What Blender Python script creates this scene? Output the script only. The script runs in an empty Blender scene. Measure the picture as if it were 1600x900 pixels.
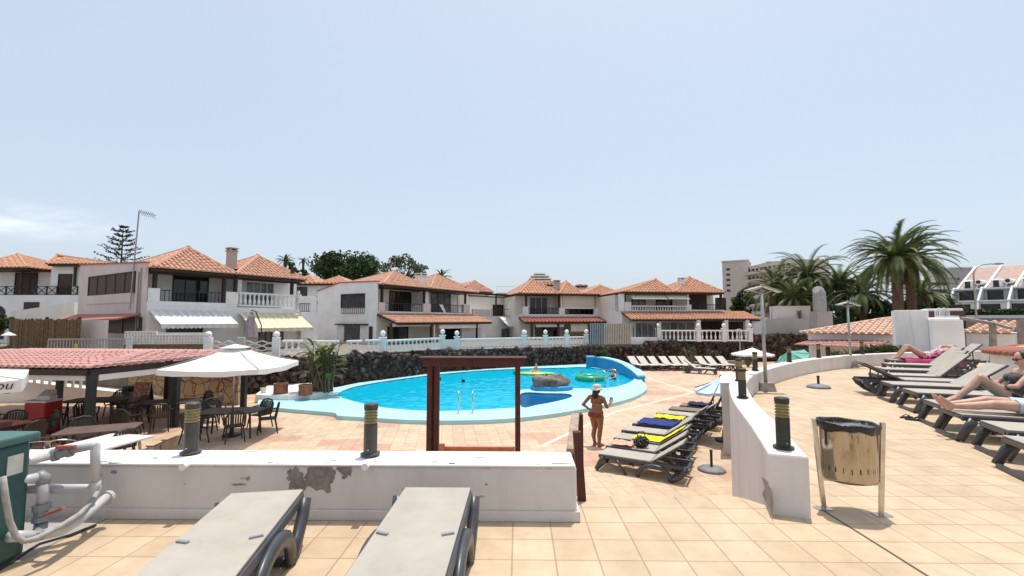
import bpy, bmesh, math, random
from math import *
from mathutils import Vector as V, Matrix, geometry, noise
random.seed(11)
SC = bpy.context.scene
C = SC.collection
# ---------------------------------------------------------------- camera model (used to read places off the photo)
FPX = 720.0
PITCH = atan(50/720); YAW = atan(11/720)
CR = Matrix.Rotation(YAW, 3, 'Z') @ Matrix.Rotation(pi/2+PITCH, 3, 'X')
EYE = V((0, 0, 1.65))
LOW = -1.70        # pool terrace level
HG = -0.15         # level of the house terraces
def ray(px, py): return CR @ V(((px-800)/FPX, -(py-450)/FPX, -1))
def G(px, py, z=0.0):
    r = ray(px, py); return EYE + r*((z-EYE.z)/r.z)
def fix(X, Y, z=0.0):
    p = G(811+720*X/Y, 500+720*(1.65-z)/Y, z); return (p.x, p.y)
def D(px, py, Y):
    r = ray(px, py); return EYE + r*(Y/r.y)
# ---------------------------------------------------------------- mesh builder
class MB:
    def __init__(s, M=None): s.v = []; s.f = []; s.mi = []; s.M = M; s.k = 0
    def add(s, vs, fs):
        b = len(s.v)
        s.v += [(s.M @ V(p)) if s.M else V(p) for p in vs]
        s.f += [tuple(b+i for i in f) for f in fs]; s.mi += [s.k]*len(fs)
        return s
    def box(s, x0, x1, y0, y1, z0, z1):
        return s.add([(x0,y0,z0),(x1,y0,z0),(x1,y1,z0),(x0,y1,z0),(x0,y0,z1),(x1,y0,z1),(x1,y1,z1),(x0,y1,z1)],
              [(0,3,2,1),(4,5,6,7),(0,1,5,4),(1,2,6,5),(2,3,7,6),(3,0,4,7)])
    def bar(s, p, q, w, h=None, up=V((0,0,1))):
        h = h or w; p = V(p); q = V(q); d = (q-p).normalized()
        if abs(d.dot(up)) > .98: up = V((1,0,0))
        a = d.cross(up).normalized()*w/2; b = a.cross(d).normalized()*h/2
        return s.add([p-a-b,p+a-b,p+a+b,p-a+b,q-a-b,q+a-b,q+a+b,q-a+b],
              [(0,1,2,3),(7,6,5,4),(0,4,5,1),(1,5,6,2),(2,6,7,3),(3,7,4,0)])
    def tube(s, pts, r, n=8, cap=True, closed=False):
        pts = [V(p) for p in pts]; N = len(pts)
        rr = r if isinstance(r, (list, tuple)) else [r]*N
        vs = []; fs = []; a = None
        for i, p in enumerate(pts):
            if closed: d = pts[(i+1) % N]-pts[i-1]
            else: d = pts[min(i+1, N-1)]-pts[max(i-1, 0)]
            d.normalize()
            if a is None: a = d.cross(V((0,0,1)) if abs(d.z) < .95 else V((1,0,0)))
            a = (a-d*a.dot(d)).normalized(); b = d.cross(a)
            for j in range(n):
                t = 2*pi*j/n; vs.append(p+(a*cos(t)+b*sin(t))*rr[i])
        for i in range(N if closed else N-1):
            for j in range(n):
                k = (i+1) % N
                fs.append((i*n+j, i*n+(j+1) % n, k*n+(j+1) % n, k*n+j))
        if cap and not closed:
            fs.append(tuple(range(n-1, -1, -1))); fs.append(tuple((N-1)*n+j for j in range(n)))
        return s.add(vs, fs)
    def lathe(s, prof, c=(0,0,0), n=16, sx=1, sy=1):
        vs = []; fs = []; N = len(prof)
        for r, z in prof:
            for j in range(n):
                t = 2*pi*j/n; vs.append((c[0]+r*sx*cos(t), c[1]+r*sy*sin(t), c[2]+z))
        for i in range(N-1):
            for j in range(n): fs.append((i*n+j, i*n+(j+1) % n, (i+1)*n+(j+1) % n, (i+1)*n+j))
        if prof[0][0] > 1e-4: fs.append(tuple(range(n-1, -1, -1)))
        if prof[-1][0] > 1e-4: fs.append(tuple((N-1)*n+j for j in range(n)))
        return s.add(vs, fs)
    def ell(s, c, r, n=12, m=8, R=None):
        if not isinstance(r, (tuple, list)): r = (r, r, r)
        vs = [V((0,0,-r[2]))]; fs = []
        for i in range(1, m):
            a = -pi/2+pi*i/m
            for j in range(n):
                t = 2*pi*j/n; vs.append(V((r[0]*cos(a)*cos(t), r[1]*cos(a)*sin(t), r[2]*sin(a))))
        vs.append(V((0,0,r[2]))); L = len(vs)-1
        for j in range(n): fs.append((0, 1+(j+1) % n, 1+j)); fs.append((L, L-n+j, L-n+(j+1) % n))
        for i in range(m-2):
            for j in range(n): fs.append((1+i*n+j, 1+i*n+(j+1) % n, 1+(i+1)*n+(j+1) % n, 1+(i+1)*n+j))
        c = V(c)
        return s.add([(R @ p if R else p)+c for p in vs], fs)
    def poly(s, pts): return s.add(pts, [tuple(range(len(pts)))])
    def prism(s, pts, z0, z1, holes=()):
        """pts: 2d outline (ccw) extruded z0..z1, with holes"""
        loops = [[V((p[0], p[1], 0)) for p in pts]]+[[V((p[0], p[1], 0)) for p in h] for h in holes]
        flat = [p for l in loops for p in l]; n = len(flat)
        tri = geometry.tessellate_polygon(loops)
        vs = [(p.x, p.y, z1) for p in flat]+[(p.x, p.y, z0) for p in flat]
        fs = []
        for t in tri:
            a, b, c = (flat[i] for i in t)
            if (b-a).cross(c-a).z < 0: t = t[::-1]
            fs.append(tuple(t)); fs.append(tuple(n+i for i in t[::-1]))
        o = 0
        for li, l in enumerate(loops):
            m = len(l)
            ar = sum(l[i].x*l[(i+1) % m].y-l[(i+1) % m].x*l[i].y for i in range(m))
            ccw = (ar > 0) == (li == 0)
            for i in range(m):
                a = o+i; b = o+(i+1) % m
                fs.append((a, n+a, n+b, b) if ccw else (b, n+b, n+a, a))
            o += m
        return s.add(vs, fs)
    def ribbon(s, pts, h, w):
        """upright band along 2d path pts; h: list of (z0,z1); w thickness"""
        n = len(pts); L = []; Rr = []
        for i in range(n):
            d = V((pts[min(i+1,n-1)][0]-pts[max(i-1,0)][0], pts[min(i+1,n-1)][1]-pts[max(i-1,0)][1], 0)).normalized()
            a = V((-d.y, d.x, 0))*w/2; p = V((pts[i][0], pts[i][1], 0)); L.append(p+a); Rr.append(p-a)
        vs = []; fs = []
        for i in range(n):
            z0, z1 = h[i] if isinstance(h, list) else h
            for q in (L[i], Rr[i]): vs += [(q.x, q.y, z0), (q.x, q.y, z1)]
        for i in range(n-1):
            a = i*4; b = a+4
            fs += [(a, a+1, b+1, b), (a+2, b+2, b+3, a+3), (a+1, a+3, b+3, b+1), (a, b, b+2, a+2)]
        e = (n-1)*4
        fs += [(0, 2, 3, 1), (e, e+1, e+3, e+2)]
        return s.add(vs, fs)
def wloc(o):
    l = V((0,0,0))
    while o: l += o.location; o = o.parent
    return l
def mk(name, mb, mat, parent=None, smooth=False, bev=0, world=True, seg=2):
    me = bpy.data.meshes.new(name)
    off = wloc(parent) if (world and parent) else V((0,0,0))
    me.from_pydata([p-off for p in mb.v], [], mb.f)
    for m in (mat if isinstance(mat, list) else [mat]): me.materials.append(m)
    if any(mb.mi): me.polygons.foreach_set('material_index', mb.mi)
    if smooth: me.polygons.foreach_set('use_smooth', [True]*len(me.polygons))
    me.update()
    o = bpy.data.objects.new(name, me); C.objects.link(o); o.parent = parent
    if bev:
        b = o.modifiers.new('bevel', 'BEVEL'); b.width = bev; b.segments = seg; b.limit_method = 'ANGLE'; b.angle_limit = radians(40)
        b.harden_normals = False
    return o
def tag(o, label=None, cat=None, group=None, kind=None):
    if label: o['label'] = label
    if cat: o['category'] = cat
    if group: o['group'] = group
    if kind: o['kind'] = kind
    return o
def empty(name, loc, label, cat, group=None, rz=0, scale=1):
    o = bpy.data.objects.new(name, None); C.objects.link(o); o.location = V(loc); o.rotation_euler = (0,0,rz)
    o.empty_display_size = .2; o.scale = (scale,)*3
    return tag(o, label, cat, group)
KIDS = {}
def dup(root, loc, rz=0, label=None, group=None, scale=None):
    def cp(o, par):
        c = o.copy(); C.objects.link(c); c.parent = par
        for ch in o.children: cp(ch, c)
        return c
    r = root.copy(); C.objects.link(r); r.location = V(loc); r.rotation_euler = (0,0,rz)
    if scale: r.scale = (scale,)*3 if not isinstance(scale, tuple) else scale
    if label: r['label'] = label
    if group: r['group'] = group
    for ch in list(root.children): cp(ch, r)
    return r
def evalmesh(o):
    dg = bpy.context.evaluated_depsgraph_get()
    return bpy.data.meshes.new_from_object(o.evaluated_get(dg))
# ---------------------------------------------------------------- materials
def nodes(name):
    m = bpy.data.materials.new(name); m.use_nodes = True
    nt = m.node_tree; b = nt.nodes['Principled BSDF']
    return m, nt, b
def N(nt, t, **kw):
    n = nt.nodes.new(t)
    for k, v in kw.items():
        if k.startswith('i_'): n.inputs[k[2:].replace('_', ' ')].default_value = v
        else: setattr(n, k, v)
    return n
def c4(c): return (c[0], c[1], c[2], 1)
def mixrgb(nt, fac, a, b, mode='MIX'):
    n = nt.nodes.new('ShaderNodeMix'); n.data_type = 'RGBA'; n.blend_type = mode
    for s, v in ((0, fac), (6, a), (7, b)):
        if hasattr(v, 'is_linked') or isinstance(v, bpy.types.NodeSocket): nt.links.new(v, n.inputs[s])
        else: n.inputs[s].default_value = v if s == 0 else c4(v)
    return n.outputs[2]
def ramp(nt, src, stops):
    r = nt.nodes.new('ShaderNodeValToRGB'); e = r.color_ramp.elements
    while len(e) < len(stops): e.new(.5)
    for i, (p, c) in enumerate(stops):
        e[i].position = p; e[i].color = c4(c) if isinstance(c, tuple) else (c, c, c, 1)
    nt.links.new(src, r.inputs[0]); return r.outputs[0]
def pos(nt): return nt.nodes.new('ShaderNodeNewGeometry').outputs['Position']
def noisetex(nt, vec, scale, detail=4, rough=.55):
    n = N(nt, 'ShaderNodeTexNoise'); n.inputs['Scale'].default_value = scale; n.inputs['Detail'].default_value = detail
    n.inputs['Roughness'].default_value = rough
    nt.links.new(vec, n.inputs['Vector']); return n.outputs[0]
def bump(nt, b, h, strength=.3, dist=.01):
    n = N(nt, 'ShaderNodeBump'); n.inputs['Strength'].default_value = strength; n.inputs['Distance'].default_value = dist
    nt.links.new(h, n.inputs['Height']); nt.links.new(n.outputs[0], b.inputs['Normal'])
def M(name, c1, c2=None, scale=4, rough=.7, bmp=0, bscale=40, metal=0, spec=.4, lo=.35, hi=.65, dist=.008, trans=0):
    m, nt, b = nodes(name); p = pos(nt)
    b.inputs['Roughness'].default_value = rough; b.inputs['Metallic'].default_value = metal
    b.inputs['Specular IOR Level'].default_value = spec
    if c2 is None: c2 = tuple(x*.86 for x in c1)
    nz = noisetex(nt, p, scale, 6)
    col = ramp(nt, nz, [(lo, c2), (hi, c1)])
    nt.links.new(col, b.inputs['Base Color'])
    if bmp: bump(nt, b, noisetex(nt, p, bscale, 3), bmp, dist)
    if trans: b.inputs['Transmission Weight'].default_value = trans
    return m
def stucco(name, c, dirt=(.42,.36,.30), amt=.35, bmp=.35):
    """painted render: faint blotches and run-off streaks below ledges"""
    m, nt, b = nodes(name); p = pos(nt)
    b.inputs['Roughness'].default_value = .85; b.inputs['Specular IOR Level'].default_value = .25
    mp = N(nt, 'ShaderNodeMapping'); mp.inputs['Scale'].default_value = (2.2, 2.2, .35); nt.links.new(p, mp.inputs[0])
    n1 = ramp(nt, noisetex(nt, mp.outputs[0], 1.3, 7, .65), [(.50, 0.0), (.78, 1.0)])
    n2 = ramp(nt, noisetex(nt, p, .9, 6, .6), [(.40, tuple(x*.90 for x in c)), (.62, c)])
    mul = N(nt, 'ShaderNodeMath', operation='MULTIPLY'); nt.links.new(n1, mul.inputs[0]); mul.inputs[1].default_value = amt
    nt.links.new(mixrgb(nt, mul.outputs[0], n2, dirt), b.inputs['Base Color'])
    bump(nt, b, noisetex(nt, p, 55, 4), bmp, .006)
    return m
def tiles(name, ca, cb, grout, size, off=(0,0,0), pink=None, rot=0, mortar=.006):
    m, nt, b = nodes(name)
    g = pos(nt)
    mp = N(nt, 'ShaderNodeMapping'); mp.inputs['Location'].default_value = off; mp.inputs['Rotation'].default_value = (0,0,rot)
    nt.links.new(g, mp.inputs[0])
    br = N(nt, 'ShaderNodeTexBrick'); br.offset = 0; br.squash = 1; br.offset_frequency = 1
    br.inputs['Scale'].default_value = 1; br.inputs['Brick Width'].default_value = size; br.inputs['Row Height'].default_value = size
    br.inputs['Mortar Size'].default_value = mortar; br.inputs['Mortar Smooth'].default_value = .3; br.inputs['Bias'].default_value = 0
    br.inputs['Color1'].default_value = c4(ca); br.inputs['Color2'].default_value = c4(cb); br.inputs['Mortar'].default_value = c4(grout)
    nt.links.new(mp.outputs[0], br.inputs['Vector'])
    col = br.outputs['Color']
    if pink:
        b2 = N(nt, 'ShaderNodeTexBrick'); b2.offset = .5
        b2.inputs['Scale'].default_value = 1; b2.inputs['Brick Width'].default_value = size*4; b2.inputs['Row Height'].default_value = size*2
        b2.inputs['Mortar Size'].default_value = 0; b2.inputs['Color1'].default_value = (0,0,0,1); b2.inputs['Color2'].default_value = (1,1,1,1)
        nt.links.new(mp.outputs[0], b2.inputs['Vector'])
        f = ramp(nt, b2.outputs['Color'], [(.80, 0.0), (.82, .75)])
        pk = mixrgb(nt, br.outputs['Fac'], pink, tuple(x*.6 for x in pink))
        col = mixrgb(nt, f, col, pk)
    n1 = ramp(nt, noisetex(nt, g, 4.5, 7, .65), [(.28, .84), (.62, 1.04)])
    n2 = ramp(nt, noisetex(nt, g, .55, 5, .6), [(.3, .88), (.65, 1.04)])
    n3 = ramp(nt, noisetex(nt, g, 1.7, 9, .75), [(.58, 1.0), (.72, .84)])
    col = mixrgb(nt, 1.0, mixrgb(nt, 1.0, mixrgb(nt, 1.0, col, n1, 'MULTIPLY'), n2, 'MULTIPLY'), n3, 'MULTIPLY')
    nt.links.new(col, b.inputs['Base Color'])
    b.inputs['Roughness'].default_value = .6; b.inputs['Specular IOR Level'].default_value = .3
    inv = N(nt, 'ShaderNodeMath', operation='SUBTRACT'); inv.inputs[0].default_value = 1; nt.links.new(br.outputs['Fac'], inv.inputs[1])
    ad = N(nt, 'ShaderNodeMath', operation='MULTIPLY_ADD'); nt.links.new(noisetex(nt, g, 30, 4), ad.inputs[0]); ad.inputs[1].default_value = .25
    nt.links.new(inv.outputs[0], ad.inputs[2])
    bump(nt, b, ad.outputs[0], .5, .006)
    return m
def leafmat(name, ca, cb, scale=1.2, rough=.55):
    m, nt, b = nodes(name); g = pos(nt)
    col = ramp(nt, noisetex(nt, g, scale, 4), [(.35, ca), (.65, cb)])
    nt.links.new(col, b.inputs['Base Color']); b.inputs['Roughness'].default_value = rough
    b.inputs['Specular IOR Level'].default_value = .35
    tr = N(nt, 'ShaderNodeBsdfTranslucent'); nt.links.new(col, tr.inputs[0])
    mx = N(nt, 'ShaderNodeMixShader'); mx.inputs[0].default_value = .25
    out = nt.nodes['Material Output']
    nt.links.new(b.outputs[0], mx.inputs[1]); nt.links.new(tr.outputs[0], mx.inputs[2]); nt.links.new(mx.outputs[0], out.inputs[0])
    return m
WHITE = stucco('white_render', (.86,.84,.81), amt=.22)
WHITE2 = stucco('white_render_clean', (.86,.85,.83), amt=.12)
WALLNEAR = stucco('painted_wall', (.70,.655,.62), amt=.42, bmp=.7)
DIRTY = M('worn_grey_paint', (.50,.46,.42), (.34,.30,.27), 16, .9, .5, 60)
PINKW = stucco('pinkish_render', (.70,.60,.57), amt=.25)
CREAMW = stucco('cream_render', (.82,.77,.69), amt=.18)
GREYW = stucco('grey_render', (.50,.47,.43), amt=.4)
DARKWOOD = M('dark_wood', (.055,.032,.022), (.03,.018,.013), 8, .6, .3, 60)
REDWOOD = M('red_stained_wood', (.085,.016,.010), (.05,.010,.008), 6, .5, .3, 50)
GLASS = M('dark_window_glass', (.012,.012,.013), (.03,.03,.032), 1.2, .08, spec=.5)
GLASSL = M('pale_window_glass', (.10,.12,.13), (.22,.24,.24), 1.5, .08, spec=.6)
SHUTTER = M('brown_shutter', (.075,.040,.025), (.045,.026,.018), 5, .6)
WFRAME = M('white_joinery', (.75,.74,.72), None, 4, .5)
IRON = M('black_iron', (.022,.022,.024), (.035,.033,.03), 9, .5)
STEEL = M('brushed_steel', (.62,.58,.52), (.50,.46,.40), 14, .28, metal=1)
GREYMETAL = M('grey_metal', (.42,.41,.39), (.33,.32,.30), 8, .45, metal=.5)
TERRA = M('terracotta_tile', (.60,.355,.25), (.41,.215,.145), 3.2, .8, .5, 18, lo=.3, hi=.7, spec=.2)
TERRA2 = M('orange_terracotta_tile', (.60,.34,.22), (.42,.215,.135), 3.5, .8, .5, 18, lo=.3, hi=.7, spec=.2)
TERRAP = M('pink_corrugated_tile', (.56,.32,.285), (.42,.215,.185), 2.5, .7, .3, 22, lo=.3, hi=.7, spec=.2)
TERRAD = M('faded_red_tile', (.45,.19,.14), (.35,.14,.10), 2.5, .8, .4, 22, lo=.3, hi=.7, spec=.2)
CHIM = stucco('chimney_render', (.52,.45,.39), amt=.4)
AWNW = M('white_awning_cloth', (.78,.78,.76), (.68,.69,.67), 2, .8)
AWNC = M('cream_awning_cloth', (.74,.68,.48), (.66,.60,.42), 2, .8)
BLIND = M('beige_blind_cloth', (.68,.61,.49), (.60,.53,.41), 1.5, .85)
CANVAS = M('white_canvas', (.80,.78,.74), (.74,.72,.68), 2, .85, .15, 60)
PLASTIC = M('dark_grey_resin', (.062,.066,.074), (.045,.048,.053), 6, .36, spec=.5)
PLASTICB = M('dark_brown_resin', (.030,.022,.018), (.022,.016,.013), 6, .42, spec=.5)
def slingmat(name, c):
    m, nt, b = nodes(name); g = pos(nt)
    tc = N(nt, 'ShaderNodeTexCoord')
    w = N(nt, 'ShaderNodeTexWave', wave_type='BANDS', bands_direction='X'); w.inputs['Scale'].default_value = 60; w.inputs['Distortion'].default_value = .4
    nt.links.new(tc.outputs['Object'], w.inputs[0])
    w2 = N(nt, 'ShaderNodeTexWave', wave_type='BANDS', bands_direction='Y'); w2.inputs['Scale'].default_value = 60; nt.links.new(tc.outputs['Object'], w2.inputs[0])
    n = ramp(nt, noisetex(nt, g, 3.0, 7, .65), [(.3, tuple(x*.86 for x in c)), (.6, c), (.8, tuple(min(1,x*1.06) for x in c))])
    nn = ramp(nt, noisetex(nt, g, 13, 5, .7), [(.55, 1.0), (.75, .88)])
    nt.links.new(mixrgb(nt, 1.0, n, nn, 'MULTIPLY'), b.inputs['Base Color']); b.inputs['Roughness'].default_value = .75
    mm = N(nt, 'ShaderNodeMath', operation='ADD'); nt.links.new(w.outputs[1], mm.inputs[0]); nt.links.new(w2.outputs[1], mm.inputs[1])
    bump(nt, b, mm.outputs[0], .25, .002)
    tr = N(nt, 'ShaderNodeBsdfTranslucent'); nt.links.new(n, tr.inputs[0]); mx = N(nt, 'ShaderNodeMixShader'); mx.inputs[0].default_value = .3
    out = nt.nodes['Material Output']; nt.links.new(b.outputs[0], mx.inputs[1]); nt.links.new(tr.outputs[0], mx.inputs[2]); nt.links.new(mx.outputs[0], out.inputs[0])
    return m
SLING = slingmat('taupe_sling_mesh', (.60,.545,.47))
SLINGL = slingmat('cream_sling_mesh', (.80,.74,.65))
SLINGB = slingmat('brown_sling_mesh', (.34,.26,.18))
PVC = M('grey_pvc', (.54,.54,.545), (.44,.44,.445), 5, .4)
PVCD = M('dark_grey_pvc', (.27,.28,.29), (.22,.23,.24), 5, .4)
VALVE = M('faded_red_plastic', (.42,.10,.07), (.36,.12,.09), 20, .5)
GREENBOX = M('dark_green_fibreglass', (.035,.10,.095), (.025,.07,.065), 3, .4, .1, 80)
PAPER = M('weathered_paper', (.66,.64,.58), (.52,.50,.45), 9, .8)
LAVA = M('dark_lava_rock', (.095,.062,.050), (.030,.020,.017), 3.0, .9, .9, 14, dist=.03, spec=.2)
LAVA2 = M('brown_lava_rock', (.17,.115,.09), (.055,.037,.03), 4, .9, .9, 14, dist=.03, spec=.2)
RIM = M('pale_turquoise_paint', (.42,.70,.74), (.36,.62,.66), 1.2, .55, .2, 40, lo=.3, hi=.7)
RIMB = M('blue_pool_paint', (.03,.30,.56), (.022,.25,.50), 1.5, .5)
BASIN = M('turquoise_pool_floor', (.04,.55,.70), (.03,.48,.65), .6, .6)
BASIND = M('blue_pool_floor', (.02,.17,.40), (.015,.14,.34), .6, .6)
AMBER = M('amber_louvre', (.36,.26,.07), (.25,.18,.05), 25, .4)
BOLL = M('black_bollard_paint', (.022,.024,.022), (.04,.04,.035), 12, .45)
BOLLG = M('grey_bollard_paint', (.075,.068,.062), (.055,.05,.046), 12, .45)
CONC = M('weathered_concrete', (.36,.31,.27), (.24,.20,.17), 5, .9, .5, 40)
REED = M('dry_reed', (.24,.16,.085), (.11,.07,.035), 12, .9, .8, 60, lo=.3, hi=.7, dist=.03)
BRICKP = M('brick_red_pot', (.34,.13,.065), (.20,.075,.04), 6, .85, .5, 30)
BARK = M('palm_bark', (.15,.10,.065), (.07,.045,.03), 9, .9, .9, 22, dist=.05)
BARKG = M('grey_bark', (.13,.105,.085), (.07,.055,.045), 9, .9, .6, 22)
LF_DARK = leafmat('dark_green_leaves', (.020,.044,.012), (.050,.090,.024))
LF_MID = leafmat('mid_green_leaves', (.035,.060,.020), (.085,.115,.040))
LF_OLIVE = leafmat('olive_leaves', (.050,.062,.026), (.105,.115,.050))
LF_PALM = leafmat('palm_fronds', (.050,.082,.022), (.150,.180,.055), 1.5, .45)
LF_PALMD = leafmat('dry_palm_fronds', (.12,.09,.04), (.20,.15,.07), 1.5, .6)
LF_PINE = leafmat('blue_green_needles', (.020,.034,.022), (.035,.055,.035))
LF_STREL = leafmat('glossy_banana_leaves', (.06,.09,.022), (.17,.185,.055), 3, .4)
LF_YEL = leafmat('yellow_green_leaves', (.09,.11,.03), (.16,.17,.05), 3, .5)
ROCK = M('grey_brown_rock', (.27,.235,.205), (.09,.075,.065), 3, .9, 1, 8, dist=.05)
TANSKIN = M('tanned_skin', (.31,.125,.055), (.23,.09,.04), 9, .42, spec=.5)
SKIN = M('fair_skin', (.58,.36,.26), (.48,.26,.18), 9, .48, spec=.45)
HAIR = M('dark_brown_hair', (.022,.013,.009), (.035,.02,.013), 30, .5)
STRAW = M('pale_sun_hat', (.62,.58,.52), (.45,.42,.38), 25, .8)
ORANGEC = M('rust_swimwear', (.22,.045,.022), (.17,.035,.02), 8, .7)
BLACKC = M('black_cloth', (.016,.016,.018), (.025,.024,.024), 10, .8)
GREYC = M('grey_cloth', (.10,.10,.10), (.07,.07,.07), 12, .85)
TOWY = M('yellow_towel', (.72,.66,.02), (.62,.55,.02), 5, .9, .4, 60)
TOWB = M('blue_towel', (.02,.045,.24), (.015,.03,.16), 5, .9, .4, 60)
TOWN = M('navy_towel', (.012,.02,.075), (.01,.015,.05), 5, .9, .4, 60)
TOWP = M('magenta_towel', (.50,.06,.20), (.38,.04,.14), 4, .9, .4, 60)
TOWT = M('turquoise_towel', (.06,.42,.46), (.03,.16,.26), 7, .9, .4, 60)
TOWO = M('orange_patterned_towel', (.62,.26,.15), (.70,.50,.40), 22, .9, .4, 60)
PALEBL = M('pale_blue_denim', (.52,.60,.68), (.42,.50,.60), 10, .85)
REDP = M('red_plastic', (.42,.012,.012), (.34,.01,.01), 5, .4)
WHITEP = M('white_plastic', (.74,.73,.71), None, 5, .4)
TABLED = M('dark_table_top', (.055,.045,.042), (.035,.03,.028), 4, .45)
GREENP = M('green_inflatable', (.02,.36,.17), None, 4, .3)
YELP = M('yellow_inflatable', (.55,.62,.06), (.30,.50,.12), 3, .3)
GREENU = M('mint_umbrella_cloth', (.16,.46,.36), (.12,.38,.30), 2, .7)
BLUEU = M('pale_blue_umbrella_cloth', (.42,.54,.72), (.62,.70,.80), 3, .7)
MENU = M('printed_menu_board', (.40,.20,.12), (.60,.45,.32), 14, .6, lo=.45, hi=.55)
STAIN = M('bare_cement', (.33,.27,.23), (.21,.165,.14), 18, .95, .8, 60)
YELPAINT = M('worn_line_paint', (.72,.66,.58), (.62,.52,.42), 6, .8)
SKYMIX=.5; SKYPALE=(5.9,6.7,7.6); CLOUDC=(9.5,9.7,10.2); SKYSTR=.135; SUNSTR=3.5; EXPO=.15
# ---------------------------------------------------------------- camera, sky and sun
cam = bpy.data.cameras.new('camera'); co = bpy.data.objects.new('camera', cam); C.objects.link(co)
co.location = EYE; co.rotation_euler = (pi/2+PITCH, 0, YAW)
cam.sensor_width = 36; cam.lens = 36*FPX/1600; cam.clip_start = .05; cam.clip_end = 9000
SC.camera = co
SUN = V((.10, .19, 1)).normalized()
w = bpy.data.worlds.new('World'); SC.world = w; w.use_nodes = True
nt = w.node_tree; bg = nt.nodes['Background']
sky = N(nt, 'ShaderNodeTexSky', sky_type='NISHITA'); sky.sun_disc = False
sky.sun_elevation = asin(SUN.z); sky.sun_rotation = atan2(SUN.x, SUN.y)
sky.air_density = 1.0; sky.dust_density = 3.2; sky.ozone_density = 1.0; sky.altitude = 20
# thin cirrus low on the left of the sky, in sky directions
tc = N(nt, 'ShaderNodeTexCoord'); dirv = tc.outputs['Generated']
cd = ray(40, 345).normalized()
dp = N(nt, 'ShaderNodeVectorMath', operation='SUBTRACT'); nt.links.new(dirv, dp.inputs[0]); dp.inputs[1].default_value = cd
mp = N(nt, 'ShaderNodeMapping'); mp.vector_type = 'POINT'
mp.inputs['Rotation'].default_value = (0, 0, -atan2(cd.y, cd.x)+pi/2); nt.links.new(dp.outputs[0], mp.inputs[0])
mp2 = N(nt, 'ShaderNodeMapping'); mp2.inputs['Rotation'].default_value = (0, radians(-13), 0); mp2.inputs['Scale'].default_value = (6.2, 1, 26)
nt.links.new(mp.outputs[0], mp2.inputs[0])
ln = N(nt, 'ShaderNodeVectorMath', operation='LENGTH')
sep = N(nt, 'ShaderNodeSeparateXYZ'); nt.links.new(mp2.outputs[0], sep.inputs[0])
cmb = N(nt, 'ShaderNodeCombineXYZ'); nt.links.new(sep.outputs[0], cmb.inputs[0]); nt.links.new(sep.outputs[2], cmb.inputs[1])
nt.links.new(cmb.outputs[0], ln.inputs[0])
mp3 = N(nt, 'ShaderNodeMapping'); mp3.inputs['Scale'].default_value = (.9, 1, .55); nt.links.new(mp2.outputs[0], mp3.inputs[0])
cn = noisetex(nt, mp3.outputs[0], 1.6, 8, .62)
fall = ramp(nt, ln.outputs[1], [(.10, 1.0), (.85, 0.0)])
cl = ramp(nt, cn, [(.38, 0.0), (.66, 1.0)])
mul = N(nt, 'ShaderNodeMath', operation='MULTIPLY'); nt.links.new(fall, mul.inputs[0]); nt.links.new(cl, mul.inputs[1])
mul2 = N(nt, 'ShaderNodeMath', operation='MULTIPLY'); nt.links.new(mul.outputs[0], mul2.inputs[0]); mul2.inputs[1].default_value = .5
hz = mixrgb(nt, SKYMIX, sky.outputs[0], SKYPALE)
final = mixrgb(nt, mul2.outputs[0], hz, CLOUDC)
nt.links.new(final, bg.inputs[0]); bg.inputs[1].default_value = SKYSTR
sl = bpy.data.lights.new('sun', 'SUN'); so = bpy.data.objects.new('sun', sl); C.objects.link(so)
sl.energy = SUNSTR; sl.angle = radians(.5); sl.color = (1, .95, .87)
so.rotation_euler = SUN.to_track_quat('Z', 'Y').to_euler(); so.location = (0, 0, 40)
SC.view_settings.view_transform = 'Standard'; SC.view_settings.look = 'None'; SC.view_settings.gamma = 1
SC.view_settings.exposure = EXPO; SC.view_settings.use_curve_mapping = False
SC.cycles.max_bounces = 8; SC.cycles.diffuse_bounces = 4; SC.cycles.transparent_max_bounces = 12
SC.cycles.use_denoising = True
# ================================================================ GROUND AND TERRACES
T_UP = tiles('beige_terrace_tiles', (.60,.455,.305), (.53,.395,.26), (.37,.265,.175), .30, (.05,.0,0))
T_LOW = tiles('pool_terrace_tiles', (.63,.475,.335), (.55,.40,.27), (.38,.265,.18), .33, (.1,.1,0), pink=(.52,.30,.21), rot=radians(-9))
GROUND = M('dry_ground', (.20,.16,.11), (.12,.10,.07), .3, .95, .3, 8)
PAVE = M('house_terrace_paving', (.26,.215,.17), (.19,.155,.12), 1.5, .85, .2, 30)
def struct(name, mb, mat, **k): return tag(mk(name, mb, mat, **k), kind='structure')
mb = MB(); n = 64
mb.poly([(4000*cos(2*pi*i/n), 4000*sin(2*pi*i/n), -3.4) for i in range(n)]); struct('ground', mb, GROUND)
INNER = [(2.42,3.81),(2.86,5.0),(3.38,6.5),(3.95,7.9),(4.54,9.14),(5.45,10.55),(6.6,11.9),(7.92,13.25),(9.24,14.4),(11.2,15.75),(12.9,16.6),(16,17.7),(20,18.6)]
INNER = [fix(*p) for p in INNER]
up = [(-12,-4),(30,-4),(30,18.8)]+INNER[::-1]+[(2.05,4.47),(.53,4.47),(.53,4.26),(-12,4.26)]
mb = MB(); mb.prism(up, -1.80, 0); struct('upper_terrace', mb, T_UP)
mb = MB()
for i in range(9):
    mb.box(.51, 2.55+.05*i, 4.475+.3*i, 4.775+.3*i, -1.78, -.17*(i+1))
struct('stairs', mb, T_UP, bev=.006)
def PP(l, z): return [tuple(G(x, y, z)[:2]) for x, y in l]
ZW = -1.64
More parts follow.
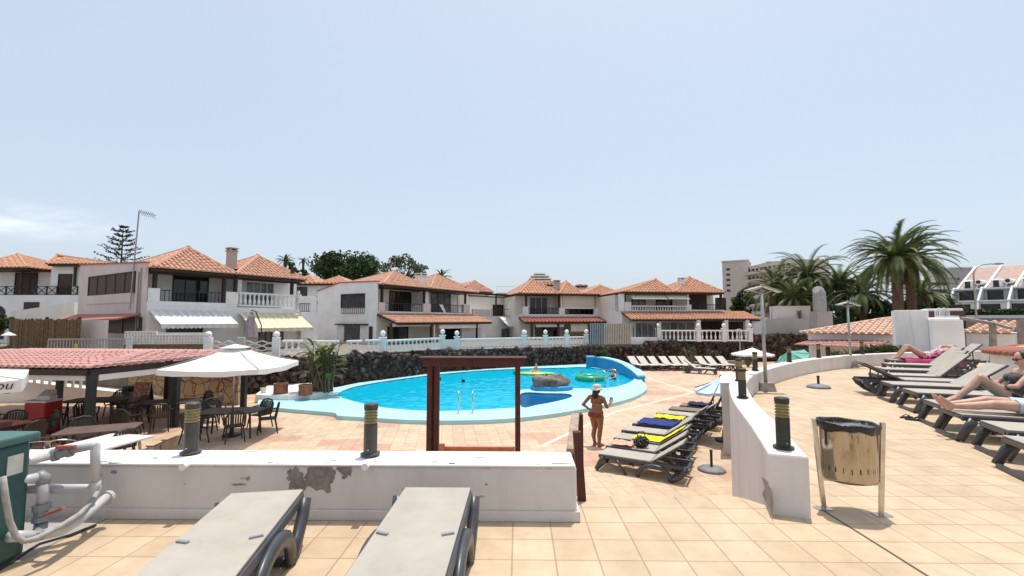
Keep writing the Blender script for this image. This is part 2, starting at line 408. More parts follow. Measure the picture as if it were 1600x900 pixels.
rim_px = [(402,632),(440,637.5),(500,642.5),(524,645),(528,649),(560,651),(600,653.5),(650,656),(720,656.5),(790,654),(850,648),(900,640.5),(950,631),(985,622),(1004,613.5),(1011,605.5),(1006,597.5),(1003,592),(1008,583),(985,570),(945,564),(905,561),(830,570.5),(760,574.5),(700,579),(620,590),(560,598),(520,606),(470,609),(420,614)]
w1_px = [(527,619),(545,609),(580,601),(640,592),(700,585),(760,580),(830,577),(880,576),(912,575),(945,579),(975,586),(990,593),(985,599),(972,604),(955,608),(930,610),(900,609.5),(850,609),(822,611),(809,613),(806,617),(806,626),(806,639),(790,641),(740,644),(690,645.5),(640,644),(600,640),(565,633),(540,626)]
w2_px = [(815,616.5),(850,616.6),(885,617.5),(894,621),(885,626),(860,632),(838,636),(815,639)]
ZR = LOW+.14
def dens(l, k=4):
    out = []; n = len(l)
    for i in range(n):
        a, b, c, d = (V(l[(i+j) % n]) for j in (-1, 0, 1, 2))
        for q in range(k):
            t = q/k
            p = .5*((2*b)+(c-a)*t+(2*a-5*b+4*c-d)*t*t+(3*b-a-3*c+d)*t**3)
            out.append((p.x, p.y))
    return out
RIMP = dens(PP(rim_px, ZR), 3); W1 = dens(PP(w1_px, ZW), 3); W2 = dens(PP(w2_px, ZW), 3)
def ccw(l):
    a = sum(l[i-1][0]*l[i][1]-l[i][0]*l[i-1][1] for i in range(len(l)))
    return l if a > 0 else l[::-1]
RIMP, W1, W2 = ccw(RIMP), ccw(W1), ccw(W2)
cx = sum(p[0] for p in RIMP)/len(RIMP); cy = sum(p[1] for p in RIMP)/len(RIMP)
hole = [(cx+(x-cx)*.97, cy+(y-cy)*.97) for x, y in RIMP]
mb = MB(); mb.prism([(-45,2),(34,2),(34,40),(-45,40)], LOW-.25, LOW, [hole]); struct('lower_terrace', mb, T_LOW)
# white worn lines on the pool terrace
def strip(pts, wd, z):
    b = MB(); L = [V((p[0], p[1], 0)) for p in pts]
    for a, c in zip(L, L[1:]):
        d = (c-a).normalized(); s = V((-d.y, d.x, 0))*wd/2
        b.poly([a-s+V((0,0,z)), c-s+V((0,0,z)), c+s+V((0,0,z)), a+s+V((0,0,z))])
    return b
ln = PP([(1012,591),(1084,613),(960,644),(845,698)], LOW)
struct('ground_line_marking', strip(ln, .13, LOW+.004), YELPAINT)
ja, jb = G(1283, 796, 0), G(1520, 945, 0); struct('expansion_joint', strip([ja[:2], jb[:2]], .012, .003), M('dark_joint', (.05,.04,.035)))
# ---- pool
pool = empty('swimming_pool', (cx, cy, LOW), 'large kidney shaped pool with pale turquoise rim in front of the lava wall', 'pool')
mb = MB(); mb.prism(RIMP, LOW-.05, ZR, [W1, W2]); mk('rim', mb, RIM, pool, bev=.03)
def basin(l, depth, mat, nm):
    b = MB(); n = len(l)
    b.add([(x, y, ZR-.02) for x, y in l]+[(x, y, depth) for x, y in l], [(i, (i+1) % n, n+(i+1) % n, n+i) for i in range(n)])
    tri = geometry.tessellate_polygon([[V((x, y, 0)) for x, y in l]])
    b.add([(x, y, depth) for x, y in l], [tuple(t) for t in tri])
    return mk(nm, b, mat, pool)
basin(W1, -2.9, BASIN, 'main_basin'); basin(W2, -2.1, BASIND, 'small_basin')
# raised curved blue wall at the far right of the pool
cw = [(914,575.5),(930,575.5),(945,578.5),(960,582),(975,586.2),(990,592.5),(1000,596)]
ct = [558,558.5,560.5,564,570,580,589]
cwp = PP(cw, ZW); hh = []
for (x, y), p, ty in zip(cw, cwp, ct):
    d = V((p[0], p[1], 0)); r = ray(x, ty); t = p[1]/r.y; hh.append((ZW-.3, max(ZR+.02, EYE.z+r.z*t)))
cwc = [(p[0]+.13, p[1]+.16) for p in cwp]
mb = MB(); mb.ribbon(cwc, hh, .36); mk('curved_blue_wall', mb, RIMB, pool)
mb = MB(); mb.ribbon(cwc, [(b-.005, b+.07) for a, b in hh], .44); mk('wall_coping', mb, RIM, pool)
m, nt, b = nodes('pool_water')
for nd in list(nt.nodes):
    if nd.type == 'BSDF_PRINCIPLED': nt.nodes.remove(nd)
out = nt.nodes['Material Output']
g = pos(nt)
mpw = N(nt, 'ShaderNodeMapping'); mpw.inputs['Scale'].default_value = (1.0, .55, 1); nt.links.new(g, mpw.inputs[0])
n1 = noisetex(nt, mpw.outputs[0], 1.7, 5, .6); n2 = noisetex(nt, mpw.outputs[0], 5, 3, .5)
ad = N(nt, 'ShaderNodeMath', operation='MULTIPLY_ADD'); nt.links.new(n2, ad.inputs[0]); ad.inputs[1].default_value = .3; nt.links.new(n1, ad.inputs[2])
bp = N(nt, 'ShaderNodeBump'); bp.inputs['Strength'].default_value = .3; bp.inputs['Distance'].default_value = .05; nt.links.new(ad.outputs[0], bp.inputs['Height'])
tr = N(nt, 'ShaderNodeBsdfTransparent'); tr.inputs[0].default_value = (.55,.95,.98,1)
df = N(nt, 'ShaderNodeBsdfDiffuse'); df.inputs[0].default_value = (.004,.50,.70,1); nt.links.new(bp.outputs[0], df.inputs['Normal'])
gl = N(nt, 'ShaderNodeBsdfGlossy'); gl.inputs['Roughness'].default_value = .06; gl.inputs[0].default_value = (.9,.95,1,1); nt.links.new(bp.outputs[0], gl.inputs['Normal'])
m1 = N(nt, 'ShaderNodeMixShader'); m1.inputs[0].default_value = .6; nt.links.new(tr.outputs[0], m1.inputs[1]); nt.links.new(df.outputs[0], m1.inputs[2])
fr = N(nt, 'ShaderNodeFresnel'); fr.inputs[0].default_value = 1.33; nt.links.new(bp.outputs[0], fr.inputs['Normal'])
fm = N(nt, 'ShaderNodeMath', operation='MULTIPLY_ADD'); nt.links.new(fr.outputs[0], fm.inputs[0]); fm.inputs[1].default_value = .30; fm.inputs[2].default_value = .06
m2 = N(nt, 'ShaderNodeMixShader'); nt.links.new(fm.outputs[0], m2.inputs[0]); nt.links.new(m1.outputs[0], m2.inputs[1]); nt.links.new(gl.outputs[0], m2.inputs[2])
nt.links.new(m2.outputs[0], out.inputs[0])
WATER = m
def sheet(l, z):
    b = MB(); tri = geometry.tessellate_polygon([[V((x, y, 0)) for x, y in l]])
    fs = []
    for t in tri:
        a, bb, c = (V(l[i]) for i in t)
        fs.append(tuple(t) if (bb-a).cross(c-a) > 0 else tuple(t[::-1]))
    b.add([(x, y, z) for x, y in l], fs); return b
def inside(x, y, l):
    c = False; j = len(l)-1
    for i in range(len(l)):
        if (l[i][1] > y) != (l[j][1] > y) and x < (l[j][0]-l[i][0])*(y-l[i][1])/(l[j][1]-l[i][1])+l[i][0]: c = not c
        j = i
    return c
def waves(l, z, st, lim):
    x0 = min(p[0] for p in l)-st; y0 = min(p[1] for p in l)-st; nx = int((max(p[0] for p in l)-x0)/st)+2; ny = int((max(p[1] for p in l)-y0)/st)+2
    idx = {}; vs = []; fs = []
    def vid(i, j):
        if (i, j) not in idx:
            x, y = x0+i*st, y0+j*st; q = V((x, y*.8, 0)); idx[(i, j)] = len(vs)
            vs.append((x, y, z+.045*noise.noise(q*1.6)+.040*noise.noise(q*3.4+V((7,3,1)))+.016*noise.noise(q*6.6)))
        return idx[(i, j)]
    ins = {(i, j): inside(x0+i*st, y0+j*st, l) for i in range(nx+1) for j in range(ny+1)}
    for i in range(nx):
        for j in range(ny):
            k = [ins[(i+a, j+b)] for a, b in ((0,0),(1,0),(1,1),(0,1))]
            if any(k): fs.append((vid(i,j), vid(i+1,j), vid(i+1,j+1), vid(i,j+1)))
    b = MB(); b.add(vs, fs); return b
struct('water', waves(W1, ZW, .10, 0), WATER, smooth=True)
wd = WATER.copy(); wd.name = 'pool_water_deep'
for nd in wd.node_tree.nodes:
    if nd.type == 'BSDF_DIFFUSE': nd.inputs[0].default_value = (.008,.13,.33,1)
struct('water', sheet(W2, ZW+.01), wd)
# rock on a blue plinth at the pool's tongue
rk = G(862, 609, ZR)
rt = empty('decorative_boulder', rk, 'big grey boulder on a blue plinth at the pool tongue', 'boulder')
mb = MB()
mb.ell((rk.x, rk.y+.1, -1.28), (.92, .58, .36), 22, 14)
for i, p in enumerate(mb.v):
    q = noise.noise(p*1.7)*.24+noise.noise(p*5)*.07; mb.v[i] = p+(p-V((rk.x, rk.y, -1.3))).normalized()*q
    if mb.v[i].x < rk.x-.3: mb.v[i].z += (rk.x-.3-mb.v[i].x)*.22
mk('boulder', mb, ROCK, rt, smooth=True)
mb = MB(); mb.lathe([(1.0,-.3),(.98,.16),(.90,.20)], (rk.x, rk.y+.1, ZR), 22, 1, .62); mk('plinth', mb, RIMB, rt)
# steps ladders
def ladder(name, lab, pts, z0=ZR, h=.75, far=(0,.45), kind='straight'):
    a, b2 = G(*pts[0], z0), G(*pts[1], z0)
    t = empty(name, (a+b2)/2, lab, 'pool ladder')
    for p in (a, b2):
        q = V((p.x+far[0], p.y+far[1], 0)); mbb = MB()
        mbb.tube([(p.x, p.y, z0), (p.x, p.y, z0+h*.8), (p.x+far[0]*.25, p.y+far[1]*.25, z0+h), (p.x+far[0]*.7, p.y+far[1]*.7, z0+h*.95), (q.x, q.y, z0+h*.6), (q.x, q.y, z0-.8)], .017, 8)
        mk('handrail', mbb, STEEL, t, smooth=True)
    for k in range(2):
        mbb = MB(); zz = z0-.15-.25*k; f = V((far[0], far[1], 0)); mbb.bar(V((a.x, a.y, zz))+f, V((b2.x, b2.y, zz))+f, .10, .03); mk('rung', mbb, STEEL, t)
ladder('pool_ladder', 'steel ladder rails at the near edge of the pool seen through the red frame', [(716,646.5),(738,646)])
ladder('pool_ladder', 'arched steel ladder rails by the far right rim of the pool', [(950,609),(966,606)], far=(-.55,.5), h=.85)
# ---- white planter wall with pots at the left of the pool
pw = PP([(398,629),(420,630.5),(450,631),(485,629),(510,624),(522,617),(518,611)], LOW)
pl = empty('planter_wall', (*pw[3], LOW), 'low curving white planter ledge beside the left end of the pool', 'planter')
mb = MB(); back = PP([(470,607),(420,612)], LOW)
mb.prism(ccw(pw+back), LOW, LOW+.34); mk('planter_top', mb, WHITE, pl, bev=.04)
def drum(name, lab, px0, px1, pyb, pyt, mat, z, cat='pot', taper=1.0):
    p = G((px0+px1)/2, pyb, z); r = (px1-px0)/2*p.y/FPX; h = (pyb-pyt)*p.y/FPX
    t = empty(name, p, lab, cat)
    b = MB(); b.lathe([(r*taper, 0), (r, h*.85), (r*1.04, h*.86), (r*1.04, h), (r*.85, h), (r*.8, h*.85)], p, 18); mk('pot_body', b, mat, t)
    b = MB(); b.lathe([(r*.82, h*.84), (.0001, h*.9)], p, 14); mk('soil', b, GROUND, t)
drum('brick_planter', 'round brick planter on the white ledge, left of the pair', 428, 449, 615, 599, BRICKP, LOW+.34)
drum('brick_planter', 'round brick planter at the foot of the big leafy plant, right of the pair', 467, 487, 617, 601, BRICKP, LOW+.34)
drum('plastic_pot', 'small white plastic pot on the white ledge', 407, 416, 614, 606, WHITEP, LOW+.34, taper=.75)
# ================================================================ LAVA WALLS
def stones(mb, pts, zb, zt, size, rnd, jit=.12, lean=0):
    """individual lava stones packed over the front of a wall running along pts"""
    for (a, b, tb, tt) in zip(pts, pts[1:], zip(zb, zb[1:]), zip(zt, zt[1:])):
        A = V((a[0], a[1], 0)); B = V((b[0], b[1], 0)); L = (B-A).length; e = (B-A)/L; nn = V((e.y, -e.x, 0))
        u = 0
        while u < L:
            f = u/L; z0 = tb[0]+(tb[1]-tb[0])*f; z1 = tt[0]+(tt[1]-tt[0])*f; z = z0
            while z < z1:
                s = size*rnd.uniform(.6, 1.45)
                c = A+e*(u+rnd.uniform(-.5,.5)*size)+nn*(rnd.uniform(-.3,1)*jit-lean*(z-z0))+V((0,0,z+rnd.uniform(-.3,.3)*size))
                mb.k = 1 if rnd.random() < .3 else 0
                i0 = len(mb.v); Rm = Matrix.Rotation(rnd.uniform(0,6), 3, (rnd.random(), rnd.random(), rnd.random()+.1))
                mb.ell(c, (s*.62*rnd.uniform(.8,1.3), s*.5, s*.52*rnd.uniform(.7,1.2)), 7, 5, Rm)
                for i in range(i0, len(mb.v)): mb.v[i] += V((rnd.uniform(-1,1), rnd.uniform(-1,1), rnd.uniform(-1,1)))*s*.11
                z += s*.72
            u += size*.85
    mb.k = 0
rl = random.Random(3)
lw_px = [(372,617),(400,614),(440,611.5),(500,607),(545,602.5),(600,596),(680,585),(760,579),(830,575),(905,571.5),(960,567.5),(1010,567)]
LWP = PP(lw_px, LOW)
lt_px = [(372,566),(400,562),(440,559),(500,556),(545,553.5),(600,550),(680,547),(760,545),(830,543.5),(905,541.5),(960,541),(1010,540)]
LWZ = [max(D(x, y, p[1]).z, -.9) for (x, y), p in zip(lt_px, LWP)]
lw = empty('lava_wall', (*LWP[5], LOW), 'long dark lava stone wall curving behind the pool under the white balustrade', 'wall')
b0 = MB(); b0.ribbon([(p[0]+.0, p[1]+.28) for p in LWP], [(LOW-.1, z-.04) for z in LWZ], .5); mk('wall_core', b0, LAVA, lw)
mb = MB(); stones(mb, LWP, [LOW]*len(LWP), [z-.03 for z in LWZ], .23, rl, .16); mk('stone_face', mb, [LAVA, LAVA2], lw)
# right part under the far terrace
rw_px = [(1010,567),(1060,566),(1130,565.5),(1180,565),(1225,564),(1262,563.5)]
RWP = PP(rw_px, LOW); RWZ = [D(x, y, p[1]).z for (x, y), p in zip([(1010,532),(1060,533),(1130,533),(1180,523),(1225,521),(1262,521)], RWP)]
rw = empty('lava_wall', (*RWP[2], LOW), 'dark reddish lava stone wall behind the row of cream loungers', 'wall')
b0 = MB(); b0.ribbon([(p[0], p[1]+.28) for p in RWP], [(LOW-.1, z-.03) for z in RWZ], .5); mk('wall_core', b0, LAVA, rw)
mb = MB(); stones(mb, RWP, [LOW]*6, [z-.05 for z in RWZ], .27, rl, .14); mk('stone_face', mb, [LAVA, LAVA2], rw)
# low kerb of the bed below it
bk = PP([(985,578),(1060,573),(1130,570.5),(1180,569)], LOW)
mb = MB(); mb.ribbon([(x, y) for x, y in bk], (LOW, LOW+.32), .3); tag(mk('planting_bed_kerb', mb, CONC, bev=.02), 'low brown kerb of the planting bed behind the cream loungers', 'kerb')
# house terraces
left_pts = [(-45, 19.5), (-16.5, 19.4), (LWP[0][0], LWP[0][1]+.5)]
ht = left_pts+[(p[0], p[1]+.5) for p in LWP[1:]]+[(p[0], p[1]+.5) for p in RWP]+[(34, RWP[-1][1]), (60, 40), (90, 160), (-120, 160), (-90, 30)]
mb = MB(); mb.prism(ccw(ht), -1.9, HG); struct('house_terrace', mb, PAVE)
# ================================================================ NEAR WALLS
lwl = empty('terrace_wall', (-4, 3.9, 0), 'low white parapet wall with a peeling brown patch behind the near loungers', 'wall')
mb = MB(); mb.box(-11, .475, 3.912, 4.275, 0, .435); mk('wall', mb, WALLNEAR, lwl, bev=.02)
mb = MB(); mb.box(-11, .465, 3.892, 4.29, .437, .456); mk('coping', mb, WHITE, lwl, bev=.008)
mb = MB(); mb.box(-11, .500, 3.894, 3.911, 0, .085); mb.box(.476, .500, 3.912, 4.26, 0, .085); mk('skirting', mb, WALLNEAR, lwl, bev=.006)
def blot(px, py, rx, ry, seed, n=60, k=None):
    k = k or (.30 if rx > 20 else .55)
    r = random.Random(seed); c = D(px, py, 3.909); pts = []
    for i in range(n):
        a = 2*pi*i/n; q = 1+k*(noise.noise(V((cos(a)*1.7+seed*3, sin(a)*1.7, 0)))+.55*noise.noise(V((cos(a)*4, sin(a)*4+seed, 2)))+.35*noise.noise(V((cos(a)*11, sin(a)*11+seed, 5))))
        pts.append((c.x+rx*cos(a)*q*3.91/FPX, 3.9105-.0002*seed, c.z+ry*sin(a)*q*3.91/FPX))
    return pts
mb = MB()
for s in [(499,745,26,20,1),(460,745,13,17,2),(472,757,12,8,8),(541,738,9,9,3),(532,733,7,4,9),(373,757,11,1.6,4),(387,748,3,3,5),(178,738,5,2.4,6),(158,743,2,1.4,7),(706,724.5,6,1.2,10),(760,757,2,1.5,11),(512,766,5,4,12)]:
    mb.poly(blot(*s))
mk('peeled_patch', mb, STAIN, lwl)
mb = MB(); r6 = random.Random(8)
for i in range(30):
    x = r6.uniform(-3.6, .38); y = r6.choice((r6.uniform(3.90, 3.96), r6.uniform(3.94, 4.25))); rx = r6.uniform(.01,.10)*r6.random()+.006; ry = r6.uniform(.004,.014); q = []
    for k in range(18):
        a = 2*pi*k/18; f_ = 1+.7*noise.noise(V((cos(a)*2+i, sin(a)*2, i*.7))); q.append((x+rx*cos(a)*f_, max(3.894, y+ry*sin(a)*f_), .4575+.00008*i))
    mb.poly(q)
for i in range(22):
    x = r6.uniform(-2.9, .42); z = r6.choice((r6.uniform(.10,.13), r6.uniform(.1,.46), .43)); rx = r6.uniform(.004,.03)*r6.random()+.003; q = []
    for k in range(14): a = 2*pi*k/14; f_ = 1+.7*noise.noise(V((cos(a)*2+i, sin(a)*2, 9+i*.7))); q.append((x+rx*cos(a)*f_, 3.9112-.00003*i, z+rx*.4*sin(a)*f_))
    mb.poly(q[::-1])
mk('worn_paint', mb, DIRTY, lwl)
mb = MB()
for x in (291, 573):
    p = D(x, 726, 3.89); mb.tube([(p.x, 3.84, p.z-.005), (p.x, 3.94, p.z+.0)], .030, 12)
mk('drain_spout', mb, WHITE2, lwl, smooth=False)
# curved wall
CEN = [(x-.15*ny, y+.15*nx) for (x, y), (nx, ny) in [(INNER[i], tuple((V(INNER[min(i+1, len(INNER)-1)])-V(INNER[max(i-1,0)])).normalized())) for i in range(len(INNER))]]
def smoothpath(l, k=4):
    out = []
    for i in range(len(l)-1):
        a = V(l[max(i-1,0)]); b = V(l[i]); c = V(l[i+1]); d = V(l[min(i+2, len(l)-1)])
        for q in range(k):
            t = q/k; p = .5*((2*b)+(c-a)*t+(2*a-5*b+4*c-d)*t*t+(3*b-a-3*c+d)*t**3); out.append((p.x, p.y))
    out.append(l[-1]); return out
CS = smoothpath(CEN, 4)
cwl = empty('curved_wall', (*CS[8], 0), 'long curving white parapet wall along the edge of the sun terrace', 'wall')
hts = [.49-.09*min(1, i/16) for i in range(len(CS))]
mb = MB(); mb.ribbon(CS, [(-1.72, h+.02) for h in hts], .30); mk('wall', mb, WALLNEAR, cwl, bev=.02)
mb = MB()
pk = [(1191,772),(1195,762),(1190,745),(1199,752),(1203,765),(1207,776),(1209,790),(1207,806)]
e = V((CEN[1][0]-CEN[0][0], CEN[1][1]-CEN[0][1], 0)).normalized(); nrm = V((-e.y, e.x, 0)); o = V((CEN[0][0], CEN[0][1], 0))+nrm*.1515
for dx in (0,):
    q = []
    for x, y in pk:
        r = ray(x, y); t = (o-EYE).dot(nrm)/r.dot(nrm); q.append(EYE+r*t)
    mb.poly(q)
mk('peeled_patch', mb, CONC, cwl)
# fin wall going down to the pool terrace
fa = G(1137, 711, LOW)
fw = empty('fin_wall', (fa.x, fa.y+1, LOW), 'narrow white end wall standing below the curved parapet', 'wall')
sl_ = fa.x/fa.y
def fin(x0, x1, y0, y1): return ccw([(fa.x+x0, y0), (fa.x+x1, y0), (fa.x+x1+(y1-y0)*sl_, y1), (fa.x+x0+(y1-y0)*sl_*1.02, y1)])
mb = MB(); mb.prism(fin(-.10, .22, fa.y, fa.y+2.3), LOW, .05); mk('wall', mb, WALLNEAR, fw, bev=.012)
mb = MB(); mb.prism(fin(-.16, .26, fa.y-.03, fa.y+2.3), .052, .09); mk('coping', mb, WHITE2, fw, bev=.01)
fe = empty('fire_extinguisher', (fa.x+.18, fa.y-.12, -.62), 'small red extinguisher on the narrow white end wall', 'fire extinguisher')
mb = MB(); mb.lathe([(.05,0),(.065,.03),(.065,.34),(.03,.42),(.02,.46)], (fa.x+.18, fa.y-.08, -.62), 12); mk('bottle', mb, REDP, fe, smooth=True)
mb = MB(); mb.tube([(fa.x+.18, fa.y-.08, -.17),(fa.x+.12, fa.y-.12, -.2),(fa.x+.11, fa.y-.12, -.5)], .01, 6); mk('hose', mb, IRON, fe)
# low round wall with tiled top on the right
rc = V((14.0, 11.2, 0)); RR = 2.0
rp = empty('round_planter', rc, 'round white wall with an orange tiled top beside the loungers', 'planter')
mb = MB(); mb.lathe([(RR,0),(RR,.80)], rc, 56); mk('wall', mb, WHITE, rp)
mb = MB(); mb.lathe([(RR+.12,.78),(RR+.12,.82),(RR-.55,.98),(.01,1.08)], rc, 56); mk('sloping_top', mb, M('pale_orange_paving', (.62,.37,.22), (.52,.30,.17), 3, .8), rp)
mb = MB()
for i in range(76):
    a = 2*pi*i/76; c, s = cos(a), sin(a)
    mb.tube([(rc.x+(RR+.16)*c, rc.y+(RR+.16)*s, .83), (rc.x+(RR-.35)*c, rc.y+(RR-.35)*s, .95)], [.062,.052], 6)
mk('edge_tiles', mb, TERRAD, rp, smooth=True)
# ================================================================ HOUSES
class Fac:
    def __init__(s, px0, d0, px1, d1, z=HG):
        a = D(px0, 500, d0); b = D(px1, 500, d1)
        s.o = V((a.x, a.y, 0)); e = V((b.x-a.x, b.y-a.y, 0)); s.L = e.length; s.e = e/s.L; s.n = V((-s.e.y, s.e.x, 0)); s.z = z
        s.M = Matrix((( s.e.x, s.n.x, 0, s.o.x), (s.e.y, s.n.y, 0, s.o.y), (0,0,1,0), (0,0,0,1)))
    def uz(s, px, py, v=0):
        r = ray(px, py); t = ((s.o+s.n*v-EYE).dot(s.n))/r.dot(s.n); p = EYE+r*t
        return (p-s.o).dot(s.e), p.z
    def u(s, px, v=0): return s.uz(px, 500, v)[0]
    def zz(s, px, py, v=0): return s.uz(px, py, v)[1]
    def rect(s, r, v=0):
        x0, y0, x1, y1 = r; xm = (x0+x1)/2
        return s.u(x0, v), s.u(x1, v), s.zz(xm, y1, v), s.zz(xm, y0, v)
    def P(s, u, v, z): return s.M @ V((u, v, z))
    def mb(s): return MB(s.M)
def roof_face(mb, pts, step=.30, rad=None):
    pts = [V(p) for p in pts]; e = (pts[1]-pts[0]).normalized(); n = e.cross(pts[2]-pts[1]).normalized()
    if n.z < 0: n = -n
    s = n.cross(e)
    if s.z < 0: s = -s
    o = pts[0]; P2 = [((p-o).dot(e), (p-o).dot(s)) for p in pts]
    mb.poly(pts if (pts[1]-pts[0]).cross(pts[2]-pts[1]).z > 0 else pts[::-1])
    L = P2[1][0]; k = max(1, int(L/step)); st = L/k; rad = rad or st*.36
    for i in range(k):
        u = st*(i+.5); vs = []
        for j in range(len(P2)):
            a, b = P2[j], P2[(j+1) % len(P2)]
            if (a[0]-u)*(b[0]-u) < 0: vs.append(a[1]+(b[1]-a[1])*(u-a[0])/(b[0]-a[0]))
        if len(vs) < 2: continue
        v0, v1 = min(vs)-.06, max(vs)
        if v1-v0 < .15: continue
        m = max(1, int((v1-v0)/.42)); rows = []
        for q in range(m):
            a0 = v0+(v1-v0)*q/m; a1 = v0+(v1-v0)*(q+1)/m+.03
            for (vv, rr, h) in ((a0, rad, .02), (a1, rad*.86, .0)):
                rows.append([o+e*(u+rr*cos(t))+s*vv+n*(rr*sin(t)*1.0+h) for t in (0, pi*.25, pi*.5, pi*.75, pi)])
        vs3 = [p for r in rows for p in r]; fs = []
        for q in range(m):
            b = q*10
            for j in range(4): fs.append((b+j, b+j+5, b+j+6, b+j+1))
            fs.append((b, b+1, b+2, b+3, b+4))
        mb.add(vs3, fs)
def hip(f, root, u0, u1, v0, v1, ze, au, av, za, mat=TERRA, step=.30, ridge=0, dark=DARKWOOD, name='roof'):
    c = [f.P(u0, v0, ze), f.P(u1, v0, ze), f.P(u1, v1, ze), f.P(u0, v1, ze)]
    a0 = f.P(au, av-ridge, za); a1 = f.P(au, av+ridge, za)
    b = MB()
    roof_face(b, [c[0], c[1], a0], step)
    roof_face(b, [c[1], c[2], a1, a0] if ridge else [c[1], c[2], a1], step)
    roof_face(b, [c[2], c[3], a1], step); roof_face(b, [c[3], c[0], a0, a1] if ridge else [c[3], c[0], a0], step)
    # hip ridge caps
    for p, q in ((c[0], a0), (c[1], a0), (c[2], a1), (c[3], a1)):
        b.tube([p+V((0,0,.05)), q+V((0,0,.07))], .10, 6)
    b.ell(a0+V((0,0,.1)), .13, 8, 5)
    o = mk(name, b, mat, root)
    b = f.mb(); b.box(u0+.06, u1-.06, v0+.06, v1-.06, ze-.16, ze-.03); mk('eaves_board', b, dark, root)
    return o
def window(f, root, r, v=0, frame=WFRAME, glass=GLASS, n=2, fw=.05, out=.05, name='window'):
    u0, u1, z0, z1 = f.rect(r, v); b = f.mb()
    for a in ((u0-fw, u1+fw, z1, z1+fw), (u0-fw, u1+fw, z0-fw, z0), (u0-fw, u0, z0, z1), (u1, u1+fw, z0, z1)):
        b.box(a[0], a[1], v-out, v-.001, a[2], a[3])
    for i in range(1, n):
        x = u0+(u1-u0)*i/n; b.box(x-fw*.5, x+fw*.5, v-out*.8, v-.012, z0+.001, z1-.001)
    w_ = mk(name, b, frame, root)
    b = f.mb(); b.box(u0+.001, u1-.001, v-.012, v-.003, z0+.001, z1-.001); mk('pane', b, glass, w_)
    return w_
def door(f, root, r, v=0, frame=DARKWOOD, glass=GLASS, n=2, name='door', **k): return window(f, root, r, v, frame, glass, n, name=name, **k)
def slab(f, root, name, r, v0, v1, mat, bev=0, ref=None):
    u0, u1, z0, z1 = f.rect(r, v0 if ref is None else ref); b = f.mb(); b.box(u0, u1, v0, v1, z0, z1); return mk(name, b, mat, root, bev=bev)
def box(f, root, name, u0, u1, v0, v1, z0, z1, mat, bev=0):
    b = f.mb(); b.box(u0, u1, v0, v1, z0, z1); return mk(name, b, mat, root, bev=bev)
def rail(f, root, r, v=0, mat=IRON, n=14, t=.03, name='railing'):
    u0, u1, z0, z1 = f.rect(r, v); b = f.mb()
    b.box(u0, u1, v-.03, v+.03, z1-.05, z1); b.box(u0, u1, v-.02, v+.02, z0, z0+.04)
    for i in range(n+1):
        x = u0+(u1-u0)*i/n; b.box(x-t/2, x+t/2, v-t/2, v+t/2, z0+.04, z1-.05)
    return mk(name, b, mat, root)
BPROF = [(.055,0),(.055,.04),(.028,.09),(.062,.26),(.062,.36),(.030,.62),(.030,.84),(.05,.9),(.05,1)]
BALM = {}
def balusters(f, root, r, v=0, n=10, mat=WHITE2, rails=True, sc=1.25, name='top_rail'):
    u0, u1, z0, z1 = f.rect(r, v); h = z1-z0
    b = f.mb(); b.box(u0, u1, v-.10, v+.10, z1-.11, z1); mk('top_rail', b, mat, root, bev=.01)
    b = f.mb(); b.box(u0, u1, v-.10, v+.10, z0, z0+.08); mk('bottom_rail', b, mat, root, bev=.01)
    hh = h-.19; src = None
    for i in range(n):
        x = u0+(u1-u0)*(i+.5)/n; p = f.P(x, v, z0+.08)
        if src is None:
            b = MB(); b.lathe([(q*sc, z*hh) for q, z in BPROF], (0,0,0), 8); src = mk('baluster', b, mat, root, smooth=True, world=False); o = src
        else: o = src.copy(); C.objects.link(o)
        o.parent = root; o.location = p-wloc(root)
def post(f, root, px, y0, y1, v=0, w=.14, mat=DARKWOOD, name='post'):
    u, z1 = f.uz(px, y0, v); z0 = f.zz(px, y1, v); return box(f, root, name, u-w/2, u+w/2, v-w/2, v+w/2, z0, z1, mat)
def awning(f, root, px0, px1, ytop, ybot, v=0, drop=1.4, mats=None, stripes=14, name='awning', scal=True):
    u0, u1 = f.u(px0, v), f.u(px1, v); xm = (px0+px1)/2; z1 = f.zz(xm, ytop, v-.1); z0 = f.zz(xm, ybot, v-drop)
    b = f.mb(); mm = mats or [AWNW, AWNW]
    for i in range(stripes):
        a = u0+(u1-u0)*i/stripes; c = u0+(u1-u0)*(i+1)/stripes; b.k = i % 2
        b.add([(a, v-drop, z0), (c, v-drop, z0), (c, v-.05, z1), (a, v-.05, z1)], [(0,1,2,3)])
        b.add([(a, v-drop, z0-.03), (c, v-drop, z0-.03), (c, v-.05, z1-.03), (a, v-.05, z1-.03)], [(3,2,1,0)])
        if scal:
            pts = [(a, v-drop-.01, z0)]+[(a+(c-a)*t, v-drop-.01, z0-.16-.06*sin(pi*t)) for t in (0,.25,.5,.75,1)]+[(c, v-drop-.01, z0)]
            b.add(pts, [tuple(range(7))]); b.add([(p[0], p[1]+.02, p[2]) for p in pts], [tuple(range(6,-1,-1))])
    b.k = 0
    o = mk(name, b, mm, root)
    b = f.mb()
    for u in (u0+.1, u1-.1): b.bar((u, v-.05, z1-.25), (u, v-drop+.05, z0-.02), .05)
    b.bar((u0, v-drop, z0), (u1, v-drop, z0), .06); mk('awning_arms', b, WFRAME, o)
    return o
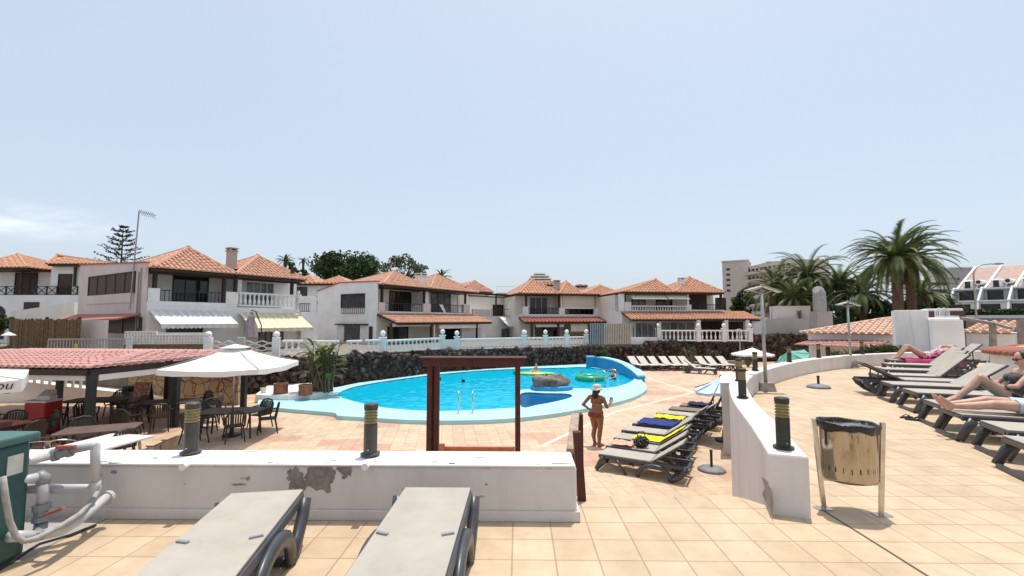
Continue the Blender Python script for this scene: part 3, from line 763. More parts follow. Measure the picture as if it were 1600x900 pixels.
def pent(f, root, u0, u1, v0, v1, z0, z1, mat=TERRA, step=.30, name='porch_roof', endcut=0):
    b = MB(); roof_face(b, [f.P(u0, v0, z0), f.P(u1, v0, z0), f.P(u1-endcut, v1, z1), f.P(u0+endcut, v1, z1)], step)
    o = mk(name, b, mat, root)
    b = f.mb(); b.add([(u0+.03, v0+.03, z0-.05), (u1-.03, v0+.03, z0-.05), (u1-endcut-.03, v1, z1-.05), (u0+endcut+.03, v1, z1-.05),
                       (u0+.03, v0+.03, z0-.17), (u1-.03, v0+.03, z0-.17), (u1-endcut-.03, v1, z1-.17), (u0+endcut+.03, v1, z1-.17)],
                      [(0,1,2,3),(7,6,5,4),(0,4,5,1),(1,5,6,2),(2,6,7,3),(3,7,4,0)]); mk('porch_rafters', b, DARKWOOD, root)
    return o
def chimney(f, root, px0, px1, ytop, ybot, v, mat=CHIM, cap=DARKWOOD):
    u0, u1, z0, z1 = f.rect((px0, ytop, px1, ybot), v); w_ = u1-u0
    o = box(f, root, 'chimney', u0, u1, v, v+w_, z0-.6, z1-.22, mat, bev=.02)
    b = f.mb(); b.box(u0-.05, u1+.05, v-.05, v+w_+.05, z1-.22, z1-.15); b.box(u0-.05, u1+.05, v-.05, v+w_+.05, z1-.04, z1+.03)
    for a in (u0, u1-.1):
        for c in (v, v+w_-.1): b.box(a, a+.1, c, c+.1, z1-.15, z1-.04)
    mk('chimney_cap', b, mat, o); box(f, o, 'flue', u0+.1, u1-.1, v+.1, v+w_-.1, z1-.2, z1-.05, IRON)
def house(f, label, name='white_villa'): return empty(name, (*f.P(f.L/2, 0, 0)[:2], f.z), label, 'house')
# ---------------------------------------------------------------- house A (left, closest)
f = Fac(228, 24, 490, 32.6); A = house(f, 'nearest white villa on the left, with white and cream awnings and a big chimney')
zf = f.zz(300, 478, 0)-.02; ze = f.zz(300, 424, 0); LV = 1.7; DP = 9.3
uE = f.u(466)
box(f, A, 'ground_floor_wall', 0, uE, .0, DP, HG, zf, WHITE); box(f, A, 'upper_wall', 0, uE-.3, LV, DP, zf, ze-.15, WHITE2)
b = f.mb(); zt0, zt1 = ze+.26, ze+.70; b.add([(-.16,.02,.9),(-.16,DP,.9),(-.16,DP,zt1),(-.16,.02,zt0),(-.002,.02,.9),(-.002,DP,.9),(-.002,DP,zt1),(-.002,.02,zt0)],[(0,1,2,3)[::-1],(4,5,6,7),(0,4,7,3),(1,2,6,5),(3,7,6,2),(0,1,5,4)]); mk('side_wall', b, PINKW, A)
box(f, A, 'side_wall_lower', -.10, -.004, .02, DP, HG, .9, PINKW)
u1, u2 = f.u(248), f.u(350)
zb = f.zz(300, 472); box(f, A, 'parapet', 0, f.u(370), .003, .18, zf+.002, zb, WHITE, bev=.01)
slab(f, A, 'parapet_pier', (229, 450, 248, 472), -.02, .30, WHITE, .012); slab(f, A, 'parapet_pier', (352, 456, 371, 476), -.02, .45, WHITE, .012)
rail(f, A, (248, 455, 352, 473), .08, IRON, 16)
balusters(f, A, (371, 458.5, 464, 479.5), .06, 14, WHITE2, sc=1.5)
slab(f, A, 'parapet_pier', (464, 460, 470, 488), -.02, .25, WHITE2, .01)
b = f.mb(); uu, z2 = f.uz(467, 457); b.ell((uu, .1, z2), .14, 12, 8); mk('ball_finial', b, WHITE2, A, smooth=True)
box(f, A, 'loggia_end_wall', uE-.298, f.u(462, LV), LV, LV+.2, zf, ze-.15, WHITE2); box(f, A, 'loggia_divider', f.u(358, .9), f.u(366, .9), .2, LV, zf, ze-.15, WHITE2)
door(f, A, (268, 430, 322, 470), LV, DARKWOOD, GLASS, 3); door(f, A, (383, 442, 425, 474), LV, WFRAME, GLASSL, 4)
slab(f, A, 'shutter_box', (381, 434, 427, 440), LV-.12, LV, CREAMW)
b = f.mb(); q = f.uz(298, 426, LV); b.box(q[0]-.1, q[0]+.1, LV-.22, LV-.002, q[1]-.15, q[1]+.1); mk('wall_lamp', b, DARKWOOD, A)
for px in (243, 351, 369, 457): post(f, A, px, 420, 474 if px < 360 else 462, .14, .17)
u0 = .0; um = f.u(358); ue = uE+.15
b = f.mb(); b.box(u0+.1, ue-.1, .04, .22, ze-.26, ze-.165); mk('eaves_beam', b, DARKWOOD, A)
av = 2.7
hip(f, A, u0, um, -.55, 6.0, ze, f.u(289, av), av, f.zz(289, 388, av), TERRA, .26)
hip(f, A, um+.02, ue, -.55, 6.0, ze, f.u(399, av), av, f.zz(399, 401, av), TERRA, .26)
chimney(f, A, 355, 367, 387, 420, 1.2)
box(f, A, 'rear_roof', 0, uE, 6.02, DP, ze-.10, ze+.12, TERRAD)
def stripes(name, c1, c2): return [M(name+'_cloth', c1), M(name+'_stripe', c2)]
SA = stripes('white_awning', (.80,.80,.78), (.66,.69,.66)); SB = stripes('yellow_awning', (.80,.74,.52), (.70,.62,.36))
awning(f, A, 232, 352, 486, 507, 0, 1.5, SA, 18); awning(f, A, 372, 466, 489.5, 513, 0, 1.7, SB, 16)
door(f, A, (262, 508, 316, 548), 0, M('green_shutter', (.10,.13,.10)), GLASS, 2); door(f, A, (406, 514, 424, 548), 0, DARKWOOD, GLASSL, 2); window(f, A, (432, 514, 442, 530), 0, DARKWOOD, GLASSL, 1)
# right annex
aw = f.u(492); box(f, A, 'annex_wall', uE+.002, aw, -.35, 5, HG, f.zz(478, 487, -.35), WHITE2)
slab(f, A, 'annex_parapet', (466, 463, 492, 474), -.35, -.15, WHITE2, .01); rail(f, A, (468, 474, 485, 487), -.30, IRON, 5)
slab(f, A, 'annex_pier', (485, 466, 494, 487), -.36, -.1, WHITE2)
# side wall openings
fs = Fac(228, 24, 118, 28.7)
fs.o = f.P(-.16, 0, 0); fs.e = f.n; fs.n = f.e; fs.M = Matrix(((fs.e.x, fs.n.x, 0, fs.o.x), (fs.e.y, fs.n.y, 0, fs.o.y), (0,0,1,0), (0,0,0,1)))
def swin(r, frame, glass, n, nm='window'): # mirrored facade: left and right swap
    return window(fs, A, (r[2], r[1], r[0], r[3]), 0, frame, glass, n, name=nm)
swin((136, 430, 208, 459), DARKWOOD, SHUTTER, 5); 
u0_, u1_, z0_, z1_ = fs.rect((207, 460, 134, 474)); b = fs.mb(); b.box(u0_, u1_, -.05, -.002, z0_, z1_); mk('window_apron', b, PINKW, A)
b = f.mb(); b.bar((-.09,-.02,zt0+.03),(-.09,DP+.05,zt1+.03), .26, .07); mk('wall_coping', b, TERRAD, A)
swin((166, 497, 222, 519), DARKWOOD, IRON, 2, 'garage_opening')
za = fs.zz(222, 490, -.0); b = fs.mb(); b.add([(.2,-1.0,za-.25),(DP+1,-1.0,za-.45),(DP+1,-.0,za+.02),(.2,-.0,za+.02),(.2,-1.0,za-.33),(DP+1,-1.0,za-.53),(DP+1,-.0,za-.06),(.2,-.0,za-.06)],[(0,1,2,3),(7,6,5,4),(0,4,5,1),(1,5,6,2),(2,6,7,3),(3,7,4,0)]); mk('lean_to_roof', b, TERRAD, A)
b = fs.mb(); b.bar((.35,-.05,1.2),(.35,-.05,ze), .05); b.bar((.6,-.05,HG),(.6,-.05,ze-.2), .05); mk('drain_pipe', b, GREYMETAL, A)
an = f.P(-.3, 1.2, 0); ta = empty('roof_antenna', (an.x, an.y, 2.2), 'tall thin antenna mast rising beside the tiled roof of the nearest villa', 'antenna')
ztop = D(236, 330, an.y).z; b = MB(); b.bar((an.x, an.y, 2.2), (an.x+.2, an.y, ztop), .05); mk('mast', b, GREYMETAL, ta)
b = MB(); b.bar((an.x+.2, an.y, ztop), (an.x+1.05, an.y+.1, ztop-.22), .035)
for k in range(7):
    q = V((an.x+.3+k*.12, an.y, ztop-.03-.03*k)); b.bar(q+V((.05,-.18,.10)), q+V((-.05,.18,-.16)), .02)
mk('aerial', b, GREYMETAL, ta)
# closed parasol on a cantilever arm in front of house A
pp = f.P(f.u(395, -2.6), -2.6, HG); cp = empty('closed_parasol', pp, 'closed mauve parasol hanging from a bent arm in front of the cream awning', 'parasol')
sc = (V((pp.x, pp.y, 0))-EYE).xy.length/FPX*.9
b = MB(); b.lathe([(.36,.30),(.40,.36),(.30,1.0),(.16,1.55),(.05,1.75),(.02,1.8)], (pp.x-.1, pp.y, HG+.45), 9)
for i, p in enumerate(b.v): b.v[i] = p+V((1,0,0))*.05*sin(i*2.4)
mk('folded_canopy', b, M('mauve_cloth', (.36,.29,.30), (.28,.22,.23), 6, .8), cp)
b = MB(); b.tube([(pp.x-.1, pp.y, HG+2.35), (pp.x+.15, pp.y, HG+2.3), (pp.x+.5, pp.y, HG+1.5), (pp.x+.62, pp.y, HG)], .035, 8); b.box(pp.x+.2, pp.x+1.0, pp.y-.4, pp.y+.4, HG, HG+.06); mk('arm', b, IRON, cp)
# ---------------------------------------------------------------- house E (far left)
f = Fac(-60, 36, 122, 36); E = house(f, 'white house with crossed balcony rails and low orange roofs at the left edge')
zb = f.zz(60, 461); ze = f.zz(60, 419)
box(f, E, 'lower_wall', 0, f.L, 0, 9, HG, zb, WHITE2); box(f, E, 'upper_wall', 0, f.L, 1.6, 9, zb, ze, WHITE)
slab(f, E, 'wall_bay', (75, 412, 122, 462), .25, 1.6, WHITE2, ref=.25)
window(f, E, (88, 429, 108, 462), .25, DARKWOOD, SHUTTER, 1); door(f, E, (20, 427, 54, 461), 1.6, DARKWOOD, SHUTTER, 3)
u0, u1, z0, z1 = f.rect((-10, 447, 118, 461), .05); b = f.mb(); b.box(u0, u1, .02, .08, z1-.05, z1); b.box(u0, u1, .02, .08, z0, z0+.05)
k = 8
for i in range(k+1):
    x = u0+(u1-u0)*i/k; b.box(x-.035, x+.035, .01, .09, z0, z1)
    if i < k: y = u0+(u1-u0)*(i+1)/k; b.bar((x, .05, z0), (y, .05, z1), .04); b.bar((x, .055, z1), (y, .055, z0), .04)
mk('crossed_railing', b, DARKWOOD, E)
post(f, E, 35, 419, 461, .1, .16); post(f, E, 118, 417, 447, .1, .14)
av = 3
hip(f, E, f.u(-50), f.u(46), -.5, 6.5, ze, f.u(20, av), av, f.zz(20, 399, av), TERRA2, .31)
hip(f, E, f.u(72), f.u(175), -.3, 6.5, f.zz(80, 413), f.u(83, 1.5), 1.5, f.zz(83, 400, 1.5), TERRA2, .31)
b = f.mb(); q = f.rect((36, 472, 60, 500)); b.box(q[0], q[1], -.04, -.002, q[2], q[3]); mk('garage_opening', b, SHUTTER, E)
u0, u1, z0, z1 = f.rect((-30, 476, 8, 530)); b = f.mb(); b.add([(u0,-.03,z0)]+[(u0,-.03,z1-.5)]+[((u0+u1)/2-cos(t)*(u1-u0)/2,-.03,z1-.6+.6*sin(t)) for t in [pi*i/10 for i in range(11)]]+[(u1,-.03,z0)], [tuple(range(14))][::1]); mk('arched_opening', b, DARKWOOD, E)
b = MB(); a0 = D(16, 505, 33.); q0 = [(16,487),(116,472),(116,500),(16,505)]
fr = [D(x, y, 31.5) for x, y in q0]; b.add(fr+[p+V((0,.3,0)) for p in fr], [(0,3,2,1),(4,5,6,7),(0,1,5,4),(1,2,6,5),(2,3,7,6),(3,0,4,7)])
sw = mk('sloping_garden_wall', b, CREAMW); tag(sw, 'sloping pale garden wall between the left house and the pinkish side wall', 'wall')
# ---------------------------------------------------------------- house B (centre left)
f = Fac(590, 34.8, 735, 45); B = house(f, 'white villa with two pointed roofs and terracotta porch roofs left of centre')
zf = f.zz(640, 489); ze = f.zz(655, 450); LV = 1.8; DP = 7; uE = f.u(736)
box(f, B, 'ground_floor_wall', 0, uE, 0, DP, HG, zf, CREAMW); box(f, B, 'upper_wall', 0, uE, LV, DP, zf, ze-.15, WHITE)
box(f, B, 'upper_end_wall', .002, .18, .3, LV, zf, ze-.15, WHITE)
b = f.mb(); b.add([(-.12,.0,HG),(-.12,DP,HG),(-.12,DP,ze-.30),(-.12,4.2,ze+.28),(-.12,0,ze+.22),(-.002,.0,HG),(-.002,DP,HG),(-.002,DP,ze-.30),(-.002,4.2,ze+.28),(-.002,0,ze+.22)],[(0,1,2,3,4),(9,8,7,6,5),(0,4,9,5),(4,3,8,9),(3,2,7,8),(2,1,6,7),(1,0,5,6)]); mk('side_wall', b, WHITE2, B)
b = f.mb(); b.bar((-.06,-.1,ze+.25),(-.06,4.2,ze+.31),.28,.08); b.bar((-.06,4.2,ze+.31),(-.06,DP+.1,ze-.27),.28,.08); mk('verge_tiles', b, TERRAD, B)
for r in ((591.5,472.5,602,489),(661.5,474.5,673,489.5),(725,476,734,489.5)): slab(f, B, 'parapet_pier', r, -.02, .3, PINKW, .01)
box(f, B, 'balcony_kerb', 0, uE, .0, .2, zf, zf+.1, WHITE)
rail(f, B, (602,474,661.5,487.5), .1, IRON, 16, .025); rail(f, B, (673,476,725,488.5), .1, DARKWOOD, 18, .03)
b = f.mb(); q = f.rect((686,476,697,489), .02); b.add([(q[0],.02,q[3]),(q[0]+.5,.02,q[3]),(q[1],.0,q[2]),(q[1]-.3,.0,q[2])],[(0,1,2,3)]); b.add([(q[0],.04,q[3]),(q[0]+.5,.04,q[3]),(q[1],.02,q[2]),(q[1]-.3,.02,q[2])],[(3,2,1,0)]); mk('hung_towel', b, CANVAS, B)
door(f, B, (608,456,641,486), LV, DARKWOOD, GLASS, 2); door(f, B, (673,457,703,487), LV, DARKWOOD, GLASSL, 3)
for px in (597, 663, 727): post(f, B, px, 448, 475, .15, .16)
slab(f, B, 'loggia_pier', (664,456,669,476), .2, LV, WHITE2)
u0 = .02; um = f.u(665); ue = f.u(737)+.5
hip(f, B, u0, um, -.5, 5.4, ze, f.u(614, 2.4), 2.4, f.zz(614, 425, 2.4), TERRA, .27); hip(f, B, um+.02, ue, -.5, 5.4, ze, f.u(681, 2.4), 2.4, f.zz(681, 430, 2.4), TERRA, .27)
chimney(f, B, 657.5, 666.5, 427.5, 447, 1.0, WHITE)
zp1 = f.zz(650, 491, 0); zp0 = f.zz(680, 504, -2.2)
pent(f, B, -.1, f.u(683, -1.5), -2.2, -.02, zp0, zp1, TERRA, .27); pent(f, B, f.u(683, -1.5)+.02, f.u(756, -1.2), -2.2, -.02, zp0-.0, zp1, TERRA, .27)
for px in (611, 674, 678, 745): post(f, B, px, 505, 535, -2.0, .15, DARKWOOD if px != 678 else PINKW)
slab(f, B, 'rolled_blind', (613,506,674,510), -2.0, -1.85, BLIND); slab(f, B, 'rolled_blind', (687,507,748,513), -2.0, -1.85, CREAMW)
door(f, B, (606,511,637,533), 0, DARKWOOD, GLASS, 2); door(f, B, (690,512,722,533), 0, DARKWOOD, GLASS, 3)
slab(f, B, 'porch_end_wall', (722, 513, 758, 535), -1.2, -1.0, WHITE2)
fs2 = Fac(590, 34.8, 515, 37.6); fs2.o = f.P(-.12, 0, 0); fs2.e = f.n; fs2.n = f.e
fs2.M = Matrix(((fs2.e.x, fs2.n.x, 0, fs2.o.x), (fs2.e.y, fs2.n.y, 0, fs2.o.y), (0,0,1,0), (0,0,0,1)))
window(fs2, B, (569, 460, 533, 480), 0, DARKWOOD, GLASS, 1); rail(fs2, B, (569, 480, 533, 490), -.1, IRON, 12, .025)
door(fs2, B, (562, 508, 538, 533), 0, DARKWOOD, GLASS, 1); window(fs2, B, (582, 511, 578, 533), 0, DARKWOOD, SHUTTER, 1)
slab(fs2, B, 'white_shutter', (538,509,527,533), -.05, -.002, WFRAME); slab(fs2, B, 'white_shutter', (577,509,563,533), -.05, -.002, WFRAME)
b = fs2.mb(); q = fs2.rect((576, 506.5, 528, 508)); b.box(q[0], q[1], -.3, -.002, q[2], q[3]+.03); mk('door_canopy', b, DARKWOOD, B)
# small wing right of B
f = Fac(733, 45, 815, 50); B2 = house(f, 'small white wing with dark pergola, white awning and low pointed roof between two villas')
zf = f.zz(780, 494); box(f, B2, 'ground_floor_wall', .3, f.L, 0, 7, HG, zf, WHITE); 
box(f, B2, 'upper_wall', .3, f.u(815), 2.2, 7, zf, f.zz(780, 462), CREAMW)
rail(f, B2, (768,483,815,494), .1, IRON, 12, .03)
door(f, B2, (770,477,796,493), 2.2, DARKWOOD, GLASS, 2)
slab(f, B2, 'parapet_pier', (739,483,767,494), -.02, .2, PINKW, .01)
awning(f, B2, 779, 816, 495.5, 510, 0, 1.6, [AWNW, AWNW], 8, scal=False); window(f, B2, (783, 513, 815, 528), 0, WFRAME, GLASSL, 2)
b = f.mb(); zp = f.zz(780, 461, .5)
for k in range(9): u = f.u(752+7*k, .5); b.bar((u, -.6, zp), (u, 2.4, zp+.15), .09, .12)
for v in (-.5, 2.2): b.bar((f.u(748, .5), v, zp-.1), (f.u(812, .5), v, zp-.1), .12)
for px in (765, 800): u = f.u(px, .5); b.bar((u, -.5, zf), (u, -.5, zp-.1), .12)
mk('pergola', b, DARKWOOD, B2)
hip(f, B2, f.u(715, 3), f.u(771, 3), 3.0, 8, f.zz(741, 455, 3), f.u(741, 5), 5, f.zz(741, 440, 5), TERRA, .36)
box(f, B2, 'rear_upper_wall', f.u(722, 3), f.u(767, 3), 3.4, 8, zf, f.zz(741, 455.5, 3)-.15, CREAMW); slab(f, B2, 'blind', (741,468,753,480), 3.2, 3.39, BLIND)
# ---------------------------------------------------------------- house C (centre)
f = Fac(812, 45, 990, 48.5); Cc = house(f, 'white villa with beige roll down blinds and a slatted fence at the centre')
zf = f.zz(880, 493); ze = f.zz(880, 459.5); uE = f.u(969); LV = 1.8
box(f, Cc, 'ground_floor_wall', 0, uE, 0, 8, HG, zf, CREAMW); box(f, Cc, 'upper_wall', 0, uE, LV, 8, zf, ze-.15, CREAMW)
for r in ((818,479,826,494),(874,481,883,494),(929,482,940,494)): slab(f, Cc, 'parapet_pier', r, -.02, .3, WHITE, .01)
box(f, Cc, 'balcony_kerb', 0, uE, 0, .2, zf, zf+.12, WHITE)
rail(f, Cc, (826,481,874,492), .1, DARKWOOD, 22, .05); rail(f, Cc, (883,483,929,493), .12, DARKWOOD, 6, .03); rail(f, Cc, (940,484,968,493), .12, IRON, 9, .04)
door(f, Cc, (828,465,855,492), LV, WFRAME, GLASS, 3); door(f, Cc, (890,474,926,493), LV, DARKWOOD, GLASS, 3); door(f, Cc, (942,474,962,493), LV, DARKWOOD, GLASS, 2)
for px in (822, 874): post(f, Cc, px, 460, 482, .15, .18)
slab(f, Cc, 'loggia_pier', (875,460,879,482), .1, .5, WHITE)
slab(f, Cc, 'roll_down_blind', (880,462,929.5,481.5), .02, .06, BLIND); slab(f, Cc, 'roll_down_blind', (931,462,968,481), .02, .06, BLIND)
slab(f, Cc, 'blind_hem', (880,480.3,930,482.5), -.02, .10, CREAMW); slab(f, Cc, 'blind_hem', (931,479.5,968,482), -.02, .10, CREAMW)
bx = (f.u(810), f.u(872), f.u(910), f.u(970)+.25)
for (a, c, apx, apy) in ((bx[0], bx[1], 832, 438), (bx[1]+.02, bx[2], 885, 441), (bx[2]+.02, bx[3], 938, 447)):
    hip(f, Cc, a, c, -.45, 6, ze, f.u(apx, 2.6), 2.6, f.zz(apx, apy, 2.6), TERRA2, .31)
chimney(f, Cc, 868, 875.5, 438, 456, .8, CHIM)
zp1 = f.zz(900, 496, 0); zp0 = f.zz(900, 503, -2.3)
pent(f, Cc, f.u(819,-2), f.u(992,-2), -2.3, -.02, zp0, zp1, TERRAD, .34)
for px in (831, 872, 990): post(f, Cc, px, 504, 530, -2.1, .2, DARKWOOD)
slab(f, Cc, 'rolled_blind', (838,507,881,511), -2.1, -1.95, BLIND)
door(f, Cc, (837,510,869,530), 0, DARKWOOD, GLASS, 2); slab(f, Cc, 'reed_screen', (888,518,918,530), -2.05, -1.95, REED); slab(f, Cc, 'bamboo_blind', (892,506,918,518), -2.05, -1.97, BLIND)
# slatted fence standing on the lava wall in front
f2 = Fac(920, 33.5, 987, 34.5, -.05); SF = empty('slatted_fence', (*f2.P(f2.L/2, 0, 0)[:2], -.05), 'tall fence of grey and beige upright slats above the lava wall', 'fence')
u0, u1, z0, z1 = f2.rect((921,505,986,538)); u0b, um, _, _ = f2.rect((921,505,942,538)); b = f2.mb(); k = 24
for i in range(k):
    x = u0+(u1-u0)*(i+.5)/k; b.k = 1 if x < um else 0
    w_ = (u1-u0)/k*(.26 if x < um else .31); b.box(x-w_, x+w_, -.02, .02, z0, z1)
box(f2, SF, 'gap_shade_panel', u0, u1, .10, .12, z0, z1-.05, DARKWOOD); mk('slats', b, [M('beige_slat', (.55,.45,.34), (.46,.37,.28)), M('grey_slat', (.34,.34,.35), (.28,.28,.29))], SF)  # dark panel added behind the slats, stands in for shade in the gaps
b = f2.mb()
for z in (z0+.3, z1-.3): b.box(u0, u1, .022, .07, z-.05, z+.05)
mk('cross_rails', b, DARKWOOD, SF)
# ---------------------------------------------------------------- house D (centre right)
f = Fac(972, 41, 1135, 42.5, 0.0); Dd = house(f, 'white villa with a long balustraded balcony and orange porch roof right of centre')
zf = f.zz(1050, 486); ze = f.zz(1050, 457); uE = f.u(1132); LV = 1.7; HD = f.zz(1050, 533, 0)
box(f, Dd, 'ground_floor_wall', 0, uE, 0, 8, HG, zf, WHITE); box(f, Dd, 'upper_wall', 0, uE, LV, 8, zf, ze-.15, CREAMW)
box(f, Dd, 'end_pier', -.1, .25, .003, .6, zf, ze-.15, WHITE)
slab(f, Dd, 'parapet_pier', (977,472,987,487), -.02, .3, WHITE, .01); slab(f, Dd, 'parapet_pier', (1073,476,1081,487), -.02, .3, WHITE, .01)
balusters(f, Dd, (987,477.5,1073,486.5), .06, 22, WHITE2, sc=1.1)
slab(f, Dd, 'parapet', (1081,484,1132,487), 0, .15, WHITE); rail(f, Dd, (1104,475,1120,484), .08, IRON, 7)
door(f, Dd, (988,468,1008,486), LV, DARKWOOD, GLASSL, 2); door(f, Dd, (1026,468,1050,486), LV, DARKWOOD, GLASS, 2); door(f, Dd, (1078,461,1104,486), LV, DARKWOOD, SHUTTER, 2); window(f, Dd, (1119,466,1134,484), LV, DARKWOOD, SHUTTER, 1)
awning(f, Dd, 984, 1037.5, 459.5, 467, .1, .8, [AWNC, AWNC], 6, scal=False); awning(f, Dd, 1039.5, 1072, 459.5, 467, .1, .8, [AWNC, AWNC], 4, scal=False)
for px in (976, 1074, 1126): post(f, Dd, px, 457, 478, .15, .18, DARKWOOD if px != 1074 else WHITE)
um = f.u(1052)
hip(f, Dd, f.u(973), um, -.5, 6, ze, f.u(1026, 2.4), 2.4, f.zz(1026, 438, 2.4), TERRA2, .29); hip(f, Dd, um+.02, f.u(1129), -.5, 6, ze, f.u(1079, 2.4), 2.4, f.zz(1079, 435, 2.4), TERRA2, .29)
chimney(f, Dd, 1064.5, 1072, 434, 452, .8, WHITE)
zp1 = f.zz(1060, 487.5, 0); zp0 = f.zz(1060, 499, -2.4)
pent(f, Dd, f.u(984,-2), f.u(1088,-2), -2.4, -.02, zp0, zp1, TERRA2, .28); pent(f, Dd, f.u(1088,-2)+.02, f.u(1186,-2), -2.4, -.02, zp0+.02, zp1+.02, TERRA2, .28)
for px, mt in ((1031, WFRAME), (1090, WHITE), (1133, WHITE), (1166, WHITE)): post(f, Dd, px, 500, 533, -2.2, .35 if mt is WHITE else .12, mt)
window(f, Dd, (993,505,1030,531), 0, WFRAME, GLASSL, 4); door(f, Dd, (1034,504,1084,532), 0, WFRAME, GLASSL, 4); door(f, Dd, (1096,503,1127,532), 0, DARKWOOD, SHUTTER, 2); door(f, Dd, (1138,503,1163,532), 0, DARKWOOD, SHUTTER, 2)
# ---------------------------------------------------------------- houses glimpsed behind
def small_house(px0, px1, d, ywall, label, roofs, mat=WHITE, dep=7, wins=(), rails=(), step=.4, tmat=TERRA2):
    f = Fac(px0, d, px1, d); h = house(f, label, 'white_house'); zw = f.zz((px0+px1)/2, ywall)
    box(f, h, 'wall', 0, f.L, 0, dep, HG, zw, mat)
    for a, c, ax, ay in roofs:
        hip(f, h, f.u(a), f.u(c), -.5, dep-.5, zw+.15, f.u(ax, dep*.4), dep*.4, f.zz(ax, ay, dep*.4), tmat, step)
    for r in wins: window(f, h, r, 0, DARKWOOD, GLASS, 1)
    for r in rails: rail(f, h, r, -.1, DARKWOOD, 8)
    return f, h
f, h = small_house(460, 522, 47, 446, 'pale house with two low orange roofs behind the nearest villa', [(455,497,482,431),(498,548,528,433)], wins=[(462,449,478,464),(507,462,514,478)])
awning(f, h, 494, 518, 476, 483, 0, 1.0, [AWNW, AWNW], 4, scal=False); slab(f, h, 'orange_cloth', (494,487,517,496), -.2, -.1, M('orange_cloth', (.62,.20,.05))); window(f, h, (495,502,512,512), 0, DARKWOOD, GLASS, 3); slab(f, h, 'porch_ledge', (493,470,520,475), -.5, -.002, TERRA2)
small_house(848, 866, 60, 447, 'house with an orange roof peeping over the central villa', [(838,880,850,441)])
small_house(905, 925, 62, 449, 'house with a low orange roof just right of the central chimney', [(900,918,907,446)])
f, h = small_house(775, 806, 58, 458, 'flat roofed pale house with white roof railing behind the dark pergola', [], GREYW); rail(f, h, (776,447,805,458), .1, WFRAME, 9)
# ---------------------------------------------------------------- distant hotels
f = Fac(822, 150, 866, 150); PY = empty('stepped_hotel', (*f.P(f.L/2, 0, 0)[:2], HG), 'distant stepped pyramid shaped hotel above the central roofs', 'hotel')
lev = [(824,865,455,443),(825.5,864,443,438),(828,862,438,433.5),(831,859,433.5,429),(836,853,429,425)]
for i, (a, c, yb, yt) in enumerate(lev):
    u0, u1, z0, z1 = f.rect((a, yt, c, yb)); b = f.mb(); b.box(u0, u1, i*.9, 12, (HG if i == 0 else z0), z1-.35); mk('storey', b, CONC, PY)
    b = f.mb(); b.box(u0-.25, u1+.25, i*.9-.5, 12, z1-.35, z1); mk('terrace_slab', b, CREAMW, PY)
    b = f.mb(); b.box(u0+.6, u1-.6, i*.9-.05, i*.9-.002, z0+.3, z1-.5); mk('window_band', b, GLASS, PY)
f = Fac(1131, 175, 1178, 170); HO = empty('hotel_block', (*f.P(f.L/2, 0, 0)[:2], HG), 'large pale pink hotel block with long balconies behind the palms', 'hotel')
HB = stucco('pale_pink_render', (.68,.57,.50), amt=.12)
u0, u1, z0, z1 = f.rect((1131,408,1172,470)); b = f.mb(); b.box(u0, u1, 0, 14, HG, z1); mk('tower', b, HB, HO)
b = f.mb(); q = f.rect((1130,406.5,1173,408.5)); b.box(q[0], q[1], -.3, 14.3, q[2], q[3]); mk('parapet', b, HB, HO)
for j in range(5): window(f, HO, (1137, 419+8.3*j, 1143, 422.5+8.3*j), 0, HB, GLASS, 1, name='window')
f = Fac(1168, 172, 1240, 150); 
u1 = f.u(1240); zt = f.zz(1170, 416)
b = f.mb(); b.box(0.05, u1, .5, 14, HG, zt); mk('long_wing', b, HB, HO)
nl = 7
for j in range(nl):
    z = zt-2.2-2.9*j
    b = f.mb(); b.box(0.05, u1, -.9, .49, z-1.1, z-.75); b.box(.05, u1, -.9, -.75, z-.75, z-.0); mk('balcony', b, HB, HO)
    b = f.mb()
    for k in range(10): a = .6+k*(u1-1)/10; b.box(a, a+(u1/10)*.62, .46, .498, z-.6, z+1.1)
    mk('window_row', b, GLASS, HO)
b = f.mb(); r2 = random.Random(4)
for k in range(9): a = 1+k*1.9; b.box(a, a+r2.uniform(.6,1.6), 3, 5, zt, zt+r2.uniform(.5,1.2))
mk('roof_plant', b, GREYMETAL, HO)
# small low white wall of a house further right
# ---------------------------------------------------------------- white terraced apartments at the right edge
f = Fac(1478, 90, 1640, 79); TA = empty('terraced_apartments', (*f.P(f.L/2, 0, 0)[:2], HG), 'white stepped apartment block with pink tiled roof and slanted walls at the right edge', 'apartment block')
def tz(px, py, v=0): return f.zz(px, py, v)
z1 = tz(1540, 492); z2 = tz(1540, 469, 0); z3 = tz(1540, 450, 3.6); z4 = tz(1565, 416.5, 17)
uL, uR = f.u(1483), f.u(1690)
box(f, TA, 'base_storey', uL-1.5, uR, 0, 16, HG, z2, WHITE2); box(f, TA, 'middle_storey', uL, uR, 3.6, 16, z2, z3, WHITE); 
b = f.mb(); zr0 = z3; zr1 = z4; b.add([(uL+.3, 4.6, zr0), (uR, 4.6, zr0), (uR, 17, zr1), (uL+.3, 17, zr1), (uL+.3, 22, zr0), (uR, 22, zr0)], [(0,1,2,3),(3,2,5,4),(0,3,4),(1,5,2)]); mk('tiled_roof', b, M('brownish_pink_tile', (.47,.33,.28), (.38,.25,.21), 1.2, .85), TA)
box(f, TA, 'terrace_slab', uL-.6, uR, -.6, 3.59, z2-.25, z2, WHITE2); box(f, TA, 'upper_slab', uL-.2, uR, 2.2, 4.4, z3-.3, z3, WHITE2)
b = f.mb()
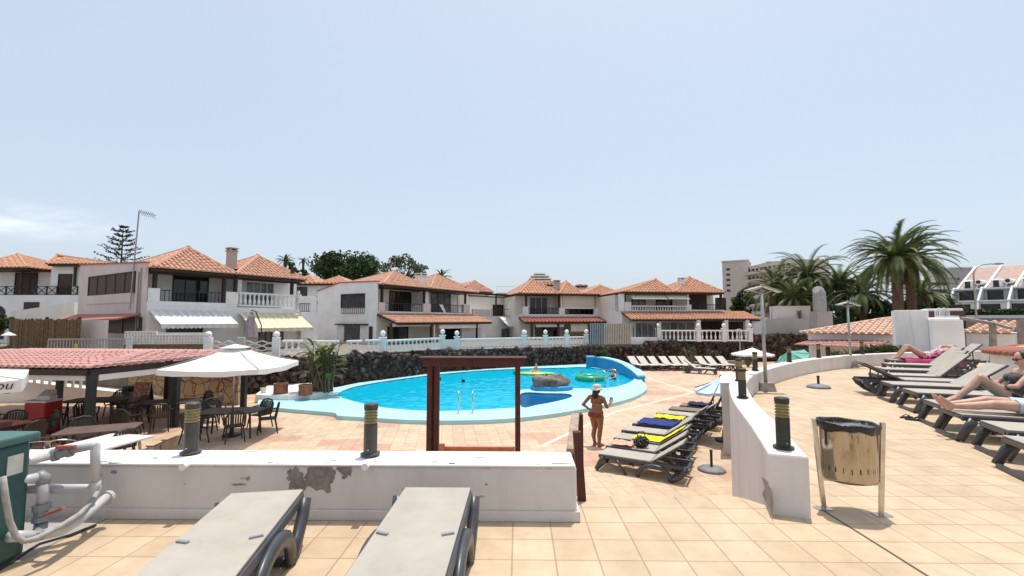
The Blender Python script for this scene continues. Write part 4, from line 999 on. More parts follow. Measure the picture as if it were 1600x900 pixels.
for k in range(6):
    u = uL+.2+k*3.9
    b.add([(u,-.5,z2),(u,3.59,z2),(u,3.59,z3+.2),(u,2.6,z3+.2),(u+.3,-.5,z2),(u+.3,3.59,z2),(u+.3,3.59,z3+.2),(u+.3,2.6,z3+.2)],[(0,1,2,3),(7,6,5,4),(0,3,7,4),(3,2,6,7),(0,4,5,1)])
    b.add([(u,3.9,z3),(u,17,zr1+.35),(u,17,zr1-.4),(u,5.6,z3),(u+.35,3.9,z3),(u+.35,17,zr1+.35),(u+.35,17,zr1-.4),(u+.35,5.6,z3)],[(0,1,2,3),(7,6,5,4),(0,4,5,1),(1,5,6,2),(2,6,7,3)])
    b.add([(u,-2.8,HG),(u,-.002,HG),(u,-.002,z2-.3),(u,-.6,z2-.3),(u+.3,-2.8,HG),(u+.3,-.002,HG),(u+.3,-.002,z2-.3),(u+.3,-.6,z2-.3)],[(0,1,2,3),(7,6,5,4),(0,3,7,4),(3,2,6,7),(0,4,5,1)])
mk('slanted_party_walls', b, WHITE2, TA)
for k in range(5):
    u = uL+1.9+k*3.9
    o = box(f, TA, 'dormer', u-.8, u+.8, 4.5, 7.4, z3+.002, z3+1.7, WHITE2, bev=.3); b = f.mb(); b.box(u-.42, u+.35, 4.46, 4.495, z3+.05, z3+1.4); mk('pane', b, GLASS, o)
    b = f.mb(); R_ = Matrix.Rotation(pi/2, 3, 'X'); b.tube([(u+1.5, 4.3, z3+1.2), (u+1.5, 8.2, z3+1.2)], .5, 14); b.M = f.M; mk('round_vent', b, WHITE2, TA, smooth=False)
    b = f.mb(); b.tube([(u+1.5, 4.27, z3+1.2), (u+1.5, 4.295, z3+1.2)], .33, 14); mk('vent_opening', b, IRON, TA)
    o = box(f, TA, 'terrace_door', u-1.1, u+1.0, 3.55, 3.598, z2+.02, z2+1.9, DARKWOOD); b = f.mb(); b.box(u-1.0, u+.9, 3.53, 3.549, z2+.08, z2+1.82); mk('pane', b, GLASS, o)
    o = box(f, TA, 'ground_opening', u-1.3, u+1.2, -.05, -.002, HG, z2-.7, DARKWOOD); b = f.mb(); b.box(u-1.2, u+1.1, -.07, -.051, HG+.1, z2-.8); mk('pane', b, GLASS, o)
f = Fac(1472, 125, 1525, 125); WB = empty('white_tower_block', (*f.P(f.L/2, 0, 0)[:2], HG), 'plain pale grey block behind the stepped apartments beside the palms', 'building')
u0, u1, z0, z1 = f.rect((1489,418,1524,470)); box(f, WB, 'tower', u0, u1, 0, 8, HG, z1, GREYW); q = f.rect((1488,417,1525,419)); box(f, WB, 'parapet', q[0], q[1], -.1, 8.1, q[2], q[3], WHITE)
window(f, WB, (1500,434,1503,438), 0, GREYW, GLASS, 1)
u0, u1, z0, z1 = f.rect((1460,436,1489,475)); box(f, WB, 'low_wing', u0, u1, 1, 9, HG, z1, CREAMW)
for j in range(3): box(f, WB, 'window_band', u0+.3, u1-.2, .95, .998, z1-1.6-1.9*j, z1-.8-1.9*j, GLASS)
# ---------------------------------------------------------------- long low tiled building and white blocks, right
f = Fac(1262, 25, 1420, 22, LOW); LB = empty('low_tiled_building', (*f.P(f.L/2, 0, 0)[:2], LOW), 'long low white building with a faded orange tiled roof beyond the curved parapet', 'building')
zt = f.zz(1330, 521); zr = f.zz(1400, 497, 3.2)
box(f, LB, 'wall', 0, f.L, 0, 7, LOW, zt-.03, WHITE)
TERRAF = M('faded_orange_tile', (.66,.45,.34), (.52,.32,.23), 2.2, .8, .5, 18, lo=.3, hi=.7)
b = MB(); roof_face(b, [f.P(-.25,-.4,zt), f.P(f.L,-.4,zt), f.P(f.L,3.4,zr), f.P(3.0,3.4,zr)], .30); roof_face(b, [f.P(-.25,7,zt), f.P(-.25,-.4,zt), f.P(3.0,3.4,zr)], .30); mk('roof', b, TERRAF, LB)
f = Fac(1398, 19.5, 1512, 18.2, LOW); WBk = empty('white_roof_block', (*f.P(f.L/2, 0, 0)[:2], LOW), 'plain white block with stair bulkhead and white chairs on its roof behind the right loungers', 'building')
q = f.rect((1398,484,1508,575)); box(f, WBk, 'main_wall', q[0], f.u(1450), 0, 3, LOW, f.zz(1425, 484.5), WHITE, bev=.02)
box(f, WBk, 'rear_wall', f.u(1450)+.002, f.u(1512), .9, 3, LOW, f.zz(1480, 482, .9), WHITE, bev=.02); box(f, WBk, 'curved_front', f.u(1450)+.002, f.u(1503), -.4, .89, LOW, f.zz(1480, 496, -.4), WHITE2, bev=.12)
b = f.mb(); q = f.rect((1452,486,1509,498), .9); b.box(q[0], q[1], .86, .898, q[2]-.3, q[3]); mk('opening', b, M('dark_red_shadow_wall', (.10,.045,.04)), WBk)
q = f.rect((1500,500,1509,513), .9); box(f, WBk, 'side_window', q[0], q[1], .85, .897, q[2], q[3], GLASS)
b = f.mb(); b.tube([f.M.inverted() @ f.P(f.u(1423), -.03, f.zz(1423,490)), (f.u(1430), -.03, f.zz(1430,560))], .02, 6); b.M = f.M; mk('drain_pipe', b, WHITE2, WBk)
for k, px in enumerate((1476, 1484)):
    p = f.P(f.u(px, .2), .25, f.zz(1480, 496, -.4)); t = empty('white_chair', p, 'white slatted plastic chair on the white roof block, %s of two' % ('left' if k == 0 else 'right'), 'chair', 'white chairs on the roof block')
    b = MB(); b.box(p.x-.2, p.x+.2, p.y-.2, p.y+.2, p.z+.02, p.z+.07); mk('seat', b, WHITEP, t)
    b = MB()
    for i in range(5): b.box(p.x-.19+.085*i, p.x-.15+.085*i, p.y+.18, p.y+.21, p.z+.07, p.z+.34-.03*abs(i-2))
    b.tube([(p.x-.2, p.y+.2, p.z+.28), (p.x, p.y+.2, p.z+.38), (p.x+.2, p.y+.2, p.z+.28)], .025, 6); mk('backrest', b, WHITEP, t)
# roofs with tiles to its right and wall with railing
f = Fac(1508, 20, 1640, 18, LOW); RB = empty('tiled_outbuilding', (*f.P(f.L/2, 0, 0)[:2], LOW), 'white outbuilding with weathered orange roof tiles right of the white block', 'building')
zt = f.zz(1545, 519.5); box(f, RB, 'wall', 0, f.u(1582), 0, 4, LOW, zt-.05, WHITE); b = MB(); roof_face(b, [f.P(-.1,-.3,zt), f.P(f.u(1582),-.3,zt), f.P(f.u(1572),2.6,zt+.42), f.P(-.1,2.6,zt+.42)], .26); mk('roof', b, TERRAF, RB)
b = f.mb(); b.box(f.u(1582)+.002, f.u(1645), .5, 4, LOW, f.zz(1600,500,.5), ); mk('rear_wall', b, CONC, RB)
p0 = D(1551, 560, 15.5); t = empty('weathered_handrail', (p0.x, p0.y, p0.z-.3), 'grey wooden handrail with posts sloping down past the tiled outbuilding', 'handrail')
b = MB(); b.bar(D(1551, 504, 15.5), D(1551, 562, 15.5)-V((0,0,.3)), .13); mk('post', b, CONC, t)
b = MB(); b.bar(D(1502, 497, 17), D(1553, 506, 15.45), .10); b.bar(D(1553, 505, 15.5), D(1580, 513, 14.6), .07); mk('rail', b, CONC, t)
# pink canopy and back wall of the bar beyond the curved parapet
f = Fac(1246, 24.5, 1362, 21.5, LOW); CN = empty('pink_canopy', (*f.P(f.L/2, 0, 0)[:2], LOW), 'flat pink roofed canopy on dark posts in front of the low tiled building', 'canopy')
zc = f.zz(1300, 541); b = MB(); roof_face(b, [f.P(0,-.3,zc), f.P(f.L,-.3,zc), f.P(f.L,1.6,zc+.25), f.P(0,1.6,zc+.25)], .2); mk('roof', b, TERRAP, CN)
for px in (1252, 1292, 1345): u = f.u(px); box(f, CN, 'post', u-.07, u+.07, -.1, .04, LOW, zc-.03, DARKWOOD)
box(f, CN, 'back_wall', .2, f.L-.2, 1.4, 1.55, LOW, zc-.03, WHITE)
# low structures between house D and the palms
f = Fac(1190, 40.2, 1400, 38.0, HG); LW2 = empty('low_annex', (*f.P(f.L/2, 0, 0)[:2], HG), 'low concrete annex with pinkish box and tiled roof below the palms', 'building')
q = f.rect((1198,498,1264,524)); box(f, LW2, 'concrete_wall', q[0], q[1], 0, 2, -1.7, q[3], GREYW)
q = f.rect((1212,478,1267,497), 1); box(f, LW2, 'pinkish_box', q[0], q[1], 1.0, 1.9, HG, q[3], PINKW); q = f.rect((1205,479,1212,500), 2.6); box(f, LW2, 'white_pier', q[0], q[1], 2.6, 3, HG, q[3], WHITE)
q = f.rect((1186,497,1200,522)); box(f, LW2, 'white_wall', q[0]-.5, q[1]-.002, .2, 1, -1.7, q[3], WHITE)
b = MB(); z0 = f.zz(1260,507,1); z1 = f.zz(1270,496,4); roof_face(b, [f.P(f.u(1215),2.02,z0), f.P(f.u(1395),2.02,z0), f.P(f.u(1380),6,z1), f.P(f.u(1215),6,z1)], .34); mk('roof', b, TERRAF, LW2)
b = f.mb(); b.box(f.u(1215), f.u(1390), 2.1, 6, HG-1.5, z0-.02); mk('wall', b, WHITE, LW2)
p = D(1282, 500, 27); t = empty('ventilation_duct', (p.x, p.y, p.z-1.2), 'big galvanised ventilation duct with a bent top beside the palms', 'duct')
r_ = 10*p.y/FPX; zt = D(1281, 452, 27).z; b = MB(); b.box(p.x-r_*1.1, p.x+r_*1.25, p.y-r_, p.y+r_, p.z-1.2, D(1282, 487, 27).z); mk('square_base', b, GREYMETAL, t, bev=.02)
zz_ = D(1282, 487, 27).z
b = MB(); b.lathe([(r_*.9,zz_-.002),(r_*.9,zz_+.5),(r_*.96,zz_+.5),(r_*.96,zz_+.56),(r_*.88,zz_+.56),(r_*.88,zt-.45),(r_*.95,zt-.45),(r_*.95,zt-.4),(r_*.88,zt-.4)], (p.x, p.y, 0), 22); mk('round_pipe', b, GREYMETAL, t)
b = MB(); b.tube([(p.x, p.y, zt-.42), (p.x, p.y, zt-.25), (p.x-.06, p.y-.02, zt-.10), (p.x-.20, p.y-.08, zt-.01)], [r_*.86, r_*.86, r_*.8, r_*.62], 18); mk('bend', b, GREYMETAL, t)
# thatched round hut with white ball
p = D(1222, 500, 47); t = empty('thatched_hut', (p.x, p.y, HG), 'low brown thatched dome with white globe in front of the palms', 'hut')
b = MB(); rr = 24*47/FPX; zt = D(1222, 467, 47).z; b.lathe([(rr, zt-1.4), (rr*.9, zt-.9), (rr*.62, zt-.35), (rr*.3, zt-.08), (.01, zt)], (p.x, p.y, 0), 20); mk('dome', b, REED, t, smooth=True)
b = MB(); b.lathe([(rr*.95, HG), (rr*.95, zt-1.4)], (p.x, p.y, 0), 20); mk('wall', b, CONC, t)
b = MB(); b.ell((p.x+.35, p.y-.4, zt+.22), (.32,.32,.24), 14, 9); mk('globe', b, WHITEP, t, smooth=True)
# long pale retaining wall under the apartments with hedge
q0, q1 = D(1495, 505, 40), D(1640, 505, 36); b = MB(); b.ribbon([(q0.x, q0.y), (q1.x, q1.y)], (-1.8, D(1560, 492.5, 38).z), .4); tag(mk('retaining_wall', b, WHITE2), 'long pale retaining wall below the stepped apartments', 'wall')
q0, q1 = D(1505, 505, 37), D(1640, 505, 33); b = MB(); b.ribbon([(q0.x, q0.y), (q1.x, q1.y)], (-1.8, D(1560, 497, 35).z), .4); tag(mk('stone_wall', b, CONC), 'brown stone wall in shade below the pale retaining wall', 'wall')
# ================================================================ BALUSTRADES, FENCES ON THE TERRACE EDGE
def bal_run(pts, z0, h, label, nper=.27, posts=True, group=None, mat=None):
    mat = mat or BALW
    """pts: posts positions (x,y)"""
    root = empty('balustrade', (*pts[0], z0), label, 'balustrade', group)
    src = None
    for (a, b_) in zip(pts, pts[1:]):
        A_ = V((a[0], a[1], 0)); B_ = V((b_[0], b_[1], 0)); L = (B_-A_).length; e = (B_-A_)/L
        mb = MB(); mb.bar(A_+e*.13+V((0,0,z0+.05)), B_-e*.13+V((0,0,z0+.05)), .22, .10); mk('plinth', mb, mat, root, bev=.01)
        mb = MB(); mb.bar(A_+e*.13+V((0,0,z0+h-.05)), B_-e*.13+V((0,0,z0+h-.05)), .22, .10); mk('top_rail', mb, mat, root, bev=.015)
        n = max(1, int((L-.3)/nper)); hh = h-.2
        for i in range(n):
            p = A_+e*(.15+(L-.3)*(i+.5)/n)+V((0,0,z0+.1))
            if src is None:
                mb = MB(); mb.lathe([(q*1.3, z*hh) for q, z in BPROF], (0,0,0), 8); src = mk('baluster', mb, mat, root, smooth=True, world=False); o = src
            else: o = src.copy(); C.objects.link(o)
            o.parent = root; o.location = p-wloc(root)
    for p in (pts if posts else []):
        mb = MB(); mb.box(p[0]-.15, p[0]+.15, p[1]-.15, p[1]+.15, z0-.05, z0+h+.10); mb.box(p[0]-.19, p[0]+.19, p[1]-.19, p[1]+.19, z0+h+.10, z0+h+.16); o = mk('pillar', mb, PILBL, root, bev=.01)
        mb = MB(); mb.lathe([(.06,0),(.05,.05),(.13,.12),(.16,.2),(.13,.29),(.05,.36),(.01,.38)], (p[0], p[1], z0+h+.16), 12); mk('ball_finial', mb, mat, o, smooth=True)
    return root
PILBL = stucco('pillar_render', (.84,.79,.74), amt=.12)
BALW = stucco('balustrade_paint', (.88,.84,.79), amt=.10)
def onpath(px):
    """point on the lava wall line at photo column px"""
    for i in range(len(LWP)-1):
        a, b_ = lw_px[i][0], lw_px[i+1][0]
        if a <= px <= b_:
            t = (px-a)/(b_-a); p = V(LWP[i])*(1-t)+V(LWP[i+1])*t; return (p.x, p.y+.30), LWZ[i]*(1-t)+LWZ[i+1]*t
def zat(px): return onpath(px)[1]
g = 'white balustrades on the lava wall'
z0 = zat(650)-.02
bal_run([onpath(x)[0] for x in (533, 563, 594)], zat(560)-.02, .72, 'white balustrade behind the big leafy plant, left end of the lava wall', posts=False)
bal_run([onpath(x)[0] for x in (594, 689)], zat(640)-.02, .72, 'white balustrade on the lava wall below the left porch roof', .29)
bal_run([onpath(x)[0] for x in (711, 818)], zat(760)-.02, .72, 'long white balustrade on the lava wall right of the small gate', .29)
bal_run([onpath(x)[0] for x in (819.5, 852, 886, 917)], zat(870)-.02, .74, 'white balustrade with four ball topped pillars beside the slatted fence', .29)
ga, gb = onpath(692)[0], onpath(708)[0]
mb = MB(); mb.ribbon([ga, gb], (zat(700)-.02, zat(700)+.62), .08); tag(mk('garden_gate', mb, CREAMW, bev=.01), 'small pale solid gate between two pillars of the white balustrade', 'gate')
dpts = [D(x, 520, 37.2)[:2] for x in (1028, 1091, 1131, 1172)]; zD = D(1100, 533, 37.2).z
bal_run(dpts, zD, .88, 'white balustrade above the reddish lava wall below the right villa', .32)
mb = MB(); p, q = D(985, 532, 37), D(1026, 532, 37); mb.ribbon([p[:2], q[:2]], (p.z-.3, p.z+.25), .3); o = mk('terrace_parapet', mb, WHITE); tag(o, 'low white parapet below barred windows left of the right balustrade', 'wall')
mb = MB()
for i in range(9): x = p.x+(q.x-p.x)*i/8; mb.bar((x, p.y, p.z+.25), (x, p.y, p.z+1.05+(.5 if i % 4 == 0 else 0)), .05)
mk('iron_bars', mb, IRON, o)
# left: wavy panel fence, block wall, grey railing, reed fence
f = Fac(326, 21.2, 436, 22.2, HG); wf = empty('wavy_panel_fence', f.P(f.L/2, 0, HG), 'white concrete fence of wavy slats between ball topped pillars', 'fence')
for px in (327, 378, 433):
    u = f.u(px); o = box(f, wf, 'pillar', u-.16, u+.16, -.16, .16, -.9, f.zz(px, 527), GREYW if px == 378 else WHITE, bev=.01)
    if px != 378: b = f.mb(); b.ell((u, 0, f.zz(px, 522.5)), .15, 12, 8); mk('ball_finial', b, WHITE2, o, smooth=True)
for a, c in ((333, 373), (382, 427)):
    u0, u1 = f.u(a), f.u(c); b = f.mb()
    for yy, ph in ((534.5,0),(538.5,pi),(542.5,0),(546.5,pi)):
        z = f.zz((a+c)/2, yy); n = 20
        for i in range(n):
            x0 = u0+(u1-u0)*i/n; x1 = u0+(u1-u0)*(i+1)/n
            b.bar((x0, 0, z+.05*sin(ph+i/n*4*pi)), (x1+.01, 0, z+.05*sin(ph+(i+1)/n*4*pi)), .05, .055)
    mk('wavy_slats', b, CREAMW, wf)
rail2 = [D(x, 540, 21.9)[:2] for x in (438, 476)]; bal_run(rail2, D(457, 553, 21.9).z, .66, 'short white balustrade left of the big leafy plant', .24, posts=False)
rail2 = [D(x, 540, 22.6)[:2] for x in (478, 533)]; bal_run(rail2, D(505, 553, 22.6).z, .66, 'white balustrade hidden behind the big leafy plant', .27, posts=False)
f = Fac(196, 20.6, 326, 21.2, HG); bw = empty('pierced_block_wall', f.P(f.L/2, 0, HG), 'beige pierced block wall above a brown base behind the pink roof', 'wall')
def pierced(a, y0, c, y1, nu, nz):
    u0, u1, z0, z1 = f.rect((a, y0, c, y1)); b = f.mb(); du = (u1-u0)/nu; dz = (z1-z0)/nz; t = .05
    for i in range(nu+1): b.box(u0+i*du-t/2, u0+i*du+t/2, -.06, .06, z0, z1)
    for j in range(nz+1): b.box(u0, u1, -.058, .058, z0+j*dz-t/2, z0+j*dz+t/2)
    for i in range(nu):
        for j in range(nz):
            if (i+j) % 2 == 0: b.bar((u0+i*du, 0, z0+j*dz), (u0+(i+1)*du, 0, z0+(j+1)*dz), .05, .05)
            else: b.bar((u0+i*du, 0, z0+(j+1)*dz), (u0+(i+1)*du, 0, z0+j*dz), .05, .05)
    mk('pierced_blocks', b, CREAMW, bw)
pierced(198, 518.5, 246, 537, 10, 4); pierced(247, 523.5, 324, 537, 16, 3)
slab(f, bw, 'brown_base', (196, 538, 326, 556), -.1, .1, REED); slab(f, bw, 'block_backing', (196, 520, 326, 538), .3, .4, CREAMW)
f = Fac(76, 19.8, 208, 20.3, HG); gr = empty('grey_railing', f.P(f.L/2, 0, -.9), 'grey metal railing with upright bars above the pink corrugated roof', 'railing')
rail(f, gr, (78, 529, 200, 556), 0, GREYMETAL, 26, .035, 'bars'); rail(f, gr, (200, 526, 208, 556), -.05, WFRAME, 3, .04, 'gate_post')
b = f.mb(); q = f.rect((119, 537, 124, 545), -.06); b.box(q[0], q[1], -.07, -.05, q[2], q[3]); mk('yellow_notice', b, YELP, gr)
f = Fac(14, 22.8, 127, 22.2, HG); rf = empty('reed_fence', f.P(f.L/2, 0, -1), 'dry brown reed screen fence behind the grey railing', 'fence')
u0, u1, z0, z1 = f.rect((15, 499, 126, 560)); b = f.mb(); r3 = random.Random(9); x = u0
while x < u1: w_ = r3.uniform(.02,.045); b.box(x, x+w_, r3.uniform(-.02,.02), .05, z0, z1+r3.uniform(-.06,.05)); x += w_
mk('reed_panel', b, REED, rf)
b = f.mb()
for px in (15, 70, 121): u = f.u(px); b.box(u-.05, u+.05, .05, .14, z0, z1+.12)
mk('fence_post', b, DARKWOOD, rf)
f = Fac(128, 23, 200, 22.5, HG); b = f.mb(); q = f.rect((128, 500, 165, 520)); b.box(q[0], q[1], 0, .15, HG-.8, q[3]); o = mk('garden_wall', b, PINKW); tag(o, 'short pinkish garden wall between reed fence and garage opening', 'wall')
p = D(12, 545, 18.5); t = empty('garden_lamp', (p.x, p.y, -1.0), 'garden lamp post with a white hat at the left edge', 'lamp')
b = MB(); b.lathe([(.04,-1.0),(.04,D(12,525,18.5).z)], (p.x, p.y, 0), 8); mk('post', b, GREYMETAL, t)
zt = D(12,523,18.5).z; b = MB(); b.lathe([(.24,zt-.04),(.20,zt),(.05,zt+.09),(.01,zt+.12)], (p.x, p.y, 0), 14); mk('hat', b, WHITEP, t, smooth=True)
# stone clad wall with crazy paving behind the cafe
m, nt, b_ = nodes('tan_crazy_paving'); g_ = pos(nt)
vo = N(nt, 'ShaderNodeTexVoronoi', feature='DISTANCE_TO_EDGE'); vo.inputs['Scale'].default_value = 2.6
vc = N(nt, 'ShaderNodeTexVoronoi', feature='F1'); vc.inputs['Scale'].default_value = 2.6
mp_ = N(nt, 'ShaderNodeVectorMath', operation='ADD'); nz = N(nt, 'ShaderNodeTexNoise'); nz.inputs['Scale'].default_value = 3; nt.links.new(g_, nz.inputs[0])
sc_ = N(nt, 'ShaderNodeVectorMath', operation='SCALE'); sc_.inputs['Scale'].default_value = .25; nt.links.new(nz.outputs[1], sc_.inputs[0]); nt.links.new(g_, mp_.inputs[0]); nt.links.new(sc_.outputs[0], mp_.inputs[1])
nt.links.new(mp_.outputs[0], vo.inputs[0]); nt.links.new(mp_.outputs[0], vc.inputs[0])
edge = ramp(nt, vo.outputs[0], [(.015, 0.0), (.05, 1.0)]); sp = N(nt, 'ShaderNodeSeparateColor'); nt.links.new(vc.outputs[1], sp.inputs[0])
stc = ramp(nt, sp.outputs[0], [(0, (.42,.29,.16)), (1, (.58,.44,.28))]); nt.links.new(mixrgb(nt, edge, (.13,.085,.055), stc), b_.inputs['Base Color']); b_.inputs['Roughness'].default_value = .85
bump(nt, b_, edge, .8, .03); CRAZY = m
sw_a, sw_b = G(205, 624, LOW), G(376, 632, LOW)
cwl2 = empty('stone_clad_wall', ((sw_a.x+sw_b.x)/2, sw_a.y, LOW), 'tan crazy paved stone wall behind the cafe posts', 'wall')
b = MB(); b.ribbon([sw_a[:2], sw_b[:2]], (LOW, -.62), .3); mk('stone_cladding', b, CRAZY, cwl2)
b = MB(); b.ribbon([sw_a[:2], sw_b[:2]], (-.618, -.55), .38); mk('coping', b, CONC, cwl2)
# white service ramp and stair rail at far left of the cafe
ra = G(70, 640, LOW); rm = empty('white_ramp', (ra.x, ra.y, LOW), 'pale sloping ramp with slatted rail at the left behind the cafe', 'ramp')
b = MB(); b.add([(ra.x-5, ra.y+1.5, LOW), (ra.x+5.4, ra.y+1.5, LOW), (ra.x+5.4, ra.y+3.4, LOW), (ra.x-5, ra.y+3.4, LOW), (ra.x-5, ra.y+1.5, -.6), (ra.x-5, ra.y+3.4, -.6)], [(0,4,1),(3,2,5),(0,3,5,4),(4,5,2,1),(0,1,2,3)]); mk('ramp', b, CREAMW, rm)
b = MB()
for i in range(12):
    x = ra.x-3.6+i*.32; z = -.6-(x-ra.x+5)*.106; b.bar((x, ra.y+1.45, z), (x, ra.y+1.45, z+.95), .07)
b.bar((ra.x-3.8, ra.y+1.45, .22), (ra.x+.1, ra.y+1.45, -.2), .08); mk('slatted_rail', b, WFRAME, rm)
# ================================================================ VEGETATION
rv = random.Random(21)
def rdir():
    while 1:
        v = V((rv.uniform(-1,1), rv.uniform(-1,1), rv.uniform(-1,1)))
        if .05 < v.length < 1: return v.normalized()
def leaves(mb, c, r, n, size, shell=.55, flat=1.0):
    for _ in range(n):
        d = rdir(); q = V((d.x*r[0], d.y*r[1], d.z*r[2]))*(shell+(1-shell)*rv.random()**.6) if rv.random() < .8 else V((d.x*r[0], d.y*r[1], d.z*r[2]))*rv.random()
        p = V(c)+q; a = rdir(); a.z *= flat; a = a.normalized(); b_ = a.cross(rdir()).normalized(); s = size*rv.uniform(.6,1.4)
        mb.add([p-a*s, p+b_*s*.45, p+a*s, p-b_*s*.45], [(0,1,2,3)])
def tree(px, py_base_z, d, pyt, pyb, width_px, label, mat, bark, n=46, lsize=.2, leaf_n=60, loose=1.0, trunkpx=None, name='broadleaf_tree', group=None):
    top = D(px, pyt, d).z; bot = D(px, pyb, d).z; R_ = width_px*d/FPX/2; x = D(px, 500, d).x; z0 = py_base_z
    t = empty(name, (x, d, z0), label, 'tree', group)
    zc = (top+bot)/2; hz = (top-bot)/2
    mb = MB(); fork = V((x, d, bot-.1*hz)); mb.tube([(x, d, z0), (x+.1, d, (z0+bot)/2), fork], [R_*.11+.08, R_*.09+.06, R_*.075+.05], 8)
    cm = MB()
    for i in range(n):
        dd = rdir(); c = V((x+dd.x*R_*.82*rv.uniform(.5,1), d+dd.y*R_*.8*rv.uniform(.5,1), zc+dd.z*hz*.82*rv.uniform(.45,1)))
        if i % 4 == 0:
            md = fork.lerp(c, .55)+V((0,0,.12*hz)); mb.tube([fork, md, c], [R_*.05+.03, R_*.03+.02, .02], 5)
        rr = R_*rv.uniform(.20,.34)*loose; leaves(cm, c, (rr, rr, rr*.62), leaf_n, lsize)
    mk('trunk', mb, bark, t, smooth=True); mk('crown', cm, mat, t)
    return t
tree(538, HG, 62, 390, 450, 118, 'dense dark green spreading tree behind the left central villa', LF_DARK, BARKG, 70, .24, 110, 1.05)
tree(628, HG, 58, 392, 452, 92, 'loose airy eucalyptus like tree right of the dense dark tree', LF_OLIVE, BARKG, 42, .16, 55, .62)
tree(452, HG, 75, 404, 445, 26, 'small olive green tree behind the nearest villa chimney', LF_OLIVE, BARKG, 22, .24, 55, .9)
tree(470, HG, 70, 414, 446, 24, 'grey green rounded tree beside the small far palm', LF_MID, BARKG, 22, .22, 55, .9)
tree(377, HG, 60, 408, 430, 40, 'dark green tree top peeping between the two nearest roof points', LF_DARK, BARKG, 20, .24, 60, .9)
tree(-2, -1.2, 30, 482, 530, 40, 'bright green garden tree at the left edge', LF_MID, BARKG, 26, .14, 70, .9)
tree(18, -1.2, 18, 536, 565, 40, 'low green bush under the garden lamp at the left edge', LF_OLIVE, BARKG, 18, .10, 60, .9, name='garden_bush')
tree(1165, HG, 52, 446, 500, 46, 'green bushy tree at the left end of the palms', LF_MID, BARKG, 26, .2, 70)
tree(1360, HG, 40, 458, 512, 70, 'dark green bush under the large double palm', LF_DARK, BARKG, 30, .2, 80, 1.1, name='broadleaf_shrub')
tree(1310, HG, 38, 468, 512, 46, 'dark green shrub beside the ventilation duct', LF_DARK, BARKG, 26, .18, 80, 1.1, name='broadleaf_shrub')
tree(1465, HG, 48, 456, 492, 54, 'light green tree between the double palm and the white block', LF_OLIVE, BARKG, 30, .2, 70)
tree(1240, HG, 48, 462, 505, 60, 'dark green undergrowth between the thatched hut and the tall palm', LF_DARK, BARKG, 28, .2, 80, 1.1, name='broadleaf_shrub')
tree(1423, HG, 36, 466, 500, 46, 'dark green foliage mass behind the double palm trunk', LF_DARK, BARKG, 26, .2, 80, 1.0, name='broadleaf_shrub')
# norfolk pine
x = D(190, 400, 62).x; t = empty('norfolk_pine', (x, 62, HG), 'tiered norfolk pine behind the left roofs', 'tree')
zt = D(190, 352, 62).z; mb = MB(); mb.tube([(x, 62, HG), (x, 62, zt)], [.28, .03], 8); mk('trunk', mb, BARKG, t)
cm = MB()
for k in range(12):
    z = zt-.25-k*.62; L = .5+k*.30+(.35 if k % 2 else 0)
    for j in range(7):
        a = 2*pi*j/7+k*.7+rv.uniform(-.2,.2); LL = L*rv.uniform(.75,1.1); dv = V((cos(a), sin(a), 0)); pr = V((x, 62, z))
        for i in range(1, 9):
            f_ = i/8; c = V((x, 62, z))+dv*LL*f_+V((0,0,-.10*LL*f_*(1-f_)*2+.30*f_*f_*LL*.6)); cm.bar(pr, c, .03); pr = c
            if f_ > .3: leaves(cm, c, (.17,.17,.12), 8, .11)
mk('crown', cm, LF_PINE, t)
def palm_parts(seed, R_, nf, trunk_h, trunk_r, dead=8, droop=1.0, leafw=.045):
    r = random.Random(seed); fm = MB(); dm = MB()
    for i in range(nf+dead):
        dead_ = i >= nf
        el = r.uniform(-.55, 1.5) if not dead_ else r.uniform(-1.2, -.6)
        az = i*2.399+r.uniform(-.2,.2); L = R_*r.uniform(.85,1.12)*(1 if not dead_ else .6); m = dm if dead_ else fm
        h = V((cos(az), sin(az), 0)); p = V((0,0,trunk_h))+h*trunk_r*.6; a = el; ds = L/14; pts = [p]
        for k in range(14):
            p = p+(h*cos(a)+V((0,0,sin(a))))*ds; pts.append(p); a -= (.060+.045*k/7)*droop*(1.2 if el > .7 else .9)
            a = max(a, -1.5)
        m.tube(pts, [.035-.028*k/14 for k in range(15)], 4)
        side = h.cross(V((0,0,1)))
        for k in range(2, 15):
            for q in range(3):
                t_ = q/3; c = pts[k-1].lerp(pts[k], t_); dv = (pts[k]-pts[k-1]).normalized(); up = side.cross(dv)
                ll = L*.125*sin(pi*min(1, (k+t_+1.5)/16))**.6*r.uniform(.8,1.15)
                for s in (1, -1):
                    tip = c+(side*s*.70+dv*.70+up*(.38 if not dead_ else -.3)).normalized()*ll+V((0,0,-.14*ll)); wv = dv*leafw*.9
                    m.add([c-wv, c+wv, tip], [(0,1,2)])
    tm = MB(); n = 14
    pts = [(0.06*trunk_r*sin(k), 0, trunk_h*k/n) for k in range(n+1)]
    tm.tube(pts, [trunk_r*(1.15-.2*k/n+(.25 if k == n else 0)+.06*(k % 2)) for k in range(n+1)], 12)
    rr = random.Random(seed+5)
    for k in range(int(trunk_h*26)):
        z = rr.uniform(.1, trunk_h); a = rr.uniform(0, 2*pi); c = V((cos(a)*trunk_r*1.02, sin(a)*trunk_r*1.02, z)); tm.ell(c, (.07,.07,.05), 5, 4)
    return fm, dm, tm
def palm(loc, label, seed, R_, nf, th, tr, dead=10, droop=1.0, group=None, lw=.045, name='palm_tree'):
    t = empty(name, loc, label, 'palm tree', group); fm, dm, tm = palm_parts(seed, R_, nf, th, tr, dead, droop, lw)
    mk('trunk', tm, BARK, t, world=False); mk('crown', fm, LF_PALM, t, world=False)
    if dead: mk('dry_fronds', dm, LF_PALMD, t, world=False)
    return t
